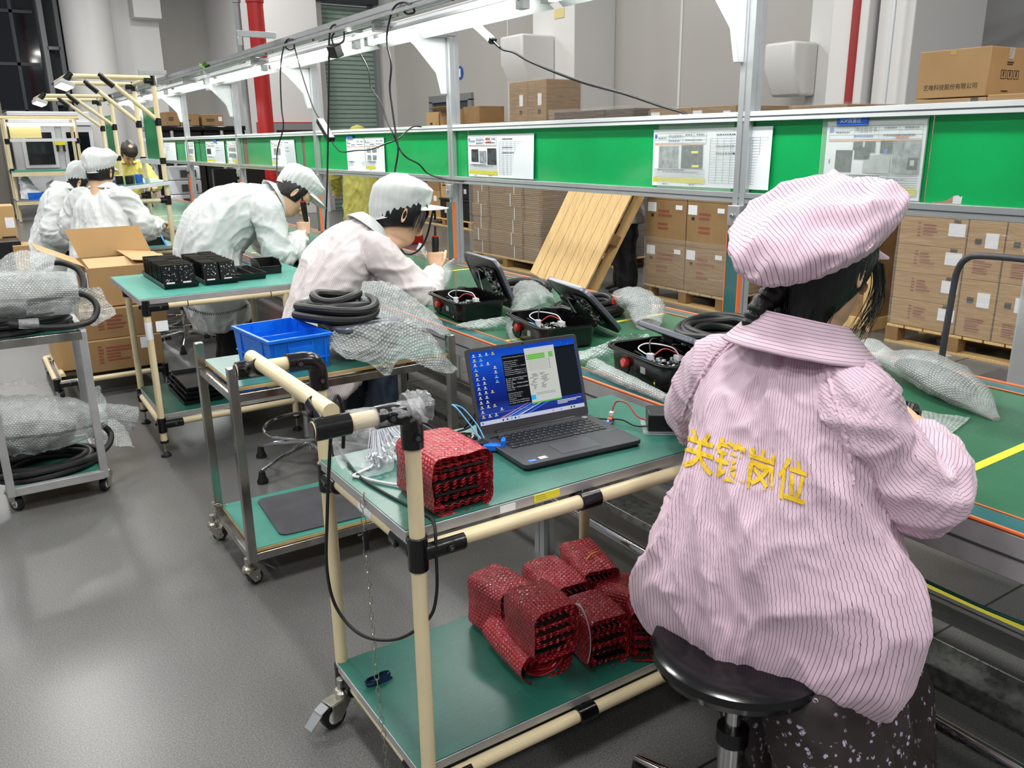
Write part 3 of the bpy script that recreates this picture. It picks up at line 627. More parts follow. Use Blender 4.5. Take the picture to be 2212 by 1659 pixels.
for k in range(3): m.bx(.97, 1.0-.004*k, 1.3983, 1.3986, .728+.005*k, .7286+.005*k)
m.mat('paper').bx(.875, .915, 1.3985, 1.3998, .722, .738); m.build('stickers', kc, smooth=0, label='torn yellow and white stickers on the board edge')
MB().mat('paper').cyl((XA, 1.585, .7), (XA, 1.655, .7), PR+.0008, n=20).build('paper_label', kc, label='white paper label around the pipe')
chain([(.646, 1.60, .748), (.641, 1.598, .72), (.640, 1.592, .5), (.640, 1.582, .3), (.642, 1.572, .16), (.645, 1.56, .02)], kc)
MB().mat('black_plastic').box((.642, 1.596, .645), (.012, .012, .05)).box((.642, 1.596, .66), (.035, .008, .005)).build('chain_clip', kc, bevel=.003)
MB().mat('yellow_coat').lathe([(.018, 0), (.018, .0015)], (1.17, YA-PR-.0012, .70), 14, (1, 0, 0), (0, 0, 1), (0, -1, 0)).build('smudge', kc, smooth=0) if False else None
# crumpled clear tape around the handle end
def crumple(name, mt, c, sx, sy, sz, parent, seed, n=14, amp=.3):
    rnd = random.Random(seed); m = MB().mat(mt)
    def fn(u, v):
        a = 2*math.pi*u; t = v*2-1; q = V((math.cos(a)*sx, math.sin(a)*sy, t*sz)); k = 1+amp*noise.noise(q*60+V((seed, 0, 0)))+amp*.7*noise.noise(q*140+V((0, seed, 0))); return V(c)+V((q.x*k, q.y*k, q.z))
    m.grid(fn, n, n, True); return m.build(name, parent, smooth=20)
def wrap_x(name, mt, x0, x1, y, z, r, parent, seed, amp=.25, tail=0):
    m = MB().mat(mt)
    def fn(u, v):
        a = 2*math.pi*u; k = r*(1+amp*abs(noise.noise(V((v*6+seed, math.cos(a)*1.5, math.sin(a)*1.5))))); z_ = z+math.sin(a)*k
        if tail and math.sin(a) < -.6: z_ -= tail*(.6+.4*noise.noise(V((v*4, seed, 0))))
        return V((x0+(x1-x0)*v, y+math.cos(a)*k, z_))
    m.grid(fn, 24, 14, True); return m.build(name, parent, smooth=25)
wrap_x('tape_wrap', 'clear_bag', .545, .69, YA, ZH, PR+.004, kc, 3, .35); wrap_x('tape_wrap', 'clear_bag', .655, .705, YA, ZH+.005, .027, kc, 8, .6)

# ---- the stainless cart ----------------------------------------------
sc_ = empty('steel_cart', (.65, 2.67, 0), 'worn stainless steel cart with plywood shelves and green mats, behind the laptop cart', 'cart')
xl, xr, yf, yb, q = .655, 1.465, 2.674, 3.109, .03
for x, y, zt in ((xl, yf, .803), (xl, yb, .803), (xr, yf, .803), (xr, yb, .735)):
    MB().mat('steel').bx(x-q/2, x+q/2, y-q/2, y+q/2, .105, zt).build('post', sc_, bevel=.002)
for z in (.70, .122):
    for y in (yf, yb): MB().mat('steel').bx(xl+q/2, xr-q/2, y-.012, y+.012, z-.014, z+.014).build('beam', sc_, bevel=.002)
    for x in (xl, xr): MB().mat('steel').bx(x-.012, x+.012, yf+q/2, yb-q/2, z-.014, z+.014).build('beam', sc_, bevel=.002)
shelf(xl+.012, xr-.012, yf-.004, yb+.004, .737, sc_, 'green_mat', ply=True); shelf(xl+.012, xr-.012, yf-.004, yb+.004, .152, sc_, 'teal_mat', ply=True)
caster((.668, 2.715, 0), sc_, R(200), .026, True, .108); caster((.655, 3.13, 0), sc_, R(150), .026, True, .108); caster((1.45, 2.7, 0), sc_, R(20), .026, False, .108); caster((1.45, 3.09, 0), sc_, R(20), .026, False, .108)
chain([(.64, 3.10, .17), (.655, 3.085, .165), (.69, 3.09, .158)], sc_); chain([(.638, 3.10, .165), (.634, 3.095, .1), (.637, 3.1, .02)], sc_)
m = MB().mat('grey_mat'); m.prism(rrect(.60, .36, .03), (1.08, 2.87, .1535), V((1, -.06, 0)).normalized(), V((.06, 1, 0)).normalized(), .007)
tag(m.build('rubber_mat', bevel=.002), 'dark grey rubber mat lying on the lower shelf of the stainless cart', 'mat')

# ---- bench with the circuit boards -----------------------------------
tb = empty('pipe_bench', (.68, 4.22, 0), 'cream pipe bench with teal top holding trays of circuit boards', 'bench')
tx0, tx1, ty0, ty1, tz = .672, 1.35, 4.222, 4.83, .80
for x, y in ((tx0, ty0), (tx0+.015, ty1), (tx1, ty0), (tx1, ty1)):
    lg = pipe_part((x, y, .075), (x, y, tz-.04), tb, 'leg')
    MB().mat('black_rubber').lathe([(.021, .012), (.021, 0)], (x, y, .072), 16).mat('zinc').cyl((x, y, .02), (x, y, .075), .006).mat('black_rubber').lathe([(.026, 0), (.024, .01), (.01, .022)], (x, y, 0), 18).build('levelling_foot', lg)
for z in (tz-.043, .168):
    for y in (ty0, ty1): pipe_part((tx0, y, z), (tx1+.2, y, z), tb, 'rail_pipe')
    pipe_part((tx0, ty0, z), (tx0+.01, ty1, z), tb, 'rail_pipe')
    joint((tx0, ty0, z-.004), [((1, 0, 0), .1), ((0, 1, 0), .05)], tb); joint((tx0+.012, ty1, z), [((0, -1, 0), .05)], tb)
for x in (.86, 1.27): MB().mat('black_joint').cyl((x, ty0, tz-.043), (x+.004, ty0, tz-.043), PR+.0008).build('cable_tie', tb)
shelf(.645, 1.6, ty0-.012, 5.06, tz, tb, 'teal_mat', 'alu_dull', .03); shelf(.68, 1.55, ty0+.012, ty1-.01, .215, tb, 'green_mat_dark', 'alu_dull', .028)
MB().mat('paper').bx(.70, .755, ty0-.034, ty0-.032, .64, .69).build('paper_label', tb, smooth=0)
MB().mat('paper').cyl((tx0, ty0, .60), (tx0, ty0, .685), PR+.0008, n=20).build('paper_label', tb)

# ---- left steel cart ---------------------------------------------------
lc = empty('steel_cart', (.17, 4.1, 0), 'pale steel cart at the left edge stacked with bubble wrapped cable coils', 'cart')
for x, y in ((-.008, 3.86), (.352, 3.872), (.372, 4.45), (.0, 4.44)): MB().mat('alu_dull').bx(x-.016, x+.016, y-.016, y+.016, .085, .75).build('post', lc, bevel=.002)
for z in (.733, .10):
    MB().mat('steel' if z > .5 else 'alu_dull').bx(0.0, .35, 3.855, 3.885, z-.018, z+.018).build('beam', lc, bevel=.002)
    MB().mat('alu_dull').bx(0.0, .36, 4.435, 4.46, z-.018, z+.018).build('beam', lc, bevel=.002); MB().mat('alu_dull').bx(.345, .372, 3.88, 4.44, z-.018, z+.018).build('beam', lc, bevel=.002); MB().mat('alu_dull').bx(-.02, .006, 3.88, 4.44, z-.018, z+.018).build('beam', lc, bevel=.002)
    shelf(.006, .345, 3.885, 4.435, z+.012, lc, 'green_mat', 'plywood', .014)
caster((.005, 3.915, 0), lc, R(120), .034, False, .09); caster((.352, 3.93, 0), lc, R(60), .034, False, .09); caster((.365, 4.41, 0), lc, R(60), .034, False, .09)

# ---- low cart with the cartons -----------------------------------------
bc = empty('low_cart', (.6, 5.9, 0), 'low cream pipe dolly under the stacked cartons', 'cart')
for y in (5.56, 6.33): pipe_part((.33, y, .115), (.95, y, .115), bc, 'rail_pipe')
for x in (.33, .95): pipe_part((x, 5.56, .115), (x, 6.33, .115), bc, 'rail_pipe')
pipe_part((.37, 5.6, .15), (.37, 6.25, .15), bc, 'rail_pipe')
joint((.33, 5.56, .11), [((1, 0, 0), .11)], bc); joint((.95, 5.56, .115), [((-1, 0, 0), .09)], bc); joint((.37, 6.0, .15), [], bc, axis=(0, 1, 0), h=.03)
for x, y in ((.33, 5.56), (.33, 6.33), (.95, 5.56), (.95, 6.33)): caster((x+.01, y+.02, 0), bc, R(100), .04, False, .1)
MB().mat('black_plastic').bx(.36, .95, 5.6, 6.3, .125, .145).build('deck', bc)
# ================================================================== SOFT PACKAGING HELPERS
BUB = .0125
def spline_row(row, n):
    c = catmull(row, 8); L = [0]
    for a, b in zip(c, c[1:]): L.append(L[-1]+(b-a).length)
    out = []; j = 0
    for k in range(n+1):
        d = L[-1]*k/n
        while j < len(L)-2 and L[j+1] < d: j += 1
        t = (d-L[j])/max(1e-9, L[j+1]-L[j]); out.append(c[j].lerp(c[j+1], min(1, max(0, t))))
    return out, L[-1]
def sheet_patch(name, rows, label, cat='packaging', mt='bubble_clear', nu=40, nv=28, amp=.006, freq=26, seed=0, parent=None, group=None, fray=.25):
    """a crumpled film through rows of points (each row a spline, rows joined by splines)"""
    R_ = [spline_row(r, nu) for r in rows]; wid = sum(l for _, l in R_)/len(R_)
    cols = [spline_row([r[i] for r, _ in R_], nv) for i in range(nu+1)]; hei = sum(l for _, l in cols)/len(cols)
    P = [[cols[i][0][j] for i in range(nu+1)] for j in range(nv+1)]
    def fn(u, v):
        i, j = round(u*nu), round(v*nv); p = P[j][i]
        a = P[j][min(i+1, nu)]-P[j][max(i-1, 0)]; b = P[min(j+1, nv)][i]-P[max(j-1, 0)][i]; n = a.cross(b); n = n.normalized() if n.length > 1e-12 else V((0, 0, 1))
        q = p*freq+V((seed*7.1, seed*3.3, 0)); k = abs(noise.noise(q))*2-.6+.5*noise.noise(q*2.7)
        e = min(u, 1-u, v, 1-v); p = p+n*(amp*k)
        if e < .01: p = p+(a.normalized()*noise.noise(q*9)+b.normalized()*noise.noise(q*9+V((5, 0, 0))))*amp*fray*3
        return p
    m = MB().mat(mt).grid(fn, nu, nv, uv=(wid/BUB, hei/BUB))
    o = m.build(name, parent, smooth=60)
    return o if parent else tag(o, label, cat, group)
def tube_wrap(name, path, radii, mt, label=None, parent=None, seed=0, flat=.7, n=32, k=24, amp=.12, cat='packaging', group=None):
    """a closed pouch of film around a path"""
    pts, l = spline_row(path, k); rr = [radii[0]]*(k+1)
    for i in range(k+1):
        t = i/k*(len(radii)-1); a = int(min(t, len(radii)-2)); rr[i] = radii[a]*(1-(t-a))+radii[a+1]*(t-a)
    up = V((0, 0, 1))
    def fn(u, v):
        i = round(v*k); p = pts[i]; d = pts[min(i+1, k)]-pts[max(i-1, 0)]; s, w = frame(d); a = 2*math.pi*u
        q = p*20+V((math.cos(a)*1.2, math.sin(a)*1.2, seed*5)); f = 1+amp*(abs(noise.noise(q*1.3))*2-.5)+amp*.4*noise.noise(q*4)
        return p+s*(math.cos(a)*rr[i]*f)+w*(math.sin(a)*rr[i]*flat*f)
    m = MB().mat(mt).grid(fn, n, k, True, uv=(2*math.pi*max(radii)/BUB, l/BUB))
    o = m.build(name, parent, smooth=60)
    return o if parent else tag(o, label, cat, group)
def cable_coil(m, c, rx, ry, r, turns, seed=0, tilt=0, az=0, spread=1.0, n=56):
    rnd = random.Random(seed); c = V(c)
    for t in range(turns):
        fx = 1+.05*rnd.uniform(-1, 1); fy = 1+.05*rnd.uniform(-1, 1); ox, oy = rnd.uniform(-.6, .6)*r, rnd.uniform(-.6, .6)*r; ph = rnd.uniform(0, 6); lay = t % 3; z0 = r+(t//3)*r*1.75*spread
        rad = (lay-1)*r*1.9
        pts = []
        for k in range(n):
            a = 2*math.pi*k/n; x, y = (rx+rad)*fx*math.cos(a)+ox, (ry+rad)*fy*math.sin(a)+oy; z = z0+r*.5*math.sin(a*2+ph)+tilt*x
            pts.append(c+rotz((x, y, z), az))
        m.tube(pts, r, 10, closed=True)
    return m
# red folded bundles -----------------------------------------------------
def red_bundle(c, w, l, h, label, seed, yaw=0, tilt=0, roll=False, strap=None, layers=6):
    rnd = random.Random(seed); e = empty('red_bundle', V(c), label, 'bubble wrap bundle', 'red bubble wrap bundles')
    M = Matrix.Translation(V(c)) @ Matrix.Rotation(yaw, 4, 'Z') @ Matrix.Rotation(tilt, 4, 'X')
    rd = min(w, h)*(.48 if roll else .2); out = rrect(w, h, rd, 6); n = len(out); per = 2*(w+h)
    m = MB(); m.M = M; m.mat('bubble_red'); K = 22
    dens = []
    for i in range(n):
        a, b = V((*out[i], 0)), V((*out[(i+1) % n], 0)); s = max(1, round((b-a).length/.009))
        for k in range(s): dens.append(a.lerp(b, k/s))
    n = len(dens)
    def shell(off, y0, y1):
        def fn(u, v):
            p = dens[round(u*n) % n]; q = V((p.x*25, p.y*25, v*4+seed)); nd = V((p.x/(w/2), p.y/(h/2), 0)).normalized()
            bul = math.sin(math.pi*min(1, max(0, v)))*.004; d = off+bul+.0035*noise.noise(q)+.0018*noise.noise(q*3.1); t = v*1.0
            y = y0+(y1-y0)*v+.004*noise.noise(V((u*9, seed, v*2)))
            return V((p.x+nd.x*d, y, h/2+p.y+nd.y*d))
        m.grid(fn, n, K, True, uv=(per/BUB, l/BUB))
    shell(0, -l/2, l/2)
    o = m.build('wrap', e, smooth=50)
    m = MB(); m.M = M; m.mat('bubble_red')
    if roll:
        T = 2.6
        def sp(u, v):
            a = u*T*2*math.pi; k = 1-.72*u; q = noise.noise(V((u*9, v*3, seed)))*.003
            return V(((w/2-.004)*k*math.cos(a)+q, -l/2+.004+l*.97*v+.003*noise.noise(V((u*30, seed, v))), h/2+(h/2-.004)*k*math.sin(a)+q))
        m.grid(sp, 110, 8, uv=(12, l/BUB))
    else:
        for k in range(layers):
            z = h*(.1+.8*k/(layers-1)); ins = rnd.uniform(.002, .014)
            for dz in (0, .006):
                def fl(u, v, z=z, ins=ins, dz=dz): return V((-w/2*.93+w*.93*u, -l/2+ins+(l-2*ins)*v+.003*noise.noise(V((u*12, k, seed))), z+dz+.0028*noise.noise(V((u*9+k*3, v*5, seed)))+.0022*math.sin(u*42+k)))
                m.grid(fl, 40, 6, uv=(w/BUB, l/BUB))
    m.build('folded_layers', e, smooth=60)
    if not roll:
        m = MB(); m.M = M; m.mat('black_plastic')
        for k in range(4): z = h*(.16+.2*k); m.box((rnd.uniform(-.1, .1)*w, 0, z), (w*.72, l*.9, .006))
        m.build('board_edge', e, label='dark boards inside the folds')
    if strap:
        m = MB(); m.mat('alu_white').tube(catmull(strap, 10), .0045, 6, flat=.25).mat('black_plastic').cyl(V(strap[-1])-V((0, 0, .003)), strap[-1], .0046); m.build('flat_cable', e, label='white flat ribbon cable sticking out')
    return e
z0 = .162
red_bundle((.795, 1.50, .7455), .146, .175, .128, 'red bubble wrap bundle on the upper shelf, left of the laptop', 1, layers=7)
red_bundle((1.083, 1.61, z0), .155, .215, .088, 'red bubble wrap roll lying flat at the bottom front of the lower pile', 2, R(-4), roll=True)
red_bundle((1.078, 1.535, z0+.0885), .13, .15, .138, 'red bubble wrap bundle balanced on top of the flat roll', 3, R(-3), strap=[(1.135, 1.50, .36), (1.158, 1.475, .36), (1.172, 1.455, .30), (1.165, 1.44, .25), (1.148, 1.43, .22)])
red_bundle((1.10, 1.765, z0), .12, .145, .162, 'leftmost rear red bundle of the lower pile, behind the one on the roll', 4, R(8), strap=[(1.05, 1.70, .2), (1.03, 1.66, .185), (1.035, 1.62, .17)])
red_bundle((1.262, 1.72, z0), .125, .18, .152, 'red bundle with open dark end in the middle rear of the lower pile', 5, R(-4))
e5 = red_bundle((1.38, 1.725, z0), .11, .18, .172, 'rearmost red bundle tied with a yellow rubber band', 6, R(-14), R(3))
MB().mat('paper_yellow').tube([(1.38+.062*math.cos(a), 1.70+.012*math.cos(a), z0+.088+.096*math.sin(a)) for a in [2*math.pi*k/24 for k in range(24)]], .0016, 6, closed=True).build('rubber_band', e5, label='yellow rubber band')
red_bundle((1.405, 1.575, z0), .125, .125, .136, 'crumpled shiny red bundle against the pink coat', 7, R(20), R(-4), strap=[(1.45, 1.53, .28), (1.462, 1.51, .27), (1.47, 1.50, .262)])
red_bundle((1.248, 1.52, z0), .12, .14, .148, 'red bundle with layered end just right of the ribbon cable', 8, R(-8))
red_bundle((1.372, 1.455, z0), .10, .125, .142, 'front right red bundle leaning beside the black stool', 9, R(-34), R(-5))

# ---- laptop --------------------------------------------------------------
lp = empty('laptop', (1.036, 1.757, .746), 'open dark grey laptop with a blue desktop on its screen', 'laptop'); lp.rotation_euler = (0, 0, R(-4))
LW, LD = .345, .245
mk('laptop_grey', '#3c3d41', .42, metal=.2, noise_amt=.03); mk('key_black', '#1c1d20', .45); mk('pad_grey', '#434449', .35)
o0 = V((0, 0, 0)); U = V((1, 0, 0)); D = V((0, -1, 0))
def lbuild(m, name, par=lp, **k):
    o = m.build(name, None, **k); o.parent = par; return o
m = MB().mat('laptop_grey').prism([(x+LW/2, -LD/2+y) for x, y in rrect(LW, LD, .012)], (0, 0, .006), (1, 0, 0), (0, 1, 0), .011)
m.mat('black_plastic').prism([(x+LW/2, -LD/2+y) for x, y in rrect(LW-.006, LD-.006, .012)], (0, 0, .0), (1, 0, 0), (0, 1, 0), .006); base = lbuild(m, 'base', bevel=.0015)
m = MB().mat('key_black'); zt = .0172
rows = [([1]*14+[1.4], .5), ([1.2]+[1]*13+[1.2], 1), ([1.6]+[1]*12+[1.8], 1), ([1.8]+[1]*11+[1.6, 1], 1), ([2.3]+[1]*10+[2.1], 1), ([1.2, 1, 1, 1.2, 5, 1.1, 1.1, 1, 1, 1], 1)]
kx0, kw, ky = .028, LW-.056, -.035
for ks, hh in rows:
    tot = sum(ks); x = kx0; ph = .0175*hh+.0012*(hh < 1)
    for k in ks:
        wd = kw*k/tot; m.prism([(a+x+wd/2, b+ky-ph/2) for a, b in rrect(wd-.0032, ph-.0032, .0022, 2)], (0, 0, zt), (1, 0, 0), (0, 1, 0), .0016); m.mat('paper_line').box((x+wd*.32, ky-ph*.36, zt+.00175), (.0035, .0028, .0002)).mat('key_black'); x += wd
    ky -= ph
lbuild(m, 'keyboard', smooth=0)
lbuild(MB().mat('pad_grey').prism([(a+.175, b-.19) for a, b in rrect(.115, .072, .004)], (0, 0, .0171), (1, 0, 0), (0, 1, 0), .0006), 'touchpad', smooth=0)
m = MB().mat('paper_blue').box((.018+.012, -.226, .0173), (.022, .014, .0004)).mat('tag_blue').box((.03, -.226, .0176), (.02, .011, .0002)).mat('white_ink').text('CORE', (.022, -.2285, .0178), U, (0, 1, 0), .0035, width=.015)
m.mat('paper').box((.063, -.221, .0173), (.022, .014, .0004)).mat('paper_orange').box((.068, -.2255, .0176), (.01, .003, .0002)).mat('shutter').box((.072, -.22, .0176), (.004, .01, .0002)); lbuild(m, 'stickers', smooth=0, label='blue and white stickers on the palm rest')
m = MB().mat('pad_grey').bx(LW-.045, LW-.008, -.15, -.142, .0171, .0174).mat('paper_line').text('Lenovo', (LW-.041, -.1485, .0176), U, (0, 1, 0), .005, width=.028); lbuild(m, 'badge', smooth=0)
lbuild(MB().mat('alu').lathe([(.008, 0), (.008, .0012)], (LW-.028, -.023, .0171), 20), 'power_button')
th = R(18); UP = V((0, math.sin(th), math.cos(th))); LH = .228; so = V((0, -.004, .016)); NF = V((0, -math.cos(th), math.sin(th)))
m = MB().mat('laptop_grey').prism([(x+LW/2, LH/2+y) for x, y in rrect(LW, LH, .008)], so-NF*.006, U, UP, .006); lid = lbuild(m, 'screen_lid', bevel=.001)
lbuild(MB().mat('black_plastic').cyl((.05, -.004, .014), (LW-.05, -.004, .014), .008).mat('pad_grey').bx(.045, LW-.04, -.03, -.012, .017, .0176), 'hinge')
# the picture on the screen (self lit)
def emis(name, col, st=1.0):
    mt = bpy.data.materials.new(name); mt.use_nodes = True; nt = mt.node_tree; e = nt.nodes.new('ShaderNodeEmission'); e.inputs[0].default_value = lin(col); e.inputs[1].default_value = st
    nt.links.new(e.outputs[0], nt.nodes['Material Output'].inputs[0]); MT[name] = mt; return nt
nt = emis('scr_wall', '#1c46b4', .85); N, L = nt.nodes, nt.links; tc = N.new('ShaderNodeTexCoord'); e_ = [n for n in N if n.type == 'EMISSION'][0]
sx = N.new('ShaderNodeSeparateXYZ'); L.new(tc.outputs['UV'], sx.inputs[0]); L.new(ramp(N, L, sx.outputs[1], [(0, '#1a2f7c'), (.18, '#2a3f9a'), (.3, '#16246e'), (.6, '#1738a4'), (.85, '#1f5ad2'), (1, '#1648c0')]), e_.inputs[0])
for nme, c_, s_ in (('scr_black', '#16181c', .9), ('scr_win', '#c9cdc6', .9), ('scr_green', '#5cb83a', .95), ('scr_bar', '#c6cbe0', .9), ('scr_text', '#d8dce0', .8), ('scr_ink', '#3a3f45', .6), ('scr_cyan', '#39a7e6', 1), ('scr_pink', '#c98ab4', .8), ('scr_pale', '#7fa6e8', .9), ('scr_blue2', '#3d7be0', .9), ('scr_con', '#1d2228', .9), ('scr_yellow', '#e8c23c', .9)): emis(nme, c_, s_)
SW, SH = LW-.02, LH-.034; s0 = so+U*.010+UP*.024+NF*.0004
rnd = random.Random(5); m = MB()
def SP(u, v, k): return s0+U*(u*SW)+UP*((1-v)*SH)+NF*(.0001*k)
def SR(u0, v0, u1, v1, mt, k=1, skew=0): m.mat(mt).add([SP(u0, v1, k), SP(u1, v1, k), SP(u1+skew, v0, k), SP(u0+skew, v0, k)], [(0, 1, 2, 3)])
m.mat('scr_wall'); b0 = len(m.v); m.add([SP(0, 1, 0), SP(1, 1, 0), SP(1, 0, 0), SP(0, 0, 0)], [(0, 1, 2, 3)]); [m.uv.__setitem__(b0+i, c_) for i, c_ in enumerate([(0, 0), (1, 0), (1, 1), (0, 1)])]
SR(.52, .12, .995, .80, 'scr_con', 1); SR(.52, .09, .995, .12, 'scr_black', 1); SR(.285, .11, .62, .80, 'scr_black', 2)
for (u, v) in ((.6, .06), (.7, .05), (.78, .08), (.86, .04), (.93, .07), (.18, .05), (.11, .07)): SR(u, v, u+.006, v+.01, 'scr_cyan', 1)
for k, (u0, c_) in enumerate(((.30, 'scr_pink'), (.36, 'scr_pale'), (.42, 'scr_blue2'), (.47, 'scr_bar'), (.55, 'scr_blue2'))): m.mat(c_).add([SP(u0-.12, .94, 1), SP(u0-.08, .94, 1), SP(u0+.17, .80, 1), SP(u0+.16, .80, 1)], [(0, 1, 2, 3)])
SR(0, .86, .5, .863, 'scr_pale', 1)
SR(.50, .055, .79, .83, 'scr_win', 3); SR(.50, .81, .79, .83, 'scr_green', 4); SR(.50, .055, .79, .085, 'scr_bar', 4)
for k in range(3): SR(.525, .145+.026*k, .69, .166+.026*k, 'scr_green', 4); SR(.725, .145+.026*k, .77, .166+.026*k, 'scr_green', 4); SR(.512, .148+.026*k, .52, .163+.026*k, 'scr_ink', 4)
for k in range(7): SR(.52, .235+.022*k, .71, .237+.022*k, 'scr_ink', 4); SR(.72, .232+.022*k, .728, .241+.022*k, 'scr_ink', 4)
for k in range(26):
    v = .42+.0085*(k % 13)*2; u = .51+(k//13)*.1+rnd.uniform(0, .04); SR(u, v, u+rnd.uniform(.02, .06), v+.006, 'scr_ink', 4)
SR(.50, .71, .545, .775, 'scr_cyan', 4); [SR(.555, .69+.02*k, .74, .694+.02*k, 'scr_ink', 4) for k in range(2)]; [SR(.56+.06*k, .765, .60+.06*k, .78, 'scr_bar', 4) for k in range(3)]
txt = ['C:\\Windows\\System32\\cmd', '', 'Uploading stub...', 'Running stub...', 'Stub running...', 'Changing baud rate to 1152000', 'Changed.', 'Compressed 21888 bytes to 13', 'Compressed 3072 bytes to 101', 'Compressed 1415088 bytes to', '', 'In stub and send flash finish', 'Boot offset : 0 0x0', 'Hash ok', 'Boot offset : 32768 0x8000', 'Hash ok', 'Boot offset : 65536 0x10000', 'Leave ok', '', 'Uploading stub...', 'Running stub...', 'Stub running...', 'Changed.', 'Compressed 21888 bytes', 'In stub and send flash']
for k, t in enumerate(txt):
    if t: m.mat('scr_text').text(t, SP(.293, .152+.026*k, 3), U, UP, .0031, width=min(.2, len(t)*.0085)*SW)
for c in range(4):
    for r_ in range(14):
        if c and rnd.random() < (.35, .3, .65, .8)[c]: continue
        u, v = .018+.058*c, .035+.064*r_; SR(u+.012, v, u+.026, v+.024, rnd.choice(['scr_text', 'scr_cyan', 'scr_text', 'scr_yellow']), 1); SR(u+.004, v+.03, u+.036, v+.038, 'scr_text', 1)
for k in range(3): SR(.74, .845+.02*k, .74+(.24, .19, .1)[k], .856+.02*k, 'scr_text', 2)
SR(0, .945, 1, 1, 'scr_bar', 2)
for u, c_ in ((.015, 'scr_blue2'), (.2, 'scr_ink'), (.24, 'scr_ink'), (.28, 'scr_cyan'), (.315, 'scr_ink'), (.35, 'scr_cyan'), (.68, 'scr_pink'), (.76, 'scr_cyan'), (.83, 'scr_yellow'), (.86, 'scr_ink'), (.89, 'scr_ink')): SR(u, .96, u+.014, .985, c_, 3)
lbuild(m, 'screen', lid, smooth=0)
lbuild(MB().mat('black_plastic').prism([(x+LW/2, LH-.006+y) for x, y in rrect(.006, .004, .001)], so+NF*.0002, U, UP, .0003), 'webcam', lid, smooth=0)

# ---- small things on the laptop cart ---------------------------------------
def cable(name, pts, r, mt, label, cat='cable', n=8, group=None): return tag(MB().mat(mt).tube(catmull(pts, 10), r, n).build(name), label, cat, group)
zt = .7455
cable('cable', [(1.02, 1.80, zt+.03), (1.03, 1.775, zt+.06), (1.05, 1.79, zt+.09), (1.07, 1.81, zt+.07), (1.06, 1.83, zt+.02), (1.02, 1.84, zt+.006), (.99, 1.82, zt+.01)], .0035, 'black_rubber', 'black cable curling up behind the left edge of the laptop')
m = MB().mat('black_gloss'); cable_coil(m, (1.005, 1.775, zt), .026, .02, .0042, 6, 3, az=.4); tag(m.build('cable_coil'), 'small bundle of black cable between the red bundle and the laptop', 'cable')
pl = empty('blue_probe', (1.03, 1.69, zt), 'blue plastic clip with light blue wires beside the laptop', 'clip')
MB().mat('blue_plastic').box((1.03, 1.675, zt+.012), (.05, .022, .018), (.8, -.6, 0), (.6, .8, 0)).box((1.052, 1.66, zt+.02), (.012, .03, .03), (.8, -.6, 0), (.6, .8, 0)).build('body', pl, bevel=.004)
MB().mat('black_rubber').tube(catmull([(1.03, 1.69, zt+.03), (1.05, 1.675, zt+.036), (1.045, 1.66, zt+.015)], 8), .003, 8).box((1.005, 1.70, zt+.014), (.04, .03, .02)).build('grip', pl, bevel=.003)
mk('wire_blue', '#5ba4de', .35)
for k in range(2): MB().mat('wire_blue').tube(catmull([(1.01+.01*k, 1.70, zt+.03), (1.0+.018*k, 1.735, zt+.06), (.985+.015*k, 1.77, zt+.095), (.985, 1.80, zt+.10)], 10), .0018, 6).build('wire', pl)
# bag of white tipped wires
wb = empty('wire_bundle', (.80, 1.81, zt), 'bunch of thin wires with white plugs tied by a yellow band, beside the clear bag', 'wires')
rnd = random.Random(11); m = MB().mat('pale_plastic'); m2 = MB().mat('machine_white'); tie = V((.80, 1.865, zt+.05))
for k in range(95):
    t = rnd.random(); e = V((.735+.15*t+rnd.uniform(-.012, .012), 1.745+.07*t+rnd.uniform(-.03, .03), zt+.006+.05*rnd.random()*(1-abs(t-.5)))); mid = tie.lerp(e, .5)+V((0, 0, .02+.02*rnd.random()))
    m.tube([tie+V((rnd.uniform(-.012, .012), rnd.uniform(-.012, .012), 0)), mid, e], .0011, 4); d = (e-mid).normalized()*.5+V((rnd.uniform(-.7, .7), rnd.uniform(-.8, .2), rnd.uniform(-.3, .3))); d.normalize(); s, u = frame(d); m2.box(e, (.0045, .0045, .014), s, u, d)
for k in range(40): m.tube([tie+V((rnd.uniform(-.012, .012), rnd.uniform(-.01, .01), 0)), tie+V((rnd.uniform(-.03, .08), .02, rnd.uniform(-.01, .03))), V((.86+rnd.uniform(-.04, .04), 1.868, zt+.01+rnd.random()*.04))], .0011, 4)
m.build('wires', wb, kind='stuff'); m2.build('white_plugs', wb, kind='stuff', smooth=0, label='small white plugs on the wire ends')
MB().mat('paper_orange').tube([tie+V((.02*math.cos(a), .006*math.cos(a), .017*math.sin(a)-.002)) for a in [2*math.pi*k/18 for k in range(18)]], .003, 6, closed=True).build('yellow_band', wb)
sheet_patch('clear_bag', [[(.665, 1.87, .84), (.73, 1.862, .865), (.80, 1.86, .85), (.88, 1.862, .84)], [(.668, 1.84, .80), (.73, 1.82, .815), (.80, 1.83, .81), (.88, 1.84, .80)], [(.67, 1.80, .749), (.74, 1.77, .752), (.80, 1.80, .80), (.87, 1.83, .79)], [(.675, 1.70, .747), (.73, 1.69, .748), (.775, 1.715, .749), (.80, 1.76, .80)]], 'crumpled clear plastic bag hanging under the handle over the back left corner', 'bag', 'clear_bag', 24, 20, .006, 30, 3)
cable('usb_cable', [(.872, 1.865, .77), (.84, 1.84, .80), (.79, 1.80, .79), (.75, 1.76, zt+.006), (.70, 1.735, zt+.004), (.672, 1.72, zt+.004), (.684, 1.70, zt+.004), (.705, 1.655, zt+.004), (.74, 1.60, zt+.006), (.76, 1.57, zt+.02)], .0034, 'machine_white', 'off white cable looping across the board left of the red bundle')
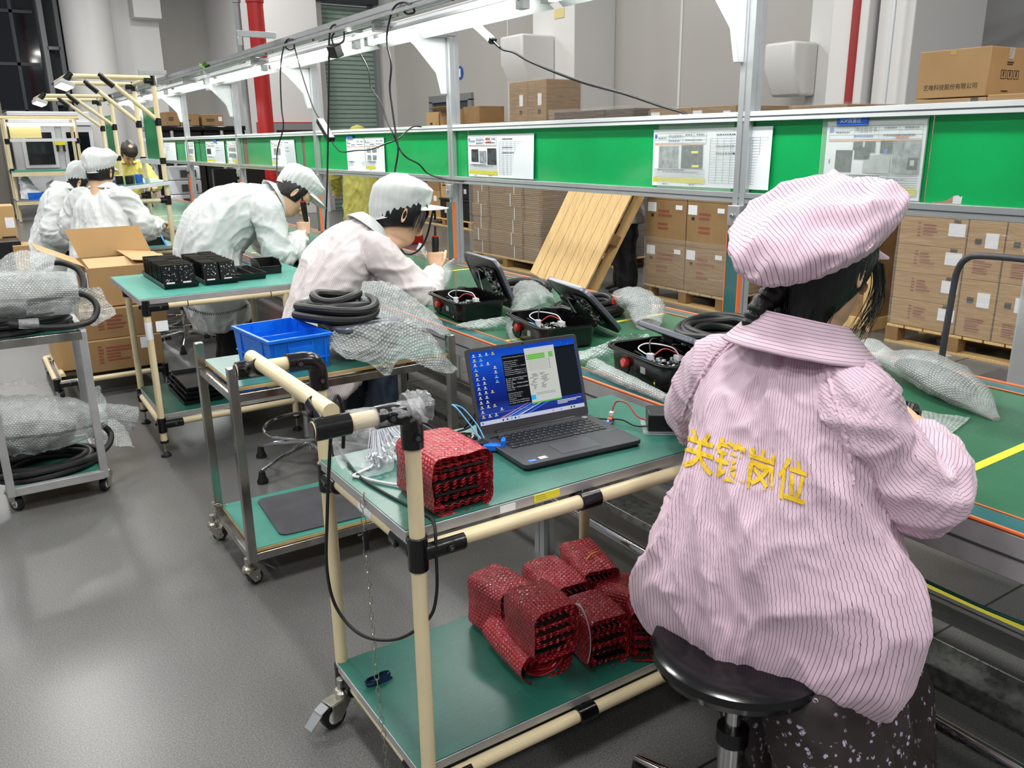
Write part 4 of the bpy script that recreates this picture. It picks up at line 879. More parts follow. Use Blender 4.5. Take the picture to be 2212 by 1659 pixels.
cable('power_cable', [(.700, 1.93, .82), (.705, 1.89, .76), (.69, 1.78, zt+.004), (.682, 1.69, zt+.004), (.69, 1.60, zt+.003), (.704, 1.50, zt+.003), (.713, 1.44, zt+.003), (.715, 1.41, zt+.004), (.708, 1.384, .738), (.702, 1.372, .70), (.699, 1.372, .60), (.68, 1.38, .54), (.63, 1.43, .485), (.58, 1.50, .475), (.55, 1.56, .52), (.535, 1.56, .62), (.525, 1.50, .78), (.52, 1.44, .94), (.523, 1.42, 1.01), (.535, 1.425, 1.045), (.548, 1.43, 1.01), (.55, 1.45, .93)], .0036, 'black_rubber', 'long black cord looping over the handle and hanging in front of the cart')
ps = empty('power_box', (1.49, 1.55, zt), 'black boxy power adapter at the right end of the laptop cart, beside the pink sleeve', 'adapter')
MB().mat('black_plastic').box((1.50, 1.55, zt+.028), (.10, .085, .052), (.8, -.6, 0), (.6, .8, 0)).build('body', ps, bevel=.004); MB().mat('clear_bag').box((1.50, 1.55, zt+.004), (.125, .105, .006), (.8, -.6, 0), (.6, .8, 0)).build('plastic_base', ps)
mk('wire_red', '#b3302c', .35)
cable('red_wire', [(1.46, 1.55, zt+.03), (1.448, 1.60, zt+.03), (1.45, 1.65, zt+.055), (1.445, 1.69, zt+.05), (1.425, 1.685, zt+.02)], .0022, 'wire_red', 'red wire running from the black adapter to the white plug')
cable('black_wire', [(1.46, 1.545, zt+.02), (1.44, 1.60, zt+.006), (1.43, 1.65, zt+.012), (1.39, 1.70, zt+.01), (1.36, 1.76, zt+.02)], .0022, 'black_rubber', 'thin black wire behind the laptop running to the adapter')
pc = empty('plug_board', (1.42, 1.675, zt), 'white plug with orange wires and blue glow behind the laptop', 'plug')
MB().mat('machine_white').box((1.425, 1.685, zt+.022), (.018, .012, .010), (.8, .6, 0), (-.6, .8, 0)).build('plug', pc, bevel=.001); MB().mat('orange_cord').box((1.413, 1.676, zt+.012), (.022, .012, .005), (.8, .6, 0), (-.6, .8, 0)).build('orange_wires', pc)
nt = emis('blue_led', '#5a7dff', 3); MB().mat('blue_led').lathe([(.004, 0), (.003, .004)], (1.398, 1.668, zt+.008), 8).build('indicator', pc); MB().mat('grey_mat').box((1.405, 1.67, zt+.005), (.04, .02, .004), (.8, .6, 0), (-.6, .8, 0)).build('board', pc)
mk('film_blue', '#1d3350', .25, noise_amt=.4, noise_scale=90)
crumple('scrap_film', 'film_blue', (.706, 1.735, z0+.011), .030, .010, .010, None, 4, 16, .5); tag(bpy.data.objects['scrap_film'], 'small crumpled dark blue scrap of film on the lower shelf by the chain', 'scrap')
# crates ---------------------------------------------------------------------
def crate(c, w, d, h, label, divider=True):
    c = V(c); e = empty('blue_crate', c, label, 'crate', 'blue plastic crates'); t = .004; tp = .93
    m = MB().mat('blue_plastic'); o = c
    def ring(w_, d_, z): return [o+V((x*w_/2, y*d_/2, z)) for x, y in ((-1, -1), (1, -1), (1, 1), (-1, 1))]
    m.loft([ring(w*tp, d*tp, 0), ring(w, d, h), ring(w-2*t, d-2*t, h), ring(w*tp-2*t, d*tp-2*t, t)])
    m.build('body', e, smooth=0)
    m = MB().mat('blue_plastic')
    m.loft([ring(w+.012, d+.012, h-.012), ring(w+.012, d+.012, h), ring(w-.006, d-.006, h), ring(w-.006, d-.006, h-.012)], caps=False, closed=True).build('rim', e, bevel=.002)
    m = MB().mat('blue_plastic')
    for sy in (-1, 1):
        for x in (-.42, -.2, .2, .42): m.box(o+V((x*w*.97, sy*(d/2*.972), h*.55)), (.006, .008, h*.8))
        m.box(o+V((0, sy*(d/2*.975), h*.32)), (w*.93, .007, .005)); m.box(o+V((0, sy*(d/2*.985), h*.62)), (w*.4, .012, .022))
    for sx in (-1, 1):
        for y in (-.3, .3): m.box(o+V((sx*w/2*.972, y*d, h*.55)), (.008, .006, h*.8))
        m.box(o+V((sx*w/2*.975, 0, h*.32)), (.007, d*.93, .005))
    m.build('ribs', e, smooth=0)
    if divider: MB().mat('blue_plastic').box(o+V((0, -d*.1, h*.47)), (w*.95, .004, h*.86)).build('divider', e)
    return e
def spin(e, a): e.rotation_euler = (0, 0, a); return e
def crate_at(c, w, d, h, label, yaw, divider=True):
    e = crate((0, 0, 0), w, d, h, label, divider); e.location = c; return spin(e, yaw)
crate_at((.895, 2.89, .7375), .225, .33, .125, 'blue plastic crate with a divider on top of the stainless cart', R(5))
crate_at((1.13, 4.53, .2155), .24, .36, .11, 'blue plastic crate on the lower shelf of the bench, behind the stainless cart', R(4), False)
# circuit board trays -----------------------------------------------------------
mk('pcb', '#0d1413', .25, noise_amt=.5, noise_scale=60); mk('pcb_edge', '#5e5748', .5)
def pcb(e, c, w, h, lean, seed, mt=None, front=False):
    rnd = random.Random(seed); m = MB(); up = V((0, math.sin(lean), math.cos(lean))); nn = V((0, -math.cos(lean), math.sin(lean)))
    c = V(c); m.mat('pcb').box(c+up*h/2, (w, h, .0025), (1, 0, 0), up, nn).mat('pcb_edge').box(c+up*(h+.0006), (w, .0012, .003), (1, 0, 0), up, nn)
    if front:
        for k in range(46):
            q = c+V((rnd.uniform(-.42, .42)*w, 0, 0))+up*(rnd.uniform(.12, .93)*h)+nn*.0016; m.mat(rnd.choice(['photo_grey', 'slot_dark', 'black_gloss', 'machine_white', 'black_gloss'])).box(q, (rnd.uniform(.002, .006), rnd.uniform(.002, .005), .002), (1, 0, 0), up, nn)
        m.mat('paper').box(c+up*.012+V((-.004, 0, 0))+nn*.003, (.04, .009, .001), (1, 0, 0), up, nn).mat('chrome').lathe([(.004, 0), (.004, .001)], c+up*h*.93+V((w*.36, 0, 0))+nn*.0014, 10, V((1, 0, 0)), up, nn)
    return m.build('circuit_board', e, smooth=0)
def tray(c, w, d, h, e, name='tray', low=False):
    c = V(c); m = MB().mat('black_plastic')
    def ring(w_, d_, z, hf=0): return [c+V((x*w_/2, y*d_/2, z-(hf if y < 0 else 0))) for x, y in ((-1, -1), (1, -1), (1, 1), (-1, 1))]
    m.loft([ring(w*.92, d*.94, 0), ring(w, d, h), ring(w-.008, d-.008, h), ring(w*.92-.008, d*.94-.008, .004)]); m.build(name, e, smooth=0, bevel=.001)
tz = .8003
rnd = random.Random(2)
def board_row(x, w, y0, y1, n, label, seed, h=.10):
    e = empty('board_stack', (x, (y0+y1)/2, tz), label, 'circuit boards', 'rows of circuit boards')
    for k in range(n):
        y = y0+(y1-y0)*k/(n-1); pcb(e, (x+rnd.uniform(-.002, .002), y, tz+.012), w, h+rnd.uniform(-.003, .003), .16+rnd.uniform(-.02, .02), seed*50+k, front=(k == 0))
    return e
def tray_thing(x, y, w, d, h, label):
    e = empty('board_tray', (x, y, tz), label, 'tray', 'black trays on the bench'); tray((x, y, tz), w, d, h, e, 'body'); return e
tray_thing(.885, 4.70, .175, .60, .028, 'left black tray holding two rows of circuit boards')
tray_thing(1.085, 4.68, .175, .56, .028, 'second black tray of circuit boards with a notched front')
for x, yy, n, lb in ((.843, (4.45, 4.93), 26, 'leftmost row of upright circuit boards in the left tray'), (.925, (4.45, 4.93), 26, 'second row of upright circuit boards from the left'), (1.042, (4.44, 4.90), 25, 'third row of upright circuit boards, left row of the notched tray'), (1.127, (4.44, 4.9), 24, 'rightmost row of upright circuit boards, next to the empty tray')): board_row(x, .078, yy[0], yy[1], n, lb, int(x*100))
e = empty('board_tray', (1.255, 4.62, tz), 'empty low black tray with a divider, between the boards and the bin', 'tray', 'black trays on the bench'); tray((1.255, 4.62, tz), .155, .34, .035, e, 'body'); MB().mat('black_plastic').bx(1.262, 1.266, 4.47, 4.77, tz+.004, tz+.032).build('divider', e)
e = empty('parts_bin', (1.40, 4.68, tz), 'empty black open front parts bin at the right end of the bench', 'bin')
m = MB().mat('black_plastic'); w_, d_, h_ = .12, .155, .075
for sx in (-1, 1): m.prism([(-d_/2, 0), (d_/2, 0), (d_/2, h_), (-d_/2+.03, h_), (-d_/2-.012, .045)], (1.40+sx*w_/2-.0015, 4.68, tz), (0, 1, 0), (0, 0, 1), .003)
m.bx(1.34, 1.46, 4.60, 4.604, tz, tz+.042).bx(1.34, 1.46, 4.754, 4.758, tz, tz+h_).bx(1.34, 1.46, 4.603, 4.757, tz, tz+.003); m.build('body', e, bevel=.001)
MB().mat('black_plastic').bx(1.335, 1.465, 4.594, 4.602, tz+.038, tz+.044).bx(1.334, 1.34, 4.63, 4.758, tz+h_-.003, tz+h_+.002).bx(1.46, 1.466, 4.63, 4.758, tz+h_-.003, tz+h_+.002).build('rim', e, bevel=.001)
for k in range(4):
    e = empty('board_tray', (.90+.006*k, 4.50, .2155+.022*k), ['bottom black tray of the stack under the bench', 'second black tray up in the stack under the bench', 'third black tray up in the stack under the bench', 'top black tray of the stack under the bench'][k], 'tray', 'black trays stacked under the bench')
    tray((.90+.008*k, 4.50, .2155+.0235*k), .20, .40, .023, e, 'body')
m = MB().mat('black_rubber'); pts = []
base_ = catmull([(.855, 4.215, .735), (.93, 4.19, .70), (1.02, 4.19, .69), (1.10, 4.19, .70), (1.14, 4.20, .715)], 60)
for k, p in enumerate(base_): pts.append(p+V((0, math.cos(k*.9)*.006, math.sin(k*.9)*.006)))
m.tube(pts, .0016, 5); m.tube(catmull([base_[-1], (1.22, 4.23, .74), (1.30, 4.26, .76)], 8), .0012, 5); tag(m.build('coiled_cord'), 'thin coiled black cord hanging under the bench edge', 'cord')
# ================================================================== WALL BOX DEVICES ON THE BELT
mk('lid_grey', '#5b5e69', .3, metal=.35); mk('lid_inner', '#0b0b0d', .45); mk('bright_red', '#b8322e', .35)
def device(x, y, z, yaw, label, lid=None, seed=0, lidshift=.09, hx=.215, hz=.03):
    """open black case; local x across the line, y along it"""
    rnd = random.Random(seed); e = empty('charger_case', (0, 0, 0), label, 'case', 'black charger cases')
    W_, L_, H_ = .245, .37, .085
    def ring(w, l, r, z_): return [V((a, b, z_)) for a, b in rrect(w, l, r, 6)]
    m = MB().mat('black_gloss').loft([ring(W_-.05, L_-.06, .03, 0), ring(W_-.03, L_-.035, .04, .006), ring(W_-.018, L_-.02, .045, H_-.008), ring(W_+.012, L_+.012, .055, H_-.008), ring(W_+.012, L_+.012, .055, H_), ring(W_-.002, L_-.002, .05, H_), ring(W_-.002, L_-.002, .05, H_-.003), ring(W_-.012, L_-.012, .046, H_-.003), ring(W_-.012, L_-.012, .046, H_), ring(W_-.024, L_-.026, .042, H_), ring(W_-.036, L_-.042, .036, .012)])
    m.build('body', e, smooth=40)
    xf = -W_/2+.0085
    m = MB().mat('lid_inner').lathe([(.036, 0), (.036, .002)], (xf+.004, .075, .042), 28, (0, 1, 0), (0, 0, 1), (-1, 0, 0)); m.build('button_recess', e)
    MB().mat('bright_red').lathe([(.017, 0), (.017, .012), (.014, .017)], (xf+.002, .055, .047), 24, (0, 1, 0), (0, 0, 1), (-1, 0, 0)).mat('paper_red').lathe([(.0105, .0172), (.0105, .0176)], (xf+.002, .055, .047), 20, (0, 1, 0), (0, 0, 1), (-1, 0, 0)).build('stop_button', e, label='round red stop button')
    m = MB().mat('slot_dark')
    for k in range(9): m.box((xf-.0006+.004, .008-rnd.uniform(0, .004), .024+.005*k), (.0006, .026*rnd.uniform(.6, 1), .0018))
    m.build('printed_specs', e, smooth=0)
    MB().mat('photo_light').box((xf+.003, -.04, .045), (.001, .028, .026)).build('sticker', e, smooth=0)
    MB().mat('lid_inner').lathe([(.011, 0), (.011, .002)], (xf+.005, -.11, .022), 16, (0, 1, 0), (0, 0, 1), (-1, 0, 0)).mat('paper_yellow').lathe([(.004, .002), (.004, .003)], (xf+.005, -.108, .018), 10, (0, 1, 0), (0, 0, 1), (-1, 0, 0)).build('cable_port', e)
    m = MB().mat('pcb').bx(-.085, .05, -.12, .03, .05, .053)
    for k in range(90):
        a, b = rnd.uniform(-.08, .045), rnd.uniform(-.115, .025); h = rnd.uniform(.002, .008); m.mat(rnd.choice(['photo_grey', 'slot_dark', 'machine_white', 'black_gloss', 'photo_light'])).bx(a, a+rnd.uniform(.003, .011), b, b+rnd.uniform(.003, .011), .053, .053+h)
    m.build('main_board', e, smooth=0)
    MB().mat('machine_white').box((-.045, .02, .066), (.018, .02, .022)).build('connector', e, bevel=.001); MB().mat('machine_white').box((.03, -.03, .066), (.02, .03, .016)).mat('orange_cord').box((.03, -.038, .0745), (.014, .008, .002)).build('terminal', e, bevel=.001)
    for k, (c_, pts) in enumerate((('machine_white', [(-.05, .03, .07), (-.06, .07, .085), (-.03, .06, .10), (.02, 0, .095), (.03, -.03, .075)]), ('black_rubber', [(-.045, .02, .075), (-.02, .06, .11), (.04, .08, .10), (.09, .08, .06)]), ('wire_blue', [(-.06, .02, .06), (-.075, .05, .064), (-.08, .08, .05)]), ('wire_red', [(-.04, .01, .07), (-.005, -.0, .092), (.03, -.025, .078)]), ('black_rubber', [(-.055, .025, .06), (-.07, .07, .075), (-.05, .11, .05)]))):
        MB().mat(c_).tube(catmull(pts, 8), .0022, 6).build('wire', e)
    if lid is not None:
        ph = R(lid); u = V((-math.cos(ph), 0, math.sin(ph))); v = V((0, 1, 0)); n = u.cross(v)       # n faces down/inward
        if n.z > 0: n = -n
        o = V((hx, lidshift, hz)); wl, ll = W_+.008, L_+.006
        def lr(w, l, r, d): return [o+u*(wl/2+a)+v*b+n*d for a, b in rrect(w, l, r, 6)]
        m = MB().mat('lid_grey').loft([lr(wl-.012, ll-.012, .045, -.012), lr(wl-.003, ll-.003, .05, -.010), lr(wl, ll, .052, -.006), lr(wl, ll, .052, .006)])
        m.mat('lid_inner').loft([lr(wl-.003, ll-.003, .05, .0062), lr(wl-.003, ll-.003, .05, .008), lr(wl-.03, ll-.03, .04, .008), lr(wl-.03, ll-.03, .04, .0066)])
        ld = m.build('lid', e, smooth=40)
        q = o+u*(wl*.62)+v*.07
        MB().mat('black_plastic').lathe([(.034, .006), (.034, .03), (.028, .034)], q, 24, u, v, n).build('buzzer', ld)
        m = MB().mat('pcb').box(o+u*(wl*.5)-v*.08+n*.012, (.16, .12, .003), u, v, n)
        for k in range(70):
            a, b = rnd.uniform(-.075, .07), rnd.uniform(-.055, .05); m.mat(rnd.choice(['photo_grey', 'slot_dark', 'machine_white', 'black_gloss', 'black_gloss'])).box(o+u*(wl*.5+a)+v*(-.08+b)+n*.016, (rnd.uniform(.003, .012), rnd.uniform(.003, .01), .006), u, v, n)
        m.build('lid_board', ld, smooth=0)
        MB().mat('photo_light').tube(catmull([o+u*(wl*.72)-v*.02+n*.02, o+u*(wl*.78)-v*.0+n*.03, o+u*(wl*.55)+v*.01+n*.04, o+u*.1-v*.0+n*.05], 8), .0025, 6, flat=.4).build('ribbon_cable', ld)
    e.location = (x, y, z); e.rotation_euler = (0, 0, yaw); return e
zb = ZB+.001
device(1.835, 3.18, zb+.002, R(-7), 'open black case beside the woman in white, lid standing steeply', 66, 1, .10, .21, .012)
device(1.85, 2.56, zb+.002, R(-11), 'middle open black case with its lid tilted halfway', 47, 2, .10, .275, .012)
device(1.842, 1.915, zb+.002, R(-9.5), 'nearest open black case with a round red button, lid almost closed', 24, 3, .05, .25, .035)
def coil_thing(name, c, rx, ry, r, turns, seed, label, az=0): return tag(cable_coil(MB().mat('black_rubber'), c, rx, ry, r, turns, seed, 0, az).build(name), label, 'cable', 'black cable coils')
coil_thing('cable_coil', (2.32, 2.13, ZB+.001), .17, .13, .014, 9, 5, 'thick black cable coil behind the nearest open case, left of the pink shoulder', .5)
coil_thing('cable_coil', (2.28, 2.88, ZB+.001), .15, .12, .0125, 7, 6, 'black cable coil behind the lid of the middle open case', .3)
coil_thing('cable_coil', (2.35, 3.50, ZB+.001), .13, .11, .0125, 6, 9, 'black cable coil hidden under bubble wrap behind the steep lid', .3)
tag(MB().mat('bright_red').lathe([(.011, 0), (.011, .022)], (2.335, 2.76, ZB+.055), 12).build('dust_plug'), 'small red cable cap on the coil of the middle case', 'cap')
# film around the devices
def A(px, py, z): return at(px, py, z=z)
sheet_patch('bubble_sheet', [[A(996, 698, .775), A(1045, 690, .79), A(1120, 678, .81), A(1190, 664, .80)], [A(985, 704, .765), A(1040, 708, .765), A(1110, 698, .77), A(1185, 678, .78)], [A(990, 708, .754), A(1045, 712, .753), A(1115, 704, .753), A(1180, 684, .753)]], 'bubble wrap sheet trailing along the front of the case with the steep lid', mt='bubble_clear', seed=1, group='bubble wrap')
sheet_patch('bubble_sheet', [[A(1104, 668, .79), A(1112, 616, .81), A(1150, 606, .83), A(1192, 634, .84)], [A(1108, 675, .80), A(1125, 640, .87), A(1160, 622, .88), A(1200, 650, .85)], [A(1100, 690, .79), A(1140, 668, .83), A(1180, 655, .83), A(1205, 662, .80)]], 'bubble wrap heap behind the steep lid of the first case', seed=2, group='bubble wrap')
sheet_patch('bubble_sheet', [[A(1112, 688, .83), A(1108, 705, .81), A(1112, 725, .79), A(1150, 748, .77)], [A(1098, 690, .80), A(1094, 712, .785), A(1108, 738, .765), A(1145, 758, .757)], [A(1104, 700, .76), A(1100, 722, .757), A(1118, 748, .754), A(1150, 765, .754)]], 'bubble wrap edge around the left end of the middle case', seed=3, nu=24, nv=16, group='bubble wrap')
sheet_patch('bubble_sheet', [[A(1240, 760, .79), A(1300, 745, .81), A(1350, 722, .84), A(1400, 722, .82)], [A(1245, 778, .775), A(1305, 764, .785), A(1360, 742, .80), A(1405, 735, .80)], [A(1250, 786, .755), A(1310, 780, .755), A(1370, 765, .755), A(1405, 752, .757)]], 'bubble wrap strip between the middle case and the nearest case', seed=4, group='bubble wrap')
tube_wrap('bubble_roll', [A(1282, 788, .775), A(1330, 812, .772), A(1385, 836, .77), A(1440, 862, .765)], [.03, .028, .024, .016], 'bubble_clear', 'rolled bubble wrap edge in front of the nearest open case', seed=5, group='bubble wrap')
tube_wrap('wrapped_plug', [(2.40, 2.78, .83), (2.37, 2.68, .84), (2.33, 2.55, .82), (2.26, 2.46, .775)], [.05, .085, .08, .05], 'bubble_clear', 'bubble wrapped plug leaning behind the middle lid', seed=6, flat=.6, group='bubble wrap')
tag(MB().mat('black_rubber').tube(catmull([(2.38, 2.74, .83), (2.35, 2.62, .835), (2.31, 2.54, .81)], 6), [.03+.02*math.sin(k*.26) for k in range(13)], 14, flat=.8).build('charging_plug'), 'dark plug handle inside the bubble wrap behind the middle lid', 'plug')
# film near the woman in white and the bent man
tube_wrap('wrapped_plug', [A(930, 622, .78), A(950, 600, .81), A(968, 580, .85), A(986, 560, .90)], [.05, .065, .05, .018], 'bubble_clear', 'bubble wrapped bundle pointing up beside the blue wristband', seed=8, group='bubble wrap')
sheet_patch('bubble_sheet', [[at(905, 525, y=4.15), at(915, 530, y=4.12), at(922, 545, y=4.1)], [at(895, 550, y=4.1), at(908, 555, y=4.08), at(920, 565, y=4.08)], [A(892, 575, .77), A(905, 580, .76), A(918, 585, .76)]], 'upright flap of bubble wrap under the held screwdriver', seed=9, nu=18, nv=16, group='bubble wrap')
sheet_patch('bubble_sheet', [[at(640, 545, y=5.15), at(665, 530, y=5.15), at(692, 515, y=5.15)], [at(645, 560, y=5.05), at(670, 548, y=5.0), at(690, 540, y=5.0)], [A(645, 578, .80), A(668, 568, .80), A(684, 560, .80)]], 'flap of bubble wrap beside the grey gloved hand', seed=10, nu=18, nv=14, group='bubble wrap')
device(1.86, 5.35, zb+.002, R(-7), 'black case under the bent man\'s screwdriver', None, 7)
device(1.86, 3.98, zb+.002, R(-4), 'black case the woman in white is working on, mostly behind her sleeve', None, 8)
# right of the pink worker
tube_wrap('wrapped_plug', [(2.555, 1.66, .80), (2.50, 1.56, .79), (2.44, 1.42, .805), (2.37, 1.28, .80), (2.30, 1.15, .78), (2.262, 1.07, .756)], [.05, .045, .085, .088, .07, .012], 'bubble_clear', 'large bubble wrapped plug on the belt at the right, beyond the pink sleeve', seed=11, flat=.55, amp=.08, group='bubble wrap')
tag(MB().mat('black_rubber').tube(catmull([(2.47, 1.48, .79), (2.42, 1.37, .795), (2.36, 1.25, .79), (2.335, 1.2, .785)], 8), [.02+.035*math.sin(.3+k*.095) for k in range(25)], 16, flat=.6).build('charging_plug'), 'dark plug handle inside the large bubble wrap at the right', 'plug')
tag(cable_coil(MB().mat('black_rubber'), (2.42, 1.75, ZB), .10, .08, .013, 5, 12).build('cable_coil'), 'black cable coil behind the pink shoulder at the right', 'cable', 'black cable coils')
sheet_patch('bubble_sheet', [[(2.16, 1.24, .757), (2.19, 1.18, .756), (2.215, 1.115, .756)], [(2.08, 1.18, .757), (2.10, 1.13, .757), (2.12, 1.09, .756)], [(1.99, 1.16, .756), (1.995, 1.11, .756), (1.99, 1.06, .756)]], 'small flat piece of bubble wrap under the pink worker\'s hand', seed=13, amp=.003, nu=20, nv=20, group='bubble wrap')
hs = empty('plug_housing', (1.765, 1.03, .845), 'open oval black plug housing held in the pink worker\'s hand', 'plug')
def hr(w, l, z_): return [V((1.765, 1.05, z_+.055))+rotz((a, b, 0), R(-55)) for a, b in rrect(w, l, w*.49, 8)]
MB().mat('black_gloss').loft([hr(.06, .13, .790), hr(.078, .155, .802), hr(.086, .165, .828), hr(.078, .155, .828), hr(.07, .14, .815)]).build('shell', hs)
MB().mat('lid_inner').lathe([(.024, 0), (.024, .012), (.019, .012), (.019, .004)], (1.745, 1.075, .87), 20).lathe([(.009, 0), (.009, .012)], (1.795, 1.025, .87), 12).build('inner_ring', hs)
# ---- the closed device on the stainless cart ------------------------------------
dv = device(1.19, 2.90, .765, R(-4), 'closed black case on the stainless cart with a cable coil on its lid', None, 21)
o = V((0, 0, .087)); mp_ = [V((a, b, 0)) for a, b in rrect(.262, .385, .05, 6)]
m = MB().mat('lid_grey').loft([[o+p for p in mp_], [o+p+V((0, 0, .012)) for p in mp_], [o+V((p.x*.97, p.y*.98, .017)) for p in mp_]]); q = m.build('lid', None, smooth=40); q.parent = dv
m = MB().mat('white_ink').text('CHINT', (.085, -.105, .1045), (-1, 0, 0), (0, -1, 0), .016, width=.085); q = m.build('lettering', None, smooth=0); q.parent = dv
coil_thing('cable_coil', (1.125, 2.93, .872), .115, .115, .0165, 7, 4, 'thick black cable coil lying on the closed case on the stainless cart', .2)
wrap = MB().mat('bubble_clear'); c0 = V((1.04, 3.0, .905))
tag(tube_wrap('tape_band', [c0+V((-.022, -.022, 0)), c0, c0+V((.024, .024, 0))], [.048, .05, .048], 'clear_bag', 'clear tape band around the cable coil on the closed case', seed=3, amp=.03, flat=.8), None, 'tape')
sheet_patch('bubble_sheet', [[at(783, 609, y=3.06), at(835, 609, y=3.06), at(890, 640, y=3.02), at(945, 685, y=2.95), at(974, 722, y=2.85)], [at(775, 645, y=2.93), at(840, 648, y=2.93), at(895, 672, y=2.9), at(945, 703, y=2.86), at(976, 728, y=2.82)], [at(762, 680, y=2.80), at(835, 689, y=2.80), at(890, 700, y=2.80), at(940, 716, y=2.80), at(975, 733, y=2.79)]], 'upper bubble wrap sheet draped over the cable coil on the stainless cart', seed=14, amp=.005, nu=60, nv=36, group='bubble wrap')
sheet_patch('bubble_sheet', [[at(702, 722, y=2.80), at(760, 706, y=2.72), at(830, 696, y=2.71), at(890, 692, y=2.71), at(935, 728, y=2.72), at(984, 792, y=2.66)], [at(712, 742, y=2.74), at(775, 730, y=2.70), at(840, 722, y=2.68), at(895, 728, y=2.67), at(940, 762, y=2.66), at(986, 797, y=2.65)], [at(728, 762, y=2.69), at(790, 762, y=2.655), at(845, 770, y=2.645), at(890, 760, y=2.645), at(945, 790, y=2.64), at(982, 803, y=2.64)], [at(748, 774, y=2.665), at(795, 785, y=2.64), at(838, 812, y=2.63), at(868, 774, y=2.635), at(935, 800, y=2.63), at(975, 808, y=2.63)]], 'lower bubble wrap sheet hanging off the front edge of the stainless cart', seed=15, amp=.007, nu=64, nv=40, group='bubble wrap')
# ---- left cart goods -----------------------------------------------------------
coil_thing('cable_coil', (.10, 4.13, .746), .21, .17, .013, 9, 31, 'black cable coil on the top shelf of the left cart, under the wrapped roll', .15)
cable('cable_loop', [at(60, 655, y=4.02), at(150, 634, y=4.05), at(190, 640, y=4.05), at(209, 662, y=4.02), at(200, 690, y=3.98), at(160, 704, y=3.9), at(90, 708, y=3.87), at(20, 700, y=3.9)], .0135, 'black_rubber', 'thick black cable loop sticking out over the right edge of the left cart', n=12)
cable('cable_loop', [at(60, 612, y=4.35), at(90, 578, y=4.35), at(125, 567, y=4.35), at(165, 580, y=4.3), at(180, 605, y=4.25), at(176, 632, y=4.2), at(150, 660, y=4.15)], .0135, 'black_rubber', 'thick black cable arching behind the wrapped roll on the left cart', n=12)
tube_wrap('wrapped_roll', [at(-40, 640, y=3.98), at(20, 636, y=3.98), at(90, 634, y=3.98), at(163, 632, y=3.98)], [.115, .12, .118, .112], 'bubble_clear', 'bubble wrapped roll with an open end on the top shelf of the left cart', seed=32, flat=.8, amp=.05, n=44, group='bubble wrap')
coil_thing('cable_coil', (.03, 4.02, .80), .13, .06, .013, 5, 33, 'dark cable coil inside the wrapped roll on the left cart', .0)
sheet_patch('bubble_sheet', [[at(-10, 565, y=4.35), at(40, 541, y=4.35), at(80, 545, y=4.35), at(121, 548, y=4.3)], [at(-10, 585, y=4.25), at(40, 570, y=4.2), at(80, 572, y=4.22), at(119, 565, y=4.25)], [at(-10, 600, y=4.1), at(40, 592, y=4.1), at(80, 595, y=4.1), at(116, 582, y=4.15)]], 'loose bubble wrap sheet at the back of the left cart top', seed=34, group='bubble wrap')
sheet_patch('bubble_sheet', [[at(158, 622, y=4.1), at(190, 622, y=4.12), at(216, 622, y=4.15), at(222, 640, y=4.15)], [at(162, 660, y=4.05), at(195, 660, y=4.1), at(226, 665, y=4.1), at(250, 675, y=4.1)], [at(165, 690, y=4.0), at(188, 692, y=4.02), at(200, 705, y=4.02), at(232, 690, y=4.05)]], 'bubble wrap flap sticking out to the right of the left cart top', seed=35, nu=26, nv=22, group='bubble wrap')
tag(tube_wrap('tape_band', [at(40, 700, y=3.86), at(62, 699, y=3.86), at(84, 697, y=3.86)], [.028, .03, .028], 'clear_bag', 'clear tape band around the cables on the front of the left cart', seed=36, amp=.06), None, 'tape')
tube_wrap('wrapped_roll', [at(-40, 925, y=4.02), at(40, 918, y=4.02), at(120, 912, y=4.02), at(185, 905, y=4.03), at(205, 900, y=4.05)], [.16, .165, .16, .14, .08], 'bubble_clear', 'big bubble wrapped bundle on the lower shelf of the left cart', seed=37, flat=.78, amp=.14, n=44, group='bubble wrap')
coil_thing('cable_coil', (.06, 4.13, .20), .19, .11, .014, 9, 39, 'dark cable coil inside the big wrapped bundle on the left cart', .1)
coil_thing('cable_coil', (.15, 4.06, .1135), .19, .14, .014, 6, 38, 'black cable coil on the lower shelf of the left cart', .1)
cable('cable_loop', [at(180, 925, y=4.1), at(215, 918, y=4.1), at(238, 935, y=4.1), at(235, 960, y=4.05), at(205, 985, y=4.0), at(150, 1000, y=3.98)], .014, 'black_rubber', 'thick black cable loop beside the lower right post of the left cart', n=12)
tube_wrap('wrapped_roll', [at(205, 895, y=4.35), at(245, 898, y=4.35), at(292, 905, y=4.35)], [.055, .06, .062], 'bubble_clear', 'short bubble wrap roll sticking out behind the left cart post', seed=40, flat=1, amp=.08, group='bubble wrap')
sheet_patch('bubble_sheet', [[at(195, 850, y=4.3), at(212, 832, y=4.3), at(222, 850, y=4.3)], [at(198, 872, y=4.25), at(215, 868, y=4.25), at(230, 870, y=4.25)], [at(200, 890, y=4.2), at(215, 890, y=4.2), at(228, 888, y=4.2)]], 'upright bubble wrap corner behind the left cart post', seed=41, nu=16, nv=14, group='bubble wrap')
sheet_patch('bubble_sheet', [[at(205, 912, y=4.2), at(240, 905, y=4.2), at(262, 915, y=4.2), at(280, 940, y=4.2)], [at(210, 935, y=4.15), at(240, 935, y=4.15), at(265, 945, y=4.15), at(284, 958, y=4.12)], [at(212, 958, y=4.12), at(240, 962, y=4.1), at(262, 964, y=4.1), at(290, 966, y=4.1)]], 'pointed bubble wrap flap low behind the left cart', seed=42, nu=24, nv=18, group='bubble wrap')
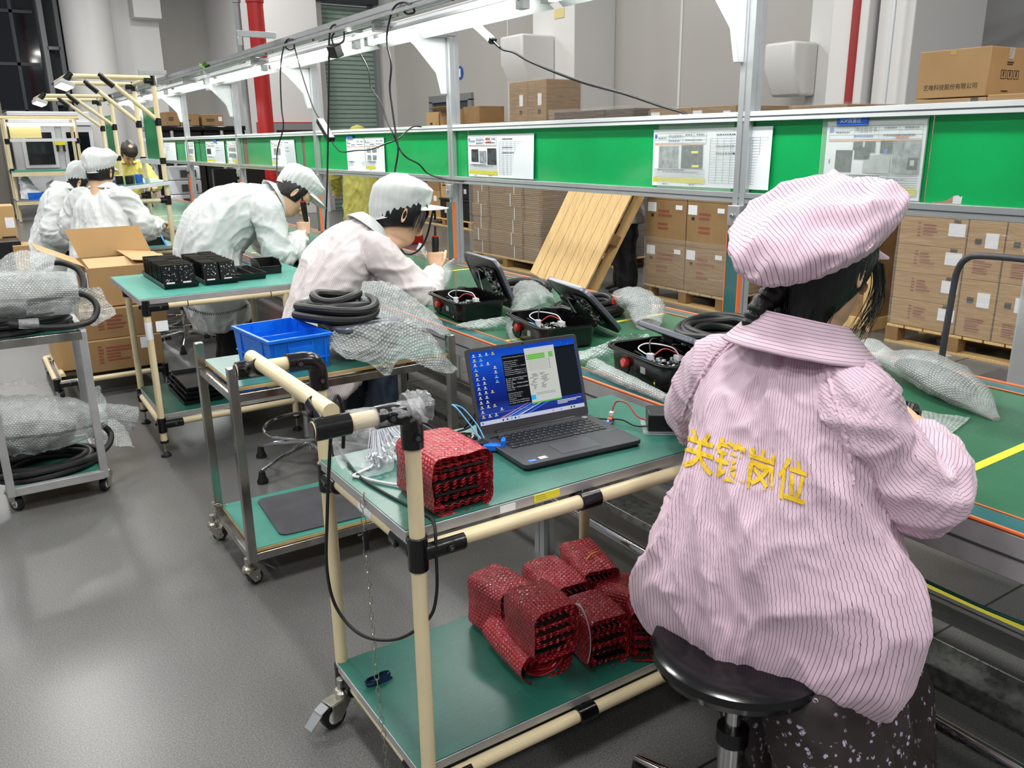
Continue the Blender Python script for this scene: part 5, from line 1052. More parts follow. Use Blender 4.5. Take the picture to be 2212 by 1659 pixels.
# ---- cartons --------------------------------------------------------------------
def carton(x0, x1, y0, y1, z0, z1, label, mt='cardboard', group=None, marks=(), tape=True, gap=True, yaw=0):
    """closed shipping carton; marks: (face, u0, v0, u1, v1, material) with face 'x' (toward -X) or 'y' (toward -Y), u to the viewer's right"""
    e = empty('carton', ((x0+x1)/2, (y0+y1)/2, z0), label, 'box', group)
    b = MB().mat(mt).bx(x0, x1, y0, y1, z0, z1).build('body', e, bevel=.004, smooth=35)
    if tape: MB().mat('cardboard_light').bx(x0-.0008, x1+.0008, (y0+y1)/2-.025, (y0+y1)/2+.025, z1-.03, z1+.0008).build('tape', e, smooth=0)
    if marks:
        m = MB()
        for f, u0, v0, u1, v1, k in marks:
            if f == 'x': m.mat(k).bx(x0-.0025, x0-.001, y1-(y1-y0)*u1, y1-(y1-y0)*u0, z0+(z1-z0)*v0, z0+(z1-z0)*v1)
            else: m.mat(k).bx(x0+(x1-x0)*u0, x0+(x1-x0)*u1, y0-.0025, y0-.001, z0+(z1-z0)*v0, z0+(z1-z0)*v1)
        m.build('printed_marks', e, smooth=0)
    if yaw: e.rotation_euler = (0, 0, yaw)
    return e
def scrm(f, u0, v0, u1, v1, k, n, seed):
    rnd = random.Random(seed); return [(f, u, v1-(v1-v0)*(i+.5)/n-(v1-v0)/n*.25, min(u1, u+(u1-u0)*rnd.uniform(.5, 1)), v1-(v1-v0)*(i+.5)/n+(v1-v0)/n*.25, k) for i in range(n) for u in (u0,)]
gl = 'cartons on the low cart'
carton(.50, .955, 5.57, 6.05, .148, .345, 'bottom right brown carton on the low cart behind the left cart', 'cardboard_brown', gl, scrm('y', .18, .25, .25, .85, 'box_red', 6, 1)+scrm('y', .28, .3, .6, .8, 'box_red', 5, 2)+[('y', .72, .6, .86, .95, 'paper')])
carton(.36, .485, 5.72, 6.25, .148, .40, 'narrow left carton standing on edge on the low cart', 'cardboard_light', gl)
carton(.505, 1.01, 5.60, 6.10, .346, .53, 'middle brown carton on the low cart under the open one', 'cardboard_brown', gl, scrm('y', .2, .3, .28, .8, 'box_red', 5, 3)+scrm('y', .3, .3, .6, .8, 'box_red', 4, 4))
cb = empty('carton', (.85, 5.98, .531), 'open carton with raised flaps on top of the low cart stack', 'box', gl)
bx0, bx1, by0, by1, bz0, bz1 = .60, 1.10, 5.66, 6.30, .531, .775
m = MB().mat('cardboard'); t = .005
m.bx(bx0, bx1, by0, by0+t, bz0, bz1).bx(bx0, bx1, by1-t, by1, bz0, bz1).bx(bx0, bx0+t, by0+t, by1-t, bz0, bz1).bx(bx1-t, bx1, by0+t, by1-t, bz0, bz1).bx(bx0, bx1, by0, by1, bz0, bz0+t); m.build('body', cb, smooth=0)
def flap(a, b, d, l, nm='flap'):
    a, b, d = V(a), V(b), V(d).normalized(); n = (b-a).cross(d).normalized()*.004
    k = (b-a)*.02; MB().mat('cardboard_light').loft([[a+k, b-k, b-k+d*l, a+k+d*l], [a+k+n, b-k+n, b-k+d*l+n, a+k+d*l+n]]).build(nm, cb, smooth=0)
flap((bx0, by0, bz1), (bx1, by0, bz1), (0, .97, .08), .30); flap((bx1, by0, bz1+.004), (bx1, by1, bz1+.004), (-1, 0, .12), .24)
flap((bx0, by0+.1, bz1), (bx0, by1, bz1), (-.86, .1, .42), .27); flap((bx0+.02, by1, bz1), (bx1, by1, bz1), (-.30, .12, .95), .20)
MB().mat('paper').bx(bx0-.002, bx0-.001, by0+.04, by0+.12, bz1-.13, bz1-.03).build('paper_label', cb, smooth=0)
# ================================================================== GOODS BEHIND THE LINE
def pallet(x0, x1, y0, y1, label, z=0, h=.14, parent=None):
    e = empty('wooden_pallet', ((x0+x1)/2, (y0+y1)/2, z), label, 'pallet', 'wooden pallets'); m = MB().mat('wood')
    n = 7
    for k in range(n): ya = y0+(y1-y0)*k/n; m.bx(x0, x1, ya+.006, ya+(y1-y0)/n-.006, z+h-.02, z+h)
    m.build('deck', e, bevel=.002); m = MB().mat('wood')
    for xx in (x0, (x0+x1)/2-.05, x1-.1):
        m.bx(xx, xx+.1, y0, y1, z, z+.018)
    m.build('runner', e); m = MB().mat('wood_dark')
    for xx in (x0, (x0+x1)/2-.05, x1-.1):
        for yy in (y0, (y0+y1)/2-.05, y1-.1): m.bx(xx, xx+.1, yy, yy+.1, z+.018, z+h-.02)
    m.build('block', e); return e
def film_shell(x0, x1, y0, y1, z0, z1, label, seed, d=.012, mt='stretch_film'):
    m = MB().mat(mt)
    per = [(x0-d, y0-d), (x1+d, y0-d), (x1+d, y1+d), (x0-d, y1+d)]; out = []
    for i in range(4):
        a, b = V((*per[i], 0)), V((*per[(i+1) % 4], 0))
        for k in range(14): out.append(a.lerp(b, k/14))
    n = len(out)
    def fn(u, v):
        p = out[round(u*n) % n]; c = V(((x0+x1)/2, (y0+y1)/2, 0)); q = V((p.x*2+seed, p.y*2, v*9)); k = 1+.006*noise.noise(q)-.004*math.sin(v*3.1)
        return V((c.x+(p.x-c.x)*k, c.y+(p.y-c.y)*k, z0+(z1-z0)*v+.01*noise.noise(q*2)))
    m.grid(fn, n, 18, True); return tag(m.build('stretch_film', smooth=60), label, 'film', 'stretch film around the pallets')
# --- right hand pallet with small cartons
G = 'cartons on the right hand pallet'
pallet(5.72, 6.72, 2.58, 3.60, 'pallet under the film wrapped cartons at the right, seen past the black handle')
for k in range(8):
    z = .142+.1985*k
    carton(5.72, 6.2, 3.085, 3.575, z, z+.197, ['bottom', 'second', 'third', 'fourth', 'fifth', 'sixth', 'seventh', 'eighth'][k]+' carton up in the left column of the right hand pallet', 'cardboard', G,
           [('x', .74, .42, .98, .86, 'paper'), ('x', .80, .88, .90, .99, 'box_ink')]+scrm('x', .28, .3, .33, .85, 'box_red', 5, k)+scrm('x', .36, .35, .6, .8, 'box_red', 4, k+30), tape=False)
for c, (y0, y1) in enumerate(((2.83, 3.075), (2.585, 2.82))):
    for k in range(4):
        z = .142+.40*k
        carton(5.72, 6.2, y0, y1, z, z+.398, ['bottom', 'second', 'third', 'top'][k]+' tall carton in the '+['middle', 'right'][c]+' column of the right hand pallet', 'cardboard', G,
               [('x', .5, .55, .85, .8, 'paper'), ('x', .22, .6, .4, .7, 'box_ink')]+scrm('x', .25, .1, .8, .35, 'box_red', 6, k+c*9), tape=False)
film_shell(5.72, 6.2, 2.585, 3.575, .15, 1.72, 'shiny stretch film around the cartons at the right, behind the black handle', 1)
cy = empty('carton', (5.95, 3.33, 1.735), 'large carton with a printed Chinese company name above the green boards, upper right', 'box', G)
MB().mat('cardboard').bx(5.72, 6.20, 3.09, 3.575, 1.735, 2.04).build('body', cy, bevel=.004)
m = MB().mat('box_ink').text('艺唯科技股份有限公司', (5.7185, 3.525, 1.787), (0, -1, 0), (0, 0, 1), .036, width=.37)
m.bx(5.93, 6.01, 3.0875, 3.089, 1.945, 1.952).bx(5.93, 6.0, 3.0875, 3.089, 1.933, 1.938)
for k, x in enumerate((5.87, 5.95, 6.03)): m.bx(x, x+.003, 3.0875, 3.089, 1.845, 1.90).bx(x+.06, x+.063, 3.0875, 3.089, 1.845, 1.90).bx(x, x+.063, 3.0875, 3.089, 1.845, 1.848).bx(x, x+.063, 3.0875, 3.089, 1.897, 1.90).bx(x+.025, x+.037, 3.0875, 3.089, 1.86, 1.89)
m.bx(5.90, 5.98, 3.0875, 3.089, 1.765, 1.772); m.build('printed_marks', cy, smooth=0, label='black printed characters and handling symbols')
MB().mat('cardboard_light').bx(5.719, 6.201, 3.32, 3.36, 2.005, 2.041).build('tape', cy, smooth=0); MB().mat('clear_bag').bx(5.94, 6.0, 3.087, 3.0885, 1.97, 2.041).build('clear_tape', cy, smooth=0)
# --- middle pallet, large cartons
G = 'large cartons on the middle pallet'
pallet(5.5, 6.5, 5.02, 6.05, 'pallet under the large wrapped cartons left of the nearest post')
for k in range(4):
    for c, (y0, y1) in enumerate(((5.525, 6.05), (5.02, 5.515))):
        z = .145+.402*k
        carton(5.5, 6.3, y0, y1, z, z+.40, ['bottom', 'second', 'third', 'top'][k]+' large carton in the '+['left', 'right'][c]+' stack of the middle pallet', 'cardboard_brown', G, [('x', .03, .72, .25, .93, 'paper'), ('x', .12, .6, .19, .67, 'box_ink'), ('x', .74, .8, .9, .9, 'paper')]+scrm('x', .3, .6, .75, .8, 'box_red', 2, k*3+c)+scrm('x', .3, .3, .6, .5, 'box_red', 2, k*5+c), tape=False)
film_shell(5.5, 6.3, 5.02, 6.05, .12, .6, 'stretch film bunched around the lower cartons of the middle pallet', 5)
film_shell(5.5, 6.3, 5.02, 6.05, 1.3, 1.74, 'stretch film around the top cartons of the middle pallet', 6)
# --- crate right of the pink cap
m = MB().mat('wood_dark')
for k in range(5): m.bx(5.9, 5.92, 3.84, 4.78, .1+.19*k, .1+.19*k+.182)
m.bx(5.92, 6.8, 3.86, 4.76, .1, 1.05).mat('wood').bx(5.88, 5.9, 3.84, 3.92, .08, 1.05).bx(5.88, 5.9, 4.70, 4.78, .08, 1.05).bx(5.88, 6.8, 3.84, 4.78, 0, .1)
tag(m.build('wooden_crate', bevel=.003), 'brown plank crate on the floor just right of the pink cap brim', 'crate')
carton(5.9, 6.6, 4.25, 4.78, 1.052, 1.735, 'film wrapped carton on the plank crate, showing just over the board right of the nearest post', 'cardboard_brown', None, tape=False)
film_shell(5.9, 6.6, 4.25, 4.78, 1.3, 1.745, 'stretch film on the carton right of the nearest post', 8)
# --- stack of flattened cartons
def flats(x0, x1, y0, y1, z0, z1, cols, n, label, group, mt='flat_boards', strap=True, seed=0):
    rnd = random.Random(seed)
    for c in range(cols):
        ya = y0+(y1-y0)*c/cols; yb = y0+(y1-y0)*(c+1)/cols; hh = (z1-z0)/n
        for k in range(n):
            j = rnd.uniform(-.015, .015); z = z0+hh*k; e = empty('flat_carton_bundle', (x0+.2, (ya+yb)/2, z), label, 'flattened cartons', group)
            MB().mat(mt).bx(x0+j+(.0 if c % 2 else .03), x1+j, ya+.006, yb-.006+rnd.uniform(-.01, .0), z+.002, z+hh-.002).build('boards', e, bevel=.004)
            if strap and c % 2: yy = (ya+yb)/2+rnd.uniform(-.05, .05); MB().mat('paper').bx(x0+j-.003, x0+j, yy-.006, yy+.006, z, z+hh).build('strap', e, smooth=0)
pallet(5.45, 6.45, 7.74, 9.26, 'pallet under the stack of flattened cartons behind the first open case')
flats(5.45, 6.3, 7.76, 9.24, .142, 1.50, 4, 9, 'bundle of flattened brown cartons in the film wrapped stack behind the steep black lid', 'bundles of flattened cartons', seed=4)
film_shell(5.45, 6.3, 7.76, 9.24, .142, 1.5, 'stretch film around the stack of flattened cartons behind the steep lid', 9, .03)
mk('flat_dark', '#3d342c', .35, noise_amt=.3, noise_scale=12, stretch=(1, 1, 8))
flats(6.55, 7.4, 7.5, 9.05, .142, 1.83, 3, 8, 'dark bundle of wrapped flat goods in the black stack behind the flattened cartons', 'dark flat bundles', 'flat_dark', False, 6)
film_shell(6.55, 7.4, 7.5, 9.05, .15, 1.86, 'glossy film around the dark stack left of the leaning wooden pallet', 12, .03)
pallet(6.5, 7.45, 7.48, 9.08, 'pallet under the dark wrapped stack')
# --- tall wrapped cartons
G = 'tall wrapped cartons'
pallet(6.6, 7.2, 9.22, 10.12, 'pallet under the tall wrapped cartons left of the duct hood')
for c, (y0, y1) in enumerate(((9.24, 9.66), (9.67, 10.1))):
    for k in range(2):
        z = .145+1.052*k; carton(6.6, 7.16, y0, y1, z, z+1.05, ['lower', 'upper'][k]+' tall carton on the '+['right', 'left'][c]+' of the wrapped pair below the duct hood', 'cardboard_brown', G, [('x', .55, .7, .75, .84, 'paper'), ('x', .55, .6, .7, .65, 'box_ink')], tape=False)
film_shell(6.6, 7.16, 9.24, 10.1, 1.0, 2.26, 'glossy stretch film around the tall cartons below the duct hood', 13, .02)
# --- mixed goods by the lift door
G = 'cartons near the lift door'
pallet(7.4, 8.4, 12.6, 14.6, 'pallet under the mixed cartons and black totes by the lift door')
def tote(x0, x1, y0, y1, z0, z1, label):
    e = empty('black_tote', ((x0+x1)/2, (y0+y1)/2, z0), label, 'tote', 'black totes')
    MB().mat('black_plastic').bx(x0+.02, x1-.02, y0+.02, y1-.02, z0, z1-.03).build('body', e, bevel=.01); MB().mat('black_plastic').bx(x0, x1, y0, y1, z1-.03, z1).build('rim', e, bevel=.006); MB().mat('paper').bx(x0+.016, x0+.019, (y0+y1)/2-.05, (y0+y1)/2-.02, z0+.1, z0+.18).bx(x0+.016, x0+.019, (y0+y1)/2+.0, (y0+y1)/2+.03, z0+.1, z0+.18).build('stickers', e, smooth=0)
tote(7.4, 8.1, 12.62, 13.3, .142, .50, 'bottom right black tote on the pallet by the lift door'); tote(7.4, 8.1, 13.32, 13.75, .142, .50, 'bottom middle black tote on the pallet by the lift door'); tote(7.45, 8.1, 12.62, 13.2, .502, .78, 'upper black tote on the pallet by the lift door'); tote(7.45, 8.1, 12.65, 13.0, .782, 1.2, 'topmost black tote beside the second post')
for a in ((7.45, 8.2, 13.8, 14.6, .142, .62, 'lowest left carton by the lift door', 'cardboard'), (7.45, 8.2, 13.8, 14.6, .622, .95, 'middle left carton by the lift door', 'cardboard_brown'), (7.45, 8.1, 13.32, 13.75, .502, 1.0, 'upright carton between the black totes and the left cartons', 'cardboard_light'), (7.5, 8.1, 13.0, 13.75, 1.21, 1.5, 'carton lying over the black totes by the lift door', 'cardboard'), (7.45, 8.2, 13.8, 14.6, .952, 1.45, 'upper left carton by the lift door with a white label', 'cardboard')):
    carton(*a[:6], a[6], a[7], G, [('x', .7, .6, .85, .8, 'paper')]+scrm('x', .15, .4, .5, .6, 'box_ink', 2, 3), tape=True)
pallet(7.4, 8.6, 10.8, 12.5, 'pallet of small cartons right of the second post'); 
for k, (y0, y1, z0, z1, lb) in enumerate(((12.15, 12.5, .142, 1.1, 'tall plain carton low on the small carton pallet'), (11.6, 12.14, .142, 1.1, 'second plain carton low on the small carton pallet'), (10.85, 11.59, .142, 1.1, 'third plain carton low on the small carton pallet'), (11.0, 12.4, 1.102, 1.5, 'long carton under the small labelled cartons'), (12.05, 12.4, 1.502, 1.78, 'small labelled carton just right of the second post'), (11.65, 12.03, 1.502, 1.78, 'second small labelled carton right of the second post'), (11.25, 11.63, 1.502, 1.76, 'third small labelled carton right of the second post'))):
    carton(7.5, 8.3, y0, y1, z0, z1, lb, ['cardboard', 'cardboard_brown'][k % 2], G, [('x', .35, .5, .6, .85, 'paper')] if z0 > 1.2 else (), tape=False)
carton(7.5, 8.0, 13.82, 14.3, 1.452, 2.0, 'narrow upright carton left of the open one above the rail', 'cardboard_light', G, scrm('x', .3, .2, .6, .7, 'box_ink', 4, 8), tape=False)
co = empty('carton', (7.8, 13.4, 1.502), 'open carton with raised flaps above the rail left of the second post', 'box', G)
MB().mat('cardboard').bx(7.5, 8.1, 13.05, 13.78, 1.502, 2.02).build('body', co, bevel=.004); flap((7.5, 13.78, 2.02), (7.5, 13.05, 2.02), (-.8, 0, .15), .25); bpy.data.objects['flap'].name
for o_ in [o for o in bpy.data.objects if o.parent is cb and o.name.startswith('flap')][-1:]:
    o_.parent = co; o_.data.transform(Matrix.Translation(V((.85, 5.98, .531))-V((7.8, 13.4, 1.502))))
carton(7.55, 8.05, 12.5, 13.03, 1.502, 2.05, 'brown carton right behind the second post above the rail', 'cardboard_brown', G, tape=False)
pallet(7.3, 8.3, 14.75, 15.05, 'end of a pallet behind the woman in white') if False else None
# --- leaning wooden pallet being carried
lp_ = empty('wooden_pallet', (5.0, 6.4, .5), 'pale plank pallet tilted on its edge by the person in the grey coat', 'pallet', 'wooden pallets')
BR = V((4.81, 6.19, .01)); wv = V((-.05, .76, .2)).normalized(); ln = (V((.52, -.36, 1.18))-wv*wv.dot(V((.52, -.36, 1.18)))).normalized(); nn = wv.cross(ln).normalized()
if nn.x < 0: nn = -nn                                                  # underside faces away from the line
Wp, Lp = .78, 1.32
m = MB().mat('wood')
for k in range(7): m.box(BR+wv*(Wp*(k+.5)/7)+ln*Lp/2, (Wp/7-.004, Lp, .022), wv, ln, wv.cross(ln))
m.build('deck', lp_, bevel=.002)
m = MB().mat('wood')
for f in (.06, .5, .94): m.box(BR+wv*Wp*.5+ln*(Lp*f)+nn*.14, (Wp, .1, .022), wv, ln, wv.cross(ln))
for g in (.06, .94): m.box(BR+wv*Wp*g+ln*Lp*.5+nn*.15, (.1, Lp, .022), wv, ln, wv.cross(ln))
m.build('runner', lp_)
m = MB().mat('wood_dark')
for f in (.06, .5, .94):
    for g in (.07, .5, .93): m.box(BR+wv*Wp*g+ln*Lp*f+nn*.07, (.1, .1, .12), wv, ln, wv.cross(ln))
m.build('block', lp_)
# --- hand truck handle, grey cabinet, film scrap
ht = empty('hand_truck', (4.4, 2.2, 0), 'hand truck with a bent dark grey tube handle in front of the right hand pallet', 'hand truck')
mk('dark_tube', '#4a4a50', .4, metal=.3)
MB().mat('dark_tube').tube(catmull([(4.3, 2.36, .14), (4.3, 2.36, .4), (4.3, 2.35, .70), (4.3, 2.34, .82), (4.3, 2.30, .885), (4.3, 2.22, .905), (4.3, 2.0, .91), (4.3, 1.72, .905), (4.3, 1.64, .885), (4.3, 1.6, .82), (4.3, 1.6, .5), (4.3, 1.6, .14)], 8), .017, 14).build('handle', ht)
MB().mat('dark_tube').bx(4.25, 5.1, 1.52, 2.44, .11, .14).build('platform', ht, bevel=.01)
for x, y in ((4.35, 1.6), (4.35, 2.36), (5.0, 1.6), (5.0, 2.36)): caster((x, y, 0), ht, 0, .045, False, .11)
m = MB().mat('machine_white').bx(2.98, 3.5, .78, 1.40, 0, 1.06); tag(m.build('grey_cabinet', bevel=.01), 'plain light grey cabinet beyond the belt at the right edge', 'cabinet')
crumple('film_scrap', 'clear_bag', tuple(at(2005, 780, z=.05)), .12, .09, .05, None, 5, 18, .5); tag(bpy.data.objects['film_scrap'], 'crumpled clear film on the floor by the hand truck', 'scrap')

# ================================================================== FAR END
# --- pipe stations with lamps
def station(x, y0, y1, label, shelf_z=None, top=2.02):
    e = empty('pipe_station', (x, (y0+y1)/2, 0), label, 'workstation', 'cream pipe stations')
    xl_ = x-.62
    for y in (y0, y1):
        pipe_part((x, y, .02), (x, y, top), e, 'post', .02); joint((x, y, top-.02), [((-1, 0, 0), .07)], e, r=.026); joint((x, y, 1.68), [], e, r=.026, h=.06); joint((x, y, 1.37), [], e, r=.026, h=.05); joint((x, y, 1.05), [((-1, 0, 0), .06)], e, r=.026)
        pipe_part((xl_, y, top), (x, y, top), e, 'arm', .018); pipe_part((x, y, 1.69), (x-.36, y, top), e, 'brace', .018)
        MB().mat('black_joint').cyl((x-.30, y, top-.07), (x-.40, y, top+.02), .024).cyl((xl_-.02, y, top-.03), (xl_+.03, y, top+.02), .024).build('pipe_joint', e); pipe_part((x-.34, y, 1.05), (x, y, 1.05), e, 'rail_pipe', .018)
    pipe_part((x, y0, top), (x, y1, top), e, 'rail_pipe', .018); pipe_part((xl_, y0, top), (xl_, y1, top), e, 'rail_pipe', .018)
    MB().mat('alu_white').bx(x-.03, x+.0, y0, y1, 1.34, 1.38).build('cross_bar', e); MB().mat('green_board_pale').bx(x-.012, x-.008, y0+.02, y1-.3, 1.38, 1.80).build('green_panel', e, smooth=0)
    lm = MB().mat('lamp_hood').box((xl_-.02, y0+.1, top-.06), (.10, .5, .03), (.94, 0, -.34)).build('lamp', e, bevel=.004); MB().mat('led_face').box((xl_-.025, y0+.1, top-.078), (.085, .48, .006), (.94, 0, -.34)).build('light_face', lm, smooth=0)
    pipe_part((x-.55, y0, .62), (x, y0, .62), e, 'rail_pipe', .018); pipe_part((x-.55, y1, .62), (x, y1, .62), e, 'rail_pipe', .018)
    for y in (y0, y1): pipe_part((x-.55, y, .02), (x-.55, y, .62), e, 'post', .018)
    MB().mat('alu_dull').bx(x-.60, x+.03, y0-.03, y1+.03, .645, .668).build('table_board', e, bevel=.002); MB().mat('teal_mat').bx(x-.60, x+.03, y0-.03, y1+.03, .668, .671).build('mat_top', e, smooth=0)
    if shelf_z: MB().mat('machine_white').box((x-.2, (y0+y1)/2, shelf_z), (.46, .95, .03), (1, 0, .09)).mat('green_mat').box((x-.2, (y0+y1)/2, shelf_z+.017), (.44, .93, .004), (1, 0, .09)).build('upper_shelf', e, bevel=.003)
    return e
station(1.5, 7.6, 8.45, 'nearer cream pipe station with lamps and a tilted shelf, beside the capped workers', 1.17)
station(1.5, 9.8, 10.6, 'farther cream pipe station with lamps behind the capped workers', None, 1.98)
def jar(x, y, z, c, label):
    tag(MB().mat(c).lathe([(.03, 0), (.032, .05), (.03, .07)], (x, y, z), 14).build('plug_connector', bevel=.003), label, 'connector', 'connectors on the tilted shelf')
zz = 1.165
for k, (dx, dy, c, lb) in enumerate(((-.34, .10, 'tag_blue', 'blue connector at the left end of the tilted shelf'), (-.30, -.05, 'black_plastic', 'black connector in the middle of the tilted shelf'), (-.28, .05, 'yellow_line', 'yellow connector on the tilted shelf'), (-.22, -.12, 'leaf', 'green connector on the tilted shelf'), (-.16, -.15, 'tag_blue', 'blue connector at the right end of the tilted shelf'), (-.25, -.22, 'black_plastic', 'black connector at the front of the tilted shelf'))): jar(1.5+dx, 8.02+dy, zz+.022+(dx+.2)*.09, c, lb)
e = empty('test_device', (1.3, 7.75, .672), 'black test device with a blue lead on the station table', 'device'); MB().mat('black_plastic').bx(1.15, 1.45, 7.68, 7.9, .672, .74).build('body', e, bevel=.005); MB().mat('wire_blue').tube(catmull([(1.3, 7.8, .74), (1.33, 7.78, .86), (1.4, 7.72, .80), (1.45, 7.62, .66)], 8), .008, 8).build('lead', e)
# --- big machine and bench at the far left
mc = empty('machine', (2.0, 22.5, 0), 'large white machine with two dark windows and a yellow tag at the far left', 'machine')
MB().mat('machine_white').bx(1.25, 2.9, 22.2, 24, .25, 2.25).build('body', mc, bevel=.02)
for x0, x1 in ((1.52, 2.05), (2.35, 2.82)): MB().mat('alu_white').bx(x0-.08, x1+.08, 22.14, 22.2, 1.02, 1.92).build('door', mc, bevel=.01); MB().mat('dark_glass').bx(x0, x1, 22.12, 22.145, 1.1, 1.8).build('window_pane', mc, smooth=0)
MB().mat('yellow_line').bx(2.09, 2.31, 22.1, 22.14, 1.52, 1.6).mat('black_plastic').bx(2.11, 2.16, 22.1, 22.14, 1.38, 1.52).bx(2.24, 2.29, 22.1, 22.14, 1.38, 1.52).build('tag', mc, smooth=0)
MB().mat('alu_white').bx(1.2, 2.95, 22.1, 22.3, 1.95, 2.02).build('cover_edge', mc)
tag(MB().mat('machine_grey').bx(.2, 1.12, 21.3, 23, .06, 2.42).mat('slot_dark').bx(1.0, 1.02, 21.28, 21.3, .06, 2.42).build('steel_cabinet', bevel=.02), 'brushed steel cabinet at the far left edge', 'cabinet')
fb_ = empty('pipe_bench', (1.7, 20, 0), 'far cream pipe bench with light bars in front of the white machine', 'bench')
for x in (1.05, 2.32): pipe_part((x, 20.0, .02), (x, 20.0, 2.05), fb_, 'post', .03); pipe_part((x, 20.7, .02), (x, 20.7, 2.05), fb_, 'post', .03); joint((x, 20, 1.02), [], fb_, r=.045, h=.1); joint((x, 20, 1.6), [], fb_, r=.045, h=.1)
for z, c in ((1.92, 'led_face'), (1.62, 'alu_white')): MB().mat(c).bx(1.1, 2.3, 19.96, 20.02, z-.03, z+.03).build('light_bar', fb_)
pipe_part((1.0, 20, 2.05), (2.4, 20, 2.05), fb_, 'rail_pipe', .03); MB().mat('plywood').bx(1.0, 2.4, 20.0, 20.5, 2.06, 2.1).build('top_board', fb_)
MB().mat('yellow_tag').bx(1.12, 1.68, 20.04, 20.05, 1.66, 1.9).build('yellow_sheet', fb_, smooth=0)
MB().mat('teal_mat').bx(1.02, 2.4, 19.8, 20.7, 1.0, 1.03).mat('cream_pipe').bx(1.02, 2.4, 19.78, 19.82, .92, 1.0).build('work_top', fb_); MB().mat('grey_metal').bx(1.02, 2.4, 19.8, 20.7, .42, .45).mat('cream_pipe').bx(1.02, 2.4, 19.78, 19.82, .36, .42).build('lower_shelf', fb_)
crate_at((1.42, 20.0, .452), .35, .3, .14, 'small blue crate on the lower shelf of the far bench', 0, False)
sheet_patch('plastic_bag', [[(1.15, 20.2, .85), (1.3, 20.2, .92), (1.4, 20.2, .7)], [(1.12, 20.0, .6), (1.28, 19.95, .65), (1.5, 20.0, .6)], [(1.12, 19.95, .47), (1.3, 19.9, .47), (1.55, 19.95, .47)]], 'white plastic bag on the lower shelf of the far bench', 'bag', 'machine_white', 16, 14, .02, 8, 3)
sheet_patch('plastic_bag', [[(1.62, 20.1, .75), (1.75, 20.1, .82), (1.9, 20.1, .72)], [(1.6, 20.0, .6), (1.78, 19.95, .66), (1.95, 20.0, .6)], [(1.6, 19.9, .47), (1.8, 19.9, .47), (2.0, 19.95, .47)]], 'second plastic bag right of the small blue crate on the far bench', 'bag', 'machine_white', 16, 14, .02, 8, 5)
# --- left edge carton
carton(.15, .62, 13.0, 13.5, .0, .75, 'upright carton with a white label at the left edge of the photo', 'cardboard_light', None, [('y', .74, .62, .96, .80, 'paper')]+scrm('y', .6, .2, .95, .5, 'box_ink', 3, 2))
carton(.5, .9, 12.2, 12.7, .0, .30, 'low carton on the floor beside the upright labelled one', 'cardboard', None)
tag(MB().mat('black_plastic').bx(.2, .6, 12.3, 12.8, 0, .35).mat('tag_blue').bx(.25, .3, 12.29, 12.3, .05, .12).build('black_box', bevel=.01), 'black box with a blue corner low at the left edge', 'box')
# --- black covered goods behind the line
for k, (x0, x1, lb) in enumerate(((2.95, 3.75, 'left black covered rack behind the far boards'), (3.78, 4.5, 'right black covered rack behind the far boards'))):
    e = empty('covered_rack', ((x0+x1)/2, 15.8, 0), lb, 'rack', 'black covered racks'); MB().mat('fabric_black').bx(x0, x1, 15.5, 16.2, .1, 1.72).build('cover', e, bevel=.02); MB().mat('black_gloss').bx(x0-.02, x1+.02, 15.45, 16.25, 1.72, 1.80).build('lid', e, bevel=.02); MB().mat('alu').cyl((x0+.3, 15.47, 0), (x0+.3, 15.47, 1.72), .03).build('pole', e)
for k, (x0, x1, lb) in enumerate(((3.2, 3.42, 'narrow carton on the black covered rack'), (3.43, 3.74, 'middle carton with characters on the black covered rack'), (3.79, 4.15, 'right carton with a label on the black covered rack'))): carton(x0, x1, 15.55, 16.0, 1.805, 2.03-.02*k, lb, 'cardboard_brown', 'cartons on the black racks', scrm('y', .2, .35, .6, .65, 'box_ink', 2, k)+([('y', .78, .4, .95, .8, 'paper')] if k == 2 else []), tape=False)
dr = empty('drawer_unit', (2.85, 13.2, 0), 'pale translucent drawer unit behind the line under the far boards', 'drawers')
MB().mat('grey_metal').bx(2.62, 3.08, 13.0, 13.5, 0, .6).build('stand', dr)
for k in range(3): d_ = MB().mat('pale_plastic').bx(2.62, 3.06, 13.0, 13.45, .6+.2*k, .795+.2*k).build('drawer', dr, bevel=.015); MB().mat('slot_dark').bx(2.78, 3.0, 12.985, 12.998, .64+.2*k, .74+.2*k).build('front_panel', d_, smooth=0)
tag(MB().mat('black_plastic').bx(3.3, 3.9, 12.9, 13.4, 0, .75).mat('yellow_line').bx(3.5, 3.62, 12.88, 12.9, .7, .76).build('black_box', bevel=.01), 'black box with a yellow handle behind the bent man', 'box')
tag(MB().mat('black_gloss').bx(2.75, 3.4, 11.0, 11.1, .8, 1.2).bx(3.0, 3.1, 11.0, 11.1, 0, .8).build('monitor', bevel=.01), 'black flat screen behind the far end of the line', 'screen')

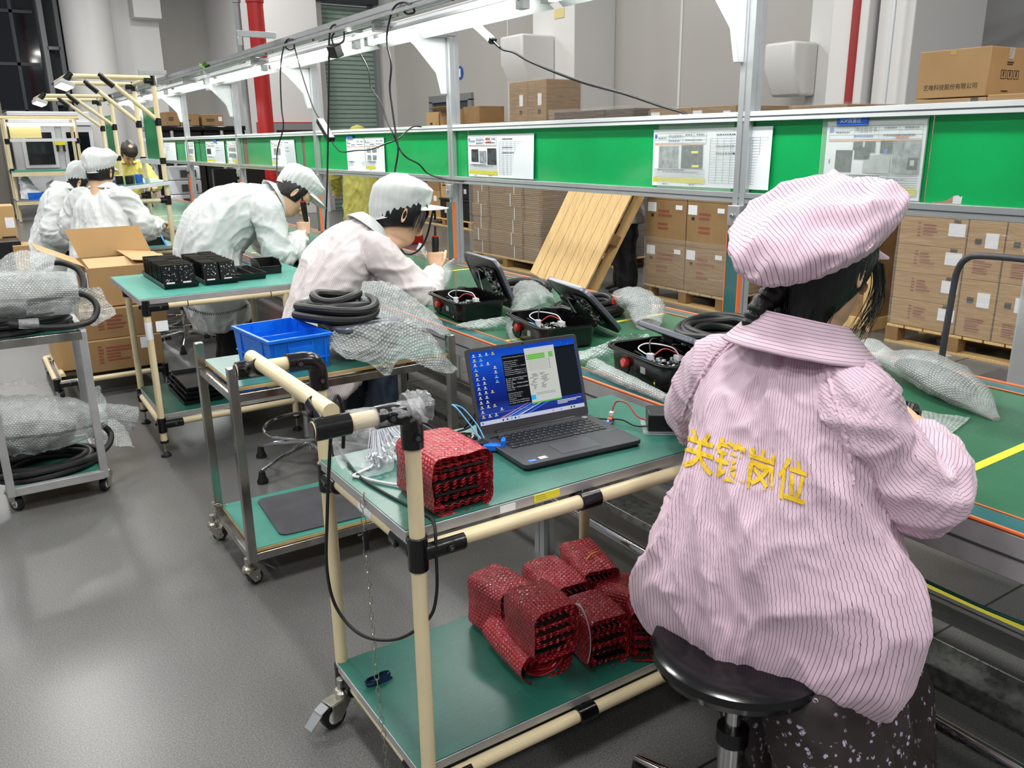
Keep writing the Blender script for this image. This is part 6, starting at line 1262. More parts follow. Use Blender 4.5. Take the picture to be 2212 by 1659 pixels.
# ================================================================== CABLES OVER THE LINE
BX, BZ = 2.13, 2.2
def hang(name, pix, r, label, mt='black_rubber', xx=None):
    pts = []
    for k, (px, py, *q) in enumerate(pix): pts.append(at(px, py, x=q[0] if q else 2.14))
    return cable(name, pts, r, mt, label, n=8, group=None)
hang('cable', [(905, 0, 2.2), (880, 10, 2.16), (872, 22, 2.13), (880, 30, 2.12), (895, 26, 2.12), (888, 12, 2.13), (870, 5, 2.14), (850, 18, 2.12), (838, 60, 2.1), (836, 95, 2.1), (845, 140, 2.1), (842, 190, 2.1), (848, 240, 2.1), (855, 290, 2.1), (860, 325, 2.1), (853, 370, 2.08), (850, 400, 2.05), (856, 440, 1.93), (862, 470, 1.9), (858, 500, 1.9), (862, 530, 1.92), (880, 549, 1.95), (905, 540, 1.98), (922, 510, 2.0), (932, 470, 2.01), (936, 455, 2.01), (939, 456, 2.02), (940, 475, 2.02)], .0055, 'long black cable looping from the beam down past the woman in white to her screwdriver')
hang('cable', [(778, 117, 2.2), (795, 150, 2.2), (802, 190, 2.2), (822, 220, 2.2), (835, 260, 2.2), (850, 290, 2.2), (862, 320, 2.25), (878, 340, 2.3), (905, 355, 2.5), (925, 375, 2.57), (960, 387, 2.58), (1000, 392, 2.58)], .005, 'black cable falling diagonally from the tube light to the lower board rail')
hang('cable', [(632, 85, 2.13), (620, 90, 2.12), (616, 100, 2.12), (625, 108, 2.12), (636, 102, 2.12), (628, 84, 2.13), (615, 95, 2.11), (606, 150, 2.1), (608, 230, 2.1), (612, 275, 2.1), (600, 320, 2.1), (598, 350, 2.08), (600, 385, 2.05), (610, 395, 2.03), (640, 400, 2.0), (652, 415, 1.98), (656, 432, 1.97)], .005, 'black cable hanging from the beam loop to the bent man\'s screwdriver')
hang('cable', [(636, 102, 2.12), (648, 145, 2.12), (665, 200, 2.13), (680, 240, 2.13), (692, 258, 2.13)], .0045, 'thin black cable from the beam loop down to the black power adapter')
hang('cable', [(715, 302, 2.13), (724, 316, 2.13), (738, 328, 2.15), (770, 325, 2.2), (800, 323, 2.2), (830, 312, 2.2), (860, 300, 2.25), (880, 282, 2.4), (895, 273, 2.5), (910, 274, 2.58)], .0045, 'black cable sagging from the power adapter across to the upper rail')
hang('cable', [(730, 53, 2.15), (716, 58, 2.12), (711, 90, 2.1), (710, 200, 2.1), (708, 330, 2.1), (706, 420, 2.1), (703, 495, 2.1)], .006, 'straight black cable hanging from the beam left of the yellow coat')
ad = empty('power_adapter', at(703, 285, x=2.13), 'black power adapter with a green light hanging on its cable', 'adapter')
a0, a1 = at(691, 260, x=2.13), at(716, 302, x=2.13); d_ = (a1-a0); s_, u_ = frame(d_)
MB().mat('black_plastic').box((a0+a1)/2, (.05, .035, d_.length), s_, u_, d_.normalized()).build('body', ad, bevel=.004); MB().mat('green_led').box(a0+d_*.06-s_*.026, (.006, .012, .012), s_, u_, d_.normalized()).build('indicator', ad, smooth=0)
ap = empty('plug_adapter', at(724, 110, x=2.12), 'black plug adapter hanging from the beam in front of the tube light', 'adapter'); c_ = at(724, 110, x=2.12)
MB().mat('black_plastic').box(c_, (.06, .085, .075), (.9, .2, .38), (-.2, .97, .1)).build('body', ap, bevel=.006); MB().mat('black_rubber').tube(catmull([c_+V((0, .02, .03)), c_+V((0, .04, .08)), at(722, 72, x=2.13)], 6), .005, 8).tube(catmull([c_+V((0, -.03, .03)), at(742, 88, x=2.12), at(743, 68, x=2.13)], 6), .005, 8).build('cord', ap)
cn = empty('track_plug', at(1050, 72, x=2.34), 'white track plug hanging on a black cord under the nearest tube light', 'plug')
a0, a1 = at(1026, 52, x=2.33), at(1064, 88, x=2.34); d_ = a1-a0; s_, u_ = frame(d_)
MB().mat('alu_white').box((a0+a1)/2, (.034, .026, d_.length), s_, u_, d_.normalized()).build('body', cn, bevel=.003); MB().mat('black_joint').box(a1, (.036, .028, .02), s_, u_, d_.normalized()).cyl(a1, a1+d_*.4, .008, .006).build('end_cap', cn, bevel=.002)
hang('cord', [(1066, 90, 2.34), (1085, 106, 2.36), (1110, 113, 2.38), (1150, 135, 2.42), (1250, 175, 2.5), (1350, 203, 2.56), (1430, 230, 2.6), (1465, 240, 2.61), (1484, 247, 2.63)], .0065, 'black cord sloping from the white track plug down to the upper rail')
hang('cord', [(1890, 1110, 1.64), (1905, 1135, 1.63), (1925, 1145, 1.63), (1945, 1132, 1.63)], .004, 'thin black cord looped under the belt rail at the right')
hang('cord', [(1940, 1138, 1.63), (1920, 1170, 1.62), (1900, 1205, 1.58)], .007, 'thick black cord hanging below the belt rail beside the dark skirt')
mk('cord_green', '#16483f', .35)
hang('cord', [(1840, 1185, 1.63), (1900, 1205, 1.64), (2000, 1255, 1.64), (2120, 1310, 1.64), (2230, 1355, 1.64)], .004, 'thin dark green cord running along under the belt at the right', 'cord_green')
lf = empty('twig', at(440, 150, x=2.15), 'green leafy twig and white tie stuck on the overhead beam', 'twig')
m = MB().mat('leaf'); b_ = at(445, 150, x=2.13)
for k, (px, py) in enumerate(((425, 152), (430, 136), (436, 150), (442, 132), (452, 138))):
    t_ = at(px, py, x=2.12); d_ = t_-b_; s_, u_ = frame(d_); m.add([b_, b_+d_*.5+s_*.03, t_, b_+d_*.5-s_*.03, b_+d_*.5+u_*.01], [(0, 1, 4), (1, 2, 4), (2, 3, 4), (3, 0, 4)])
m.build('leaves', lf, smooth=0); MB().mat('clear_bag').tube(catmull([b_, at(449, 170, x=2.12), at(452, 195, x=2.12)], 6), .03, 8).build('tie', lf)
for k, (y, lb) in enumerate(((6.38, 'small aluminium bracket arm jutting left from the beam behind the black plug adapter'), (10.1, 'far aluminium bracket arm jutting left from the beam by the green twig'))):
    tag(MB().mat('alu').bx(1.86, 2.14, y-.02, y+.02, 2.23, 2.27).bx(1.86, 1.89, y-.02, y+.02, 2.17, 2.23).build('bracket_arm', bevel=.002), lb, 'bracket')
# ================================================================== PEOPLE
import numpy as np
mk('skin', '#d9b090', .5, sss=.15, noise_amt=.03, noise_scale=25); mk('skin_pale', '#dcb698', .5, sss=.15, noise_amt=.03, noise_scale=25); mk('lip', '#b5716a', .45); mk('eye_dark', '#17120f', .2)
mk('hair_black', '#0d0c0d', .38, noise_amt=.4, noise_scale=60, stretch=(1, 1, .15), bump=.3, bump_scale=160); mk('hair_brown', '#2a1d18', .45, noise_amt=.4, noise_scale=60, bump=.3, bump_scale=120)
mk('trouser_black', '#121214', .8, noise_amt=.2, noise_scale=10); mk('jeans', '#222d3e', .8, noise_amt=.35, noise_scale=7, bump=.1, bump_scale=80); mk('shoe_dark', '#17181c', .6); mk('sole_white', '#c9c6bf', .6)
mk('coat_white', '#d6dad9', .7, noise_amt=.02, noise_scale=12, bump=.12, bump_scale=35); mk('coat_grey', '#a9aaa8', .75, noise_amt=.05, noise_scale=9, bump=.12, bump_scale=30); mk('glove_grey', '#8d8f92', .85, noise_amt=.08, noise_scale=40)
mk('band_blue', '#1f6fc0', .4); mk('mask_black', '#17171a', .8); mk('shirt_yellow', '#d5c76f', .8); mk('driver_red', '#c22a24', .35); mk('print_yellow', '#ecc31c', .6)
def stripe_mat(name, base, line, pitch, duty, soft=.35, var=.03):
    N, L, b = node_mat(name); a = N.new('ShaderNodeAttribute'); a.attribute_name = 'stripe'
    mu = N.new('ShaderNodeMath'); mu.operation = 'MULTIPLY'; mu.inputs[1].default_value = 1/pitch; L.new(a.outputs['Fac'], mu.inputs[0])
    fr = N.new('ShaderNodeMath'); fr.operation = 'FRACT'; L.new(mu.outputs[0], fr.inputs[0])
    tc = N.new('ShaderNodeTexCoord'); n = N.new('ShaderNodeTexNoise'); n.inputs['Scale'].default_value = 9; n.inputs['Detail'].default_value = 4; L.new(tc.outputs['Object'], n.inputs['Vector'])
    cb = lin(base); c0 = tuple(x*(1-var) for x in cb[:3])+(1,); c1 = tuple(min(1, x*(1+var)) for x in cb[:3])+(1,)
    body = ramp(N, L, n.outputs['Fac'], [(.3, c0), (.7, c1)])
    k = ramp(N, L, fr.outputs[0], [(0, (0, 0, 0, 1)), (max(.001, .5-duty), (0, 0, 0, 1)), (.5-duty*soft, (1, 1, 1, 1)), (.5+duty*soft, (1, 1, 1, 1)), (.5+duty, (0, 0, 0, 1))])
    mx = N.new('ShaderNodeMix'); mx.data_type = 'RGBA'; L.new(k, mx.inputs[0]); L.new(body, mx.inputs[6]); mx.inputs[7].default_value = lin(line); L.new(mx.outputs[2], b.inputs['Base Color'])
    b.inputs['Roughness'].default_value = .62; b.inputs['Sheen Weight'].default_value = .15
    n2 = N.new('ShaderNodeTexNoise'); n2.inputs['Scale'].default_value = 28; n2.inputs['Detail'].default_value = 4; L.new(tc.outputs['Object'], n2.inputs['Vector'])
    bp = N.new('ShaderNodeBump'); bp.inputs['Strength'].default_value = .14; bp.inputs['Distance'].default_value = .01; L.new(n2.outputs['Fac'], bp.inputs['Height']); L.new(bp.outputs[0], b.inputs['Normal'])
stripe_mat('pink_cloth', '#dfc2d2', '#5f4a5c', .0080, .085)
stripe_mat('white_stripe', '#e2dcdb', '#c9b5b8', .0072, .22)
# dark skirt with small pale flowers
N, L, b = node_mat('floral'); tc = N.new('ShaderNodeTexCoord'); vo = N.new('ShaderNodeTexVoronoi'); vo.inputs['Scale'].default_value = 62; L.new(tc.outputs['Object'], vo.inputs['Vector'])
nz = N.new('ShaderNodeTexNoise'); nz.inputs['Scale'].default_value = 11; L.new(tc.outputs['Object'], nz.inputs['Vector']); nm = N.new('ShaderNodeTexNoise'); nm.inputs['Scale'].default_value = 190; L.new(tc.outputs['Object'], nm.inputs['Vector'])
k1 = ramp(N, L, vo.outputs['Distance'], [(.0, (1, 1, 1, 1)), (.27, (1, 1, 1, 1)), (.33, (0, 0, 0, 1))]); k2 = ramp(N, L, nz.outputs['Fac'], [(.42, (0, 0, 0, 1)), (.47, (1, 1, 1, 1))]); k3 = ramp(N, L, nm.outputs['Fac'], [(.42, (0, 0, 0, 1)), (.5, (1, 1, 1, 1))])
m1 = N.new('ShaderNodeMath'); m1.operation = 'MULTIPLY'; L.new(k1, m1.inputs[0]); L.new(k2, m1.inputs[1]); m2 = N.new('ShaderNodeMath'); m2.operation = 'MULTIPLY'; L.new(m1.outputs[0], m2.inputs[0]); L.new(k3, m2.inputs[1])
mx = N.new('ShaderNodeMix'); mx.data_type = 'RGBA'; L.new(m2.outputs[0], mx.inputs[0]); mx.inputs[6].default_value = lin('#2b2322'); mx.inputs[7].default_value = lin('#b6a8c2'); L.new(mx.outputs[2], b.inputs['Base Color']); b.inputs['Roughness'].default_value = .75

def bake(o, voxel, smooth=4, fac=.5):
    """fuse the overlapping closed pieces of a mesh into one continuous surface"""
    md = o.modifiers.new('r', 'REMESH'); md.mode = 'VOXEL'; md.voxel_size = voxel
    if smooth: sm = o.modifiers.new('s', 'SMOOTH'); sm.iterations = smooth; sm.factor = fac
    me = bpy.data.meshes.new_from_object(o.evaluated_get(bpy.context.evaluated_depsgraph_get()))
    old = o.data; o.modifiers.clear(); o.data = me
    me.materials.clear(); [me.materials.append(x) for x in old.materials]; bpy.data.meshes.remove(old)
    me.polygons.foreach_set('use_smooth', [True]*len(me.polygons)); return o
class Limb:
    """elliptical tube: centre line, half widths (lateral, depth), lateral direction"""
    def __init__(s, pts, rad, lat, R_=None, kind='torso', n=28, k=8, lats=None):
        s.kind = kind; s.c = catmull(pts, k); rr = [r if isinstance(r, tuple) else (r, r) for r in rad]
        a = catmull([(r[0], r[1], 0) for r in rr], k); s.r = [(p.x, p.y) for p in a]; s.R = R_ or sum(r[0] for r in rr)/len(rr); s.lat = V(lat); s.n = n
        s.ax = []; la = [s.lat]*len(s.c) if lats is None else catmull(lats, k)
        for i, p in enumerate(s.c):
            d = (s.c[min(i+1, len(s.c)-1)]-s.c[max(i-1, 0)]).normalized(); l = la[i]; l = (l-d*l.dot(d)).normalized(); s.ax.append((l, d.cross(l), d))
        L_ = [0]
        for p, q in zip(s.c, s.c[1:]): L_.append(L_[-1]+(q-p).length)
        s.t = L_
    def rings(s): return [[s.c[i]+s.ax[i][0]*(math.cos(2*math.pi*k/s.n)*s.r[i][0])+s.ax[i][1]*(math.sin(2*math.pi*k/s.n)*s.r[i][1]) for k in range(s.n)] for i in range(len(s.c))]
def garment(name, parent, limbs, mt, voxel=.008, smooth=4, fold=1.0, seed=0, stripe=True, extra=(), drape=None, holes=()):
    m = MB().mat(mt)
    for l in limbs: m.loft(l.rings())
    for fn in extra: fn(m)
    o = bake(m.build(name, parent), voxel, smooth); me = o.data; n = len(me.vertices); base = origin_of(o)
    co = np.empty(n*3); me.vertices.foreach_get('co', co); co = co.reshape(-1, 3)+np.array(base); no = np.empty(n*3); me.vertices.foreach_get('normal', no); no = no.reshape(-1, 3)
    best = np.full(n, 1e9); ang = np.zeros(n); tt = np.zeros(n); which = np.zeros(n, int)
    for li, l in enumerate(limbs):
        for i in range(len(l.c)):
            d = co-np.array(l.c[i]); a, b, w_ = (np.array(x) for x in l.ax[i]); u, v, q = d@a, d@b, d@w_; dist = np.sqrt((u/l.r[i][0])**2+(v/l.r[i][1])**2+(q/min(l.r[i]))**2)
            k = dist < best; best[k] = dist[k]; ang[k] = np.arctan2(v, u)[k]; tt[k] = (l.t[i]+q)[k]; which[k] = li
    st = np.zeros(n); N_ = noise.noise
    for i in range(n):
        l = limbs[which[i]]; a, t = ang[i], tt[i]; st[i] = a*l.R
        rg = lambda v, k=2.6: max(0, 1-abs(v)*k)**1.4
        if l.kind == 'torso':
            x, z = a*l.R, t; wq = N_(V((x*4+seed, z*3, seed)))*.7
            f = rg(N_(V((x*5.5+wq+z*1.5, z*2.6-x*1.2+seed, seed*2))))*.017+rg(N_(V((x*11+wq*2-z*4, z*4.5+x*3, seed))), 3)*.008+rg(N_(V((x*20+wq*2, z*13+x*6, seed+4))), 3)*.0045+N_(V((x*5, z*4, seed+9)))*.008
        elif l.kind == 'sleeve':
            x = a*l.R; wq = N_(V((x*6, t*5, seed)))
            f = rg(N_(V((x*4+seed+wq, t*8+x*7, seed*3))))*.014+rg(N_(V((x*7-wq, t*13-x*9, seed))), 3)*.006+rg(N_(V((x*16, t*24+x*8, seed+3))), 3)*.002+N_(V((x*5, t*5, seed+5)))*.006
        elif l.kind == 'leg': x = a*l.R; f = rg(N_(V((x*8+seed, t*4, seed*3))))*.016+rg(N_(V((x*18+seed, t*8+x*5, seed*3))), 3)*.006
        else: f = 0
        p = co[i]+no[i]*f*fold
        if drape: p = drape(p, a, t, l.kind)
        co[i] = p
    me.vertices.foreach_set('co', (co-np.array(base)).reshape(-1)); me.update()
    if stripe: at_ = me.attributes.new('stripe', 'FLOAT', 'POINT'); at_.data.foreach_set('value', st)
    return o
# ---- heads -------------------------------------------------------------------
HZ = [(-.15, .062, .030, .090, 2), (-.10, .057, .030, .084, 2), (-.05, .055, .038, .082, 2), (-.02, .053, .062, .082, 2), (.0, .050, .083, .082, 2.2), (.012, .055, .091, .083, 2.2), (.03, .060, .0925, .086, 2.2), (.055, .066, .091, .092, 2.2), (.08, .070, .091, .099, 2.2), (.105, .0725, .088, .104, 2.2), (.118, .073, .0875, .106, 2.2), (.14, .074, .093, .108, 2.2), (.165, .0735, .090, .106, 2.1), (.19, .068, .078, .098, 2), (.21, .055, .058, .08, 2), (.226, .034, .03, .048, 2), (.233, .008, .006, .01, 2)]
def hz(z):
    for a, b in zip(HZ, HZ[1:]):
        if a[0] <= z <= b[0]: t = (z-a[0])/(b[0]-a[0]); return [a[i]+(b[i]-a[i])*t for i in range(5)]
    return HZ[0] if z < HZ[0][0] else HZ[-1]
def hpt(th, z, off=0):
    """head surface: th=0 faces front, positive toward the right ear (+x)"""
    _, w_, f, b_, e = hz(z); s, c = math.sin(th), math.cos(th); p = 2/e
    x = (w_+off)*math.copysign(abs(s)**p, s); y = ((f if c > 0 else b_)+off)*math.copysign(abs(c)**p, c)
    return V((x, y, z))
class Head:
    def __init__(s, org, fwd, up=(0, 0, 1), sc=1.0):
        f = V(fwd).normalized(); u = V(up); r = f.cross(u).normalized(); u = r.cross(f); s.o, s.f, s.u, s.r, s.s = V(org), f, u, r, sc
    def __call__(s, p): return s.o+(s.r*p[0]+s.f*p[1]+s.u*p[2])*s.s
    def mesh(s, m, ears=True, neck=True):
        rings = [[s(hpt(2*math.pi*k/32, z)) for k in range(32)] for z in ([h[0] for h in HZ] if neck else [h[0] for h in HZ[3:]])]
        m.loft(rings)
        m.loft([[s((x*w_, y+dy, z)) for x, dy in ((-1, 0), (-.6, .012), (0, .017), (.6, .012), (1, 0), (0, -.02))] for z, y, w_ in ((.128, .084, .007), (.11, .090, .009), (.09, .100, .011), (.075, .107, .0135), (.066, .107, .0155), (.058, .098, .0145), (.052, .088, .010))])
        for z, y, w_, h in ((.036, .0905, .021, .0042), (.026, .0900, .019, .005)): m.loft([[s((x, y+.006*math.cos(a)-.012*(x/.03)**2, z+h*math.sin(a))) for a in [2*math.pi*k/10 for k in range(10)]] for x in (-w_, -w_*.5, 0, w_*.5, w_)])
        for sx in (-1, 1):
            m.loft([[s((sx*(.030+.016*t), .0885-.006*t*t+.008*math.cos(a)-.004*abs(t), .137+.005*math.sin(a)-.004*abs(t))) for a in [2*math.pi*k/8 for k in range(8)]] for t in (-1, -.5, 0, .5, 1)])
            m.loft([[s((sx*(.045+.016*math.cos(a)), .070+.012*math.sin(a)*0+.010, .085+.016*math.sin(a))) for a in [2*math.pi*k/10 for k in range(10)]], [s((sx*(.045+.008*math.cos(a)), .090, .085+.008*math.sin(a))) for a in [2*math.pi*k/10 for k in range(10)]]])
            if ears:
                m.loft([[s((sx*(.070+q), -.006-.010*math.cos(a)*w_-.5*q+.0, .098+.030*math.sin(a)*w_+.004*math.cos(a))) for a in [2*math.pi*k/14 for k in range(14)]] for q, w_ in ((-.004, .7), (.006, .95), (.014, 1.12), (.019, 1.0), (.017, .72), (.010, .5))])
    def details(s, par, eyes=True, brow='hair_black', lips=True):
        if eyes:
            m = MB().mat('eye_dark')
            for sx in (-1, 1): m.loft([[s((sx*(.031+.013*t), .0905-.004*t*t-.006*abs(t)+.0025*math.cos(a), .1125-.002*t*t+.0028*(1-t*t*.7)*math.sin(a))) for a in [2*math.pi*k/8 for k in range(8)]] for t in (-1, -.5, 0, .5, 1)])
            m.build('eyes', par)
            m = MB().mat(brow)
            for sx in (-1, 1): m.loft([[s((sx*(.032+.018*t), .0965-.010*(t+.5)**2*.6+.002*math.cos(a), .137-.003*t*t+.0028*math.sin(a))) for a in [2*math.pi*k/8 for k in range(8)]] for t in (-1, -.5, 0, .5, 1)])
            m.build('eyebrows', par)
        if lips:
            m = MB().mat('lip')
            for z, h in ((.0365, .0032), (.0275, .0038)): m.loft([[s((x, .0935-.016*(x/.03)**2+.0045*math.cos(a), z+h*math.sin(a)*(1-(x/.024)**2*.8))) for a in [2*math.pi*k/8 for k in range(8)]] for x in (-.020, -.01, 0, .01, .020)])
            m.build('lips', par)
    def hair(s, par, mt='hair_black', z0=.0, z1=.2, th0=58, off=.010, seed=0, name='hair', strands=0, sideburn=True):
        m = MB().mat(mt)
        def fn(u, v):
            th = R(th0)+(2*math.pi-2*R(th0))*u; side = abs(math.pi-th)/(math.pi-R(th0)); zz0 = z0+(.095-z0)*max(0, side-.45)/.55 if not sideburn else z0+(.07-z0)*max(0, side-.4)/.6
            z = zz0+(z1-zz0)*v; p = hpt(th, z, off*(.35+.65*math.sin(math.pi*min(1, .12+v*.9)))+.0022*noise.noise(V((u*60, v*4, seed)))); return s(p)
        m.grid(fn, 90, 16); o = m.build(name, par, smooth=60, solid=.004)
        return o
    def strand(s, m, pts, r=.0016, n=5): m.tube(catmull([s(p) for p in pts], 6), [r*(1-.7*i/((len(pts)-1)*6)) for i in range((len(pts)-1)*6+1)], n)
def beret(name, par, h, mt, back=-.01, rx=.105, ry=.125, height=.075, z0=.150, tilt=.30, seed=0, band=.012, fold=.010, pleats=26, stripe=None, brim=.062, brim_w=.085, brim_drop=.35, brim_z=.0, sag=0.0, brim_turn=0, dome=True):
    """soft cap in head space: puffy crown on a tilted opening, stiff brim at the front"""
    prof = [(.985, -.004), (1.0, .004), (1.0, band), (1.10, band+.006), (1.0, None)]
    m = MB().mat(mt); nu, nv = 96, 30; st = {}
    def fn(u, v):
        th = 2*math.pi*u; s_, c_ = math.sin(th), math.cos(th)
        bx, by = .079, (.096 if c_ > 0 else .114); sh = 1
        if v < .12: k = v/.12; x, y, z = bx*s_, by*c_, band*k
        else:
            k = (v-.12)/.88; sh = (1-k)**1.2 if dome else 1; g = math.sin(min(1, k*1.9)*math.pi/2)
            ph = k*math.pi/2; rr = max(0, math.cos(max(0, (k-.42)/.58)*math.pi/2))**.8
            X, Y = bx+(rx-bx)*g, by+((ry-by) if True else 0)*g; x, y = X*s_*rr, (Y*c_+back*g)*rr+back*.3*k; z = band+height*math.sin(k*math.pi/2)**1.1-sag*g*(1-k)*max(0, -c_)
            pl = .045*math.sin(pleats*th+2*noise.noise(V((th*2, seed, 0))))*(1-k)**2.2; x *= 1+pl; y *= 1+pl
            q = V((x*9+seed, y*9, z*9)); w_ = (max(0, 1-abs(noise.noise(q))*2.4)-.4)*fold*1.25+(max(0, 1-abs(noise.noise(q*2.1+V((3, 0, 0))))*2.8)-.3)*fold*.6+noise.noise(q*.8)*fold*.8; d = V((x, y, z+.03)).normalized(); e = min(1, k*4)
            x, y, z = x+d.x*w_*e, y+d.y*w_*e, z+d.z*w_*e
        return V((x, y, z0+z+tilt*y*sh))
    b0 = len(m.v); m.grid(lambda u, v: h(fn(u, v)), nu, nv, True); cr = m.build(name, par, smooth=70, weld=True)
    if stripe:
        at_ = cr.data.attributes.new('stripe', 'FLOAT', 'POINT'); base = origin_of(cr); d = V(stripe)
        for i, v in enumerate(cr.data.vertices): at_.data[i].value = (v.co+base-h.o).dot(d)
    if brim:
        m = MB().mat(mt); a0 = R(62)
        def bf(u, v, dz=0):
            th = -a0+2*a0*u+brim_turn; s_, c_ = math.sin(th), math.cos(th); bx, by = .080, .097; ed = (1-abs(2*u-1)**2.6); l = brim*ed*v
            x, y = bx*s_+math.sin(th)*l*.55, by*c_+l; return h(V((x, y, z0+.004+brim_z+tilt*by*c_-brim_drop*l-.10*brim_w*(abs(2*u-1)**2)*v+dz)))
        W = 24; b0 = len(m.v)
        m.grid(lambda u, v: bf(u, v), W, 8); m.grid(lambda u, v: bf(1-u, v, -.004), W, 8)
        m.grid(lambda u, v: bf(u, 1, -.004*v), W, 1); br = m.build('brim', cr, smooth=60, weld=True)
        if stripe:
            at_ = br.data.attributes.new('stripe', 'FLOAT', 'POINT')
            for i, v in enumerate(br.data.vertices): at_.data[i].value = (v.co+origin_of(br)-h.o).dot(d)
    return cr
# ---- hands ---------------------------------------------------------------------
def hand(m, W, d, n, side, curls=(40, 50, 55, 60), thumb=(.55, .55, .3), thumb_bend=25, sc=1.0, spread=.12, glove=0):
    """palm + four fingers + thumb. d: wrist to knuckles, n: out of the palm, side: +1/-1 where the thumb leaves"""
    d = V(d).normalized(); n = V(n); n = (n-d*n.dot(d)).normalized(); s = d.cross(n).normalized()*side; W = V(W); g = glove
    def el(c, a, b, ax, bx, k=14): return [c+ax*(math.cos(2*math.pi*i/k)*a)+bx*(math.sin(2*math.pi*i/k)*b) for i in range(k)]
    m.loft([el(W-d*.05*sc, (.027+g)*sc, (.021+g)*sc, s, n), el(W, (.026+g)*sc, (.018+g)*sc, s, n), el(W+d*.03*sc, (.036+g)*sc, (.018+g)*sc, s, n), el(W+d*.06*sc+n*.002, (.041+g)*sc, (.0155+g)*sc, s, n), el(W+d*.088*sc, (.040+g)*sc, (.0125+g)*sc, s, n)])
    for k, (off, ln, r) in enumerate(((.030, .073, .0088), (.0105, .080, .0092), (-.0095, .075, .0088), (-.0285, .060, .0078))):
        p = W+d*(.082-.004*abs(k-1))*sc+s*off*sc; a = 0; pts = [p-d*.012*sc, p]; rr = [r*1.02, r*1.05]; dd = (d+s*(off*spread/.03)).normalized()
        for f, q in zip((.45, .30, .25), (1.0, 1.1, .7)):
            a += R(curls[k])*q; v = dd*math.cos(a)+n*math.sin(a); e = p+v*ln*f*sc
            pts += [p.lerp(e, .5), e]; rr += [r*.94, r*(1.0 if f > .26 else .80)]; p = e
        m.tube(pts, [x*sc+g for x in rr], 10)
    tv = (s*thumb[0]+d*thumb[1]+n*thumb[2]).normalized(); p = W+d*.022*sc+s*.026*sc; q = p+tv*.042*sc; tv2 = (tv*math.cos(R(thumb_bend))+(d*.6+n*.5-s*.5).normalized()*math.sin(R(thumb_bend))).normalized(); e = q+tv2*.032*sc; e2 = e+tv2*.024*sc
    m.tube([p-tv*.012, p, p.lerp(q, .6), q, q.lerp(e, .5), e, e2], [x*sc+g for x in (.012, .014, .0125, .0115, .0105, .010, .007)], 10)
def skin_body(name, par, mt, coarse=None, fine=None, vf=.0032, vc=.009):
    """the body as one mesh: coarse trunk and limbs, fine head and hands fused into it"""
    objs = []
    if coarse: m = MB().mat(mt); coarse(m); objs.append(bake(m.build(name, par), vc, 3))
    if fine: m = MB().mat(mt); fine(m); objs.append(bake(m.build(name, par), vf, 3))
    if len(objs) == 2:
        bm = bmesh.new(); bm.from_mesh(objs[0].data); bm.from_mesh(objs[1].data); bm.to_mesh(objs[0].data); bm.free(); bpy.data.objects.remove(objs[1])
    o = objs[0]; o.data.polygons.foreach_set('use_smooth', [True]*len(o.data.polygons)); return o
def nail(m, p, d, n, r=.005): d, n = V(d).normalized(), V(n).normalized(); s = d.cross(n); m.mat('skin_pale').loft([[p+s*x*r+d*y*r*1.2+n*.0006 for x, y in ((-1, -1), (1, -1), (1, .8), (.4, 1.2), (-.4, 1.2), (-1, .8))]])
def legs(m, hip, lat, knees, feet, r=(.085, .062, .045)):
    hip, lat = V(hip), V(lat).normalized()
    for sg, k, f in ((-1, knees[0], feet[0]), (1, knees[1], feet[1])):
        h_ = hip+lat*sg*.085; k, f = V(k), V(f); Limb_ = Limb([h_, h_.lerp(k, .5), k, k.lerp(f, .35), f], [r[0], r[0]*.92, r[1], r[1]*.95, r[2]], lat); m.loft(Limb_.rings())
def shoe(m, p, d, mt='shoe_dark', sole='sole_white'):
    p, d = V(p), V(d).normalized(); s = V((d.y, -d.x, 0)); up = V((0, 0, 1))
    def sec(t, w_, h, z): return [p+d*t+s*(math.cos(a)*w_)+up*(z+max(0, math.sin(a))*h) for a in [2*math.pi*k/14 for k in range(14)]]
    m.mat(mt).loft([sec(-.07, .02, .05, .012), sec(-.06, .034, .075, .012), sec(0, .037, .075, .012), sec(.08, .044, .05, .012), sec(.15, .042, .035, .012), sec(.185, .02, .02, .012)])
    m.mat(sole).loft([[p+d*x+s*y+up*z for x, y in ((-.075, -.025), (-.04, -.038), (.08, -.048), (.16, -.042), (.19, 0), (.16, .042), (.08, .048), (-.04, .038), (-.075, .025))] for z in (0, .016)])
def collar(par, C, lat, fwd, r, h, mt, flare=1.35, gap=.2, tilt=.25, stripe=True, name='collar', fall=.6):
    """folded shirt collar round the neck, open at the front"""
    C, l, f = V(C), V(lat).normalized(), V(fwd).normalized(); u = l.cross(f); u = u if u.z > 0 else -u; m = MB().mat(mt)
    def fn(a, v):
        th = R(gap*180)+(2*math.pi-2*R(gap*180))*a; c, s_ = math.cos(th), math.sin(th); back = .5-.5*c
        if v < .4: k = v/.4; rr, z = r, h*k
        else: k = (v-.4)/.6; rr, z = r*(1+(flare-1)*k), h*(1-fall*1.25*k)-.012*(1-back)*k
        p = C+l*(s_*rr)+f*(c*rr*1.05)+u*(z*(.75+.25*back)+tilt*rr*-c*.5); return p+(l*s_+f*c)*.003*noise.noise(p*30)
    m.grid(fn, 60, 14); o = m.build(name, par, smooth=60, solid=.0025)
    if stripe:
        at_ = o.data.attributes.new('stripe', 'FLOAT', 'POINT')
        for i in range(len(o.data.vertices)): at_.data[i].value = (i//61)/14*h*2.4
    return o
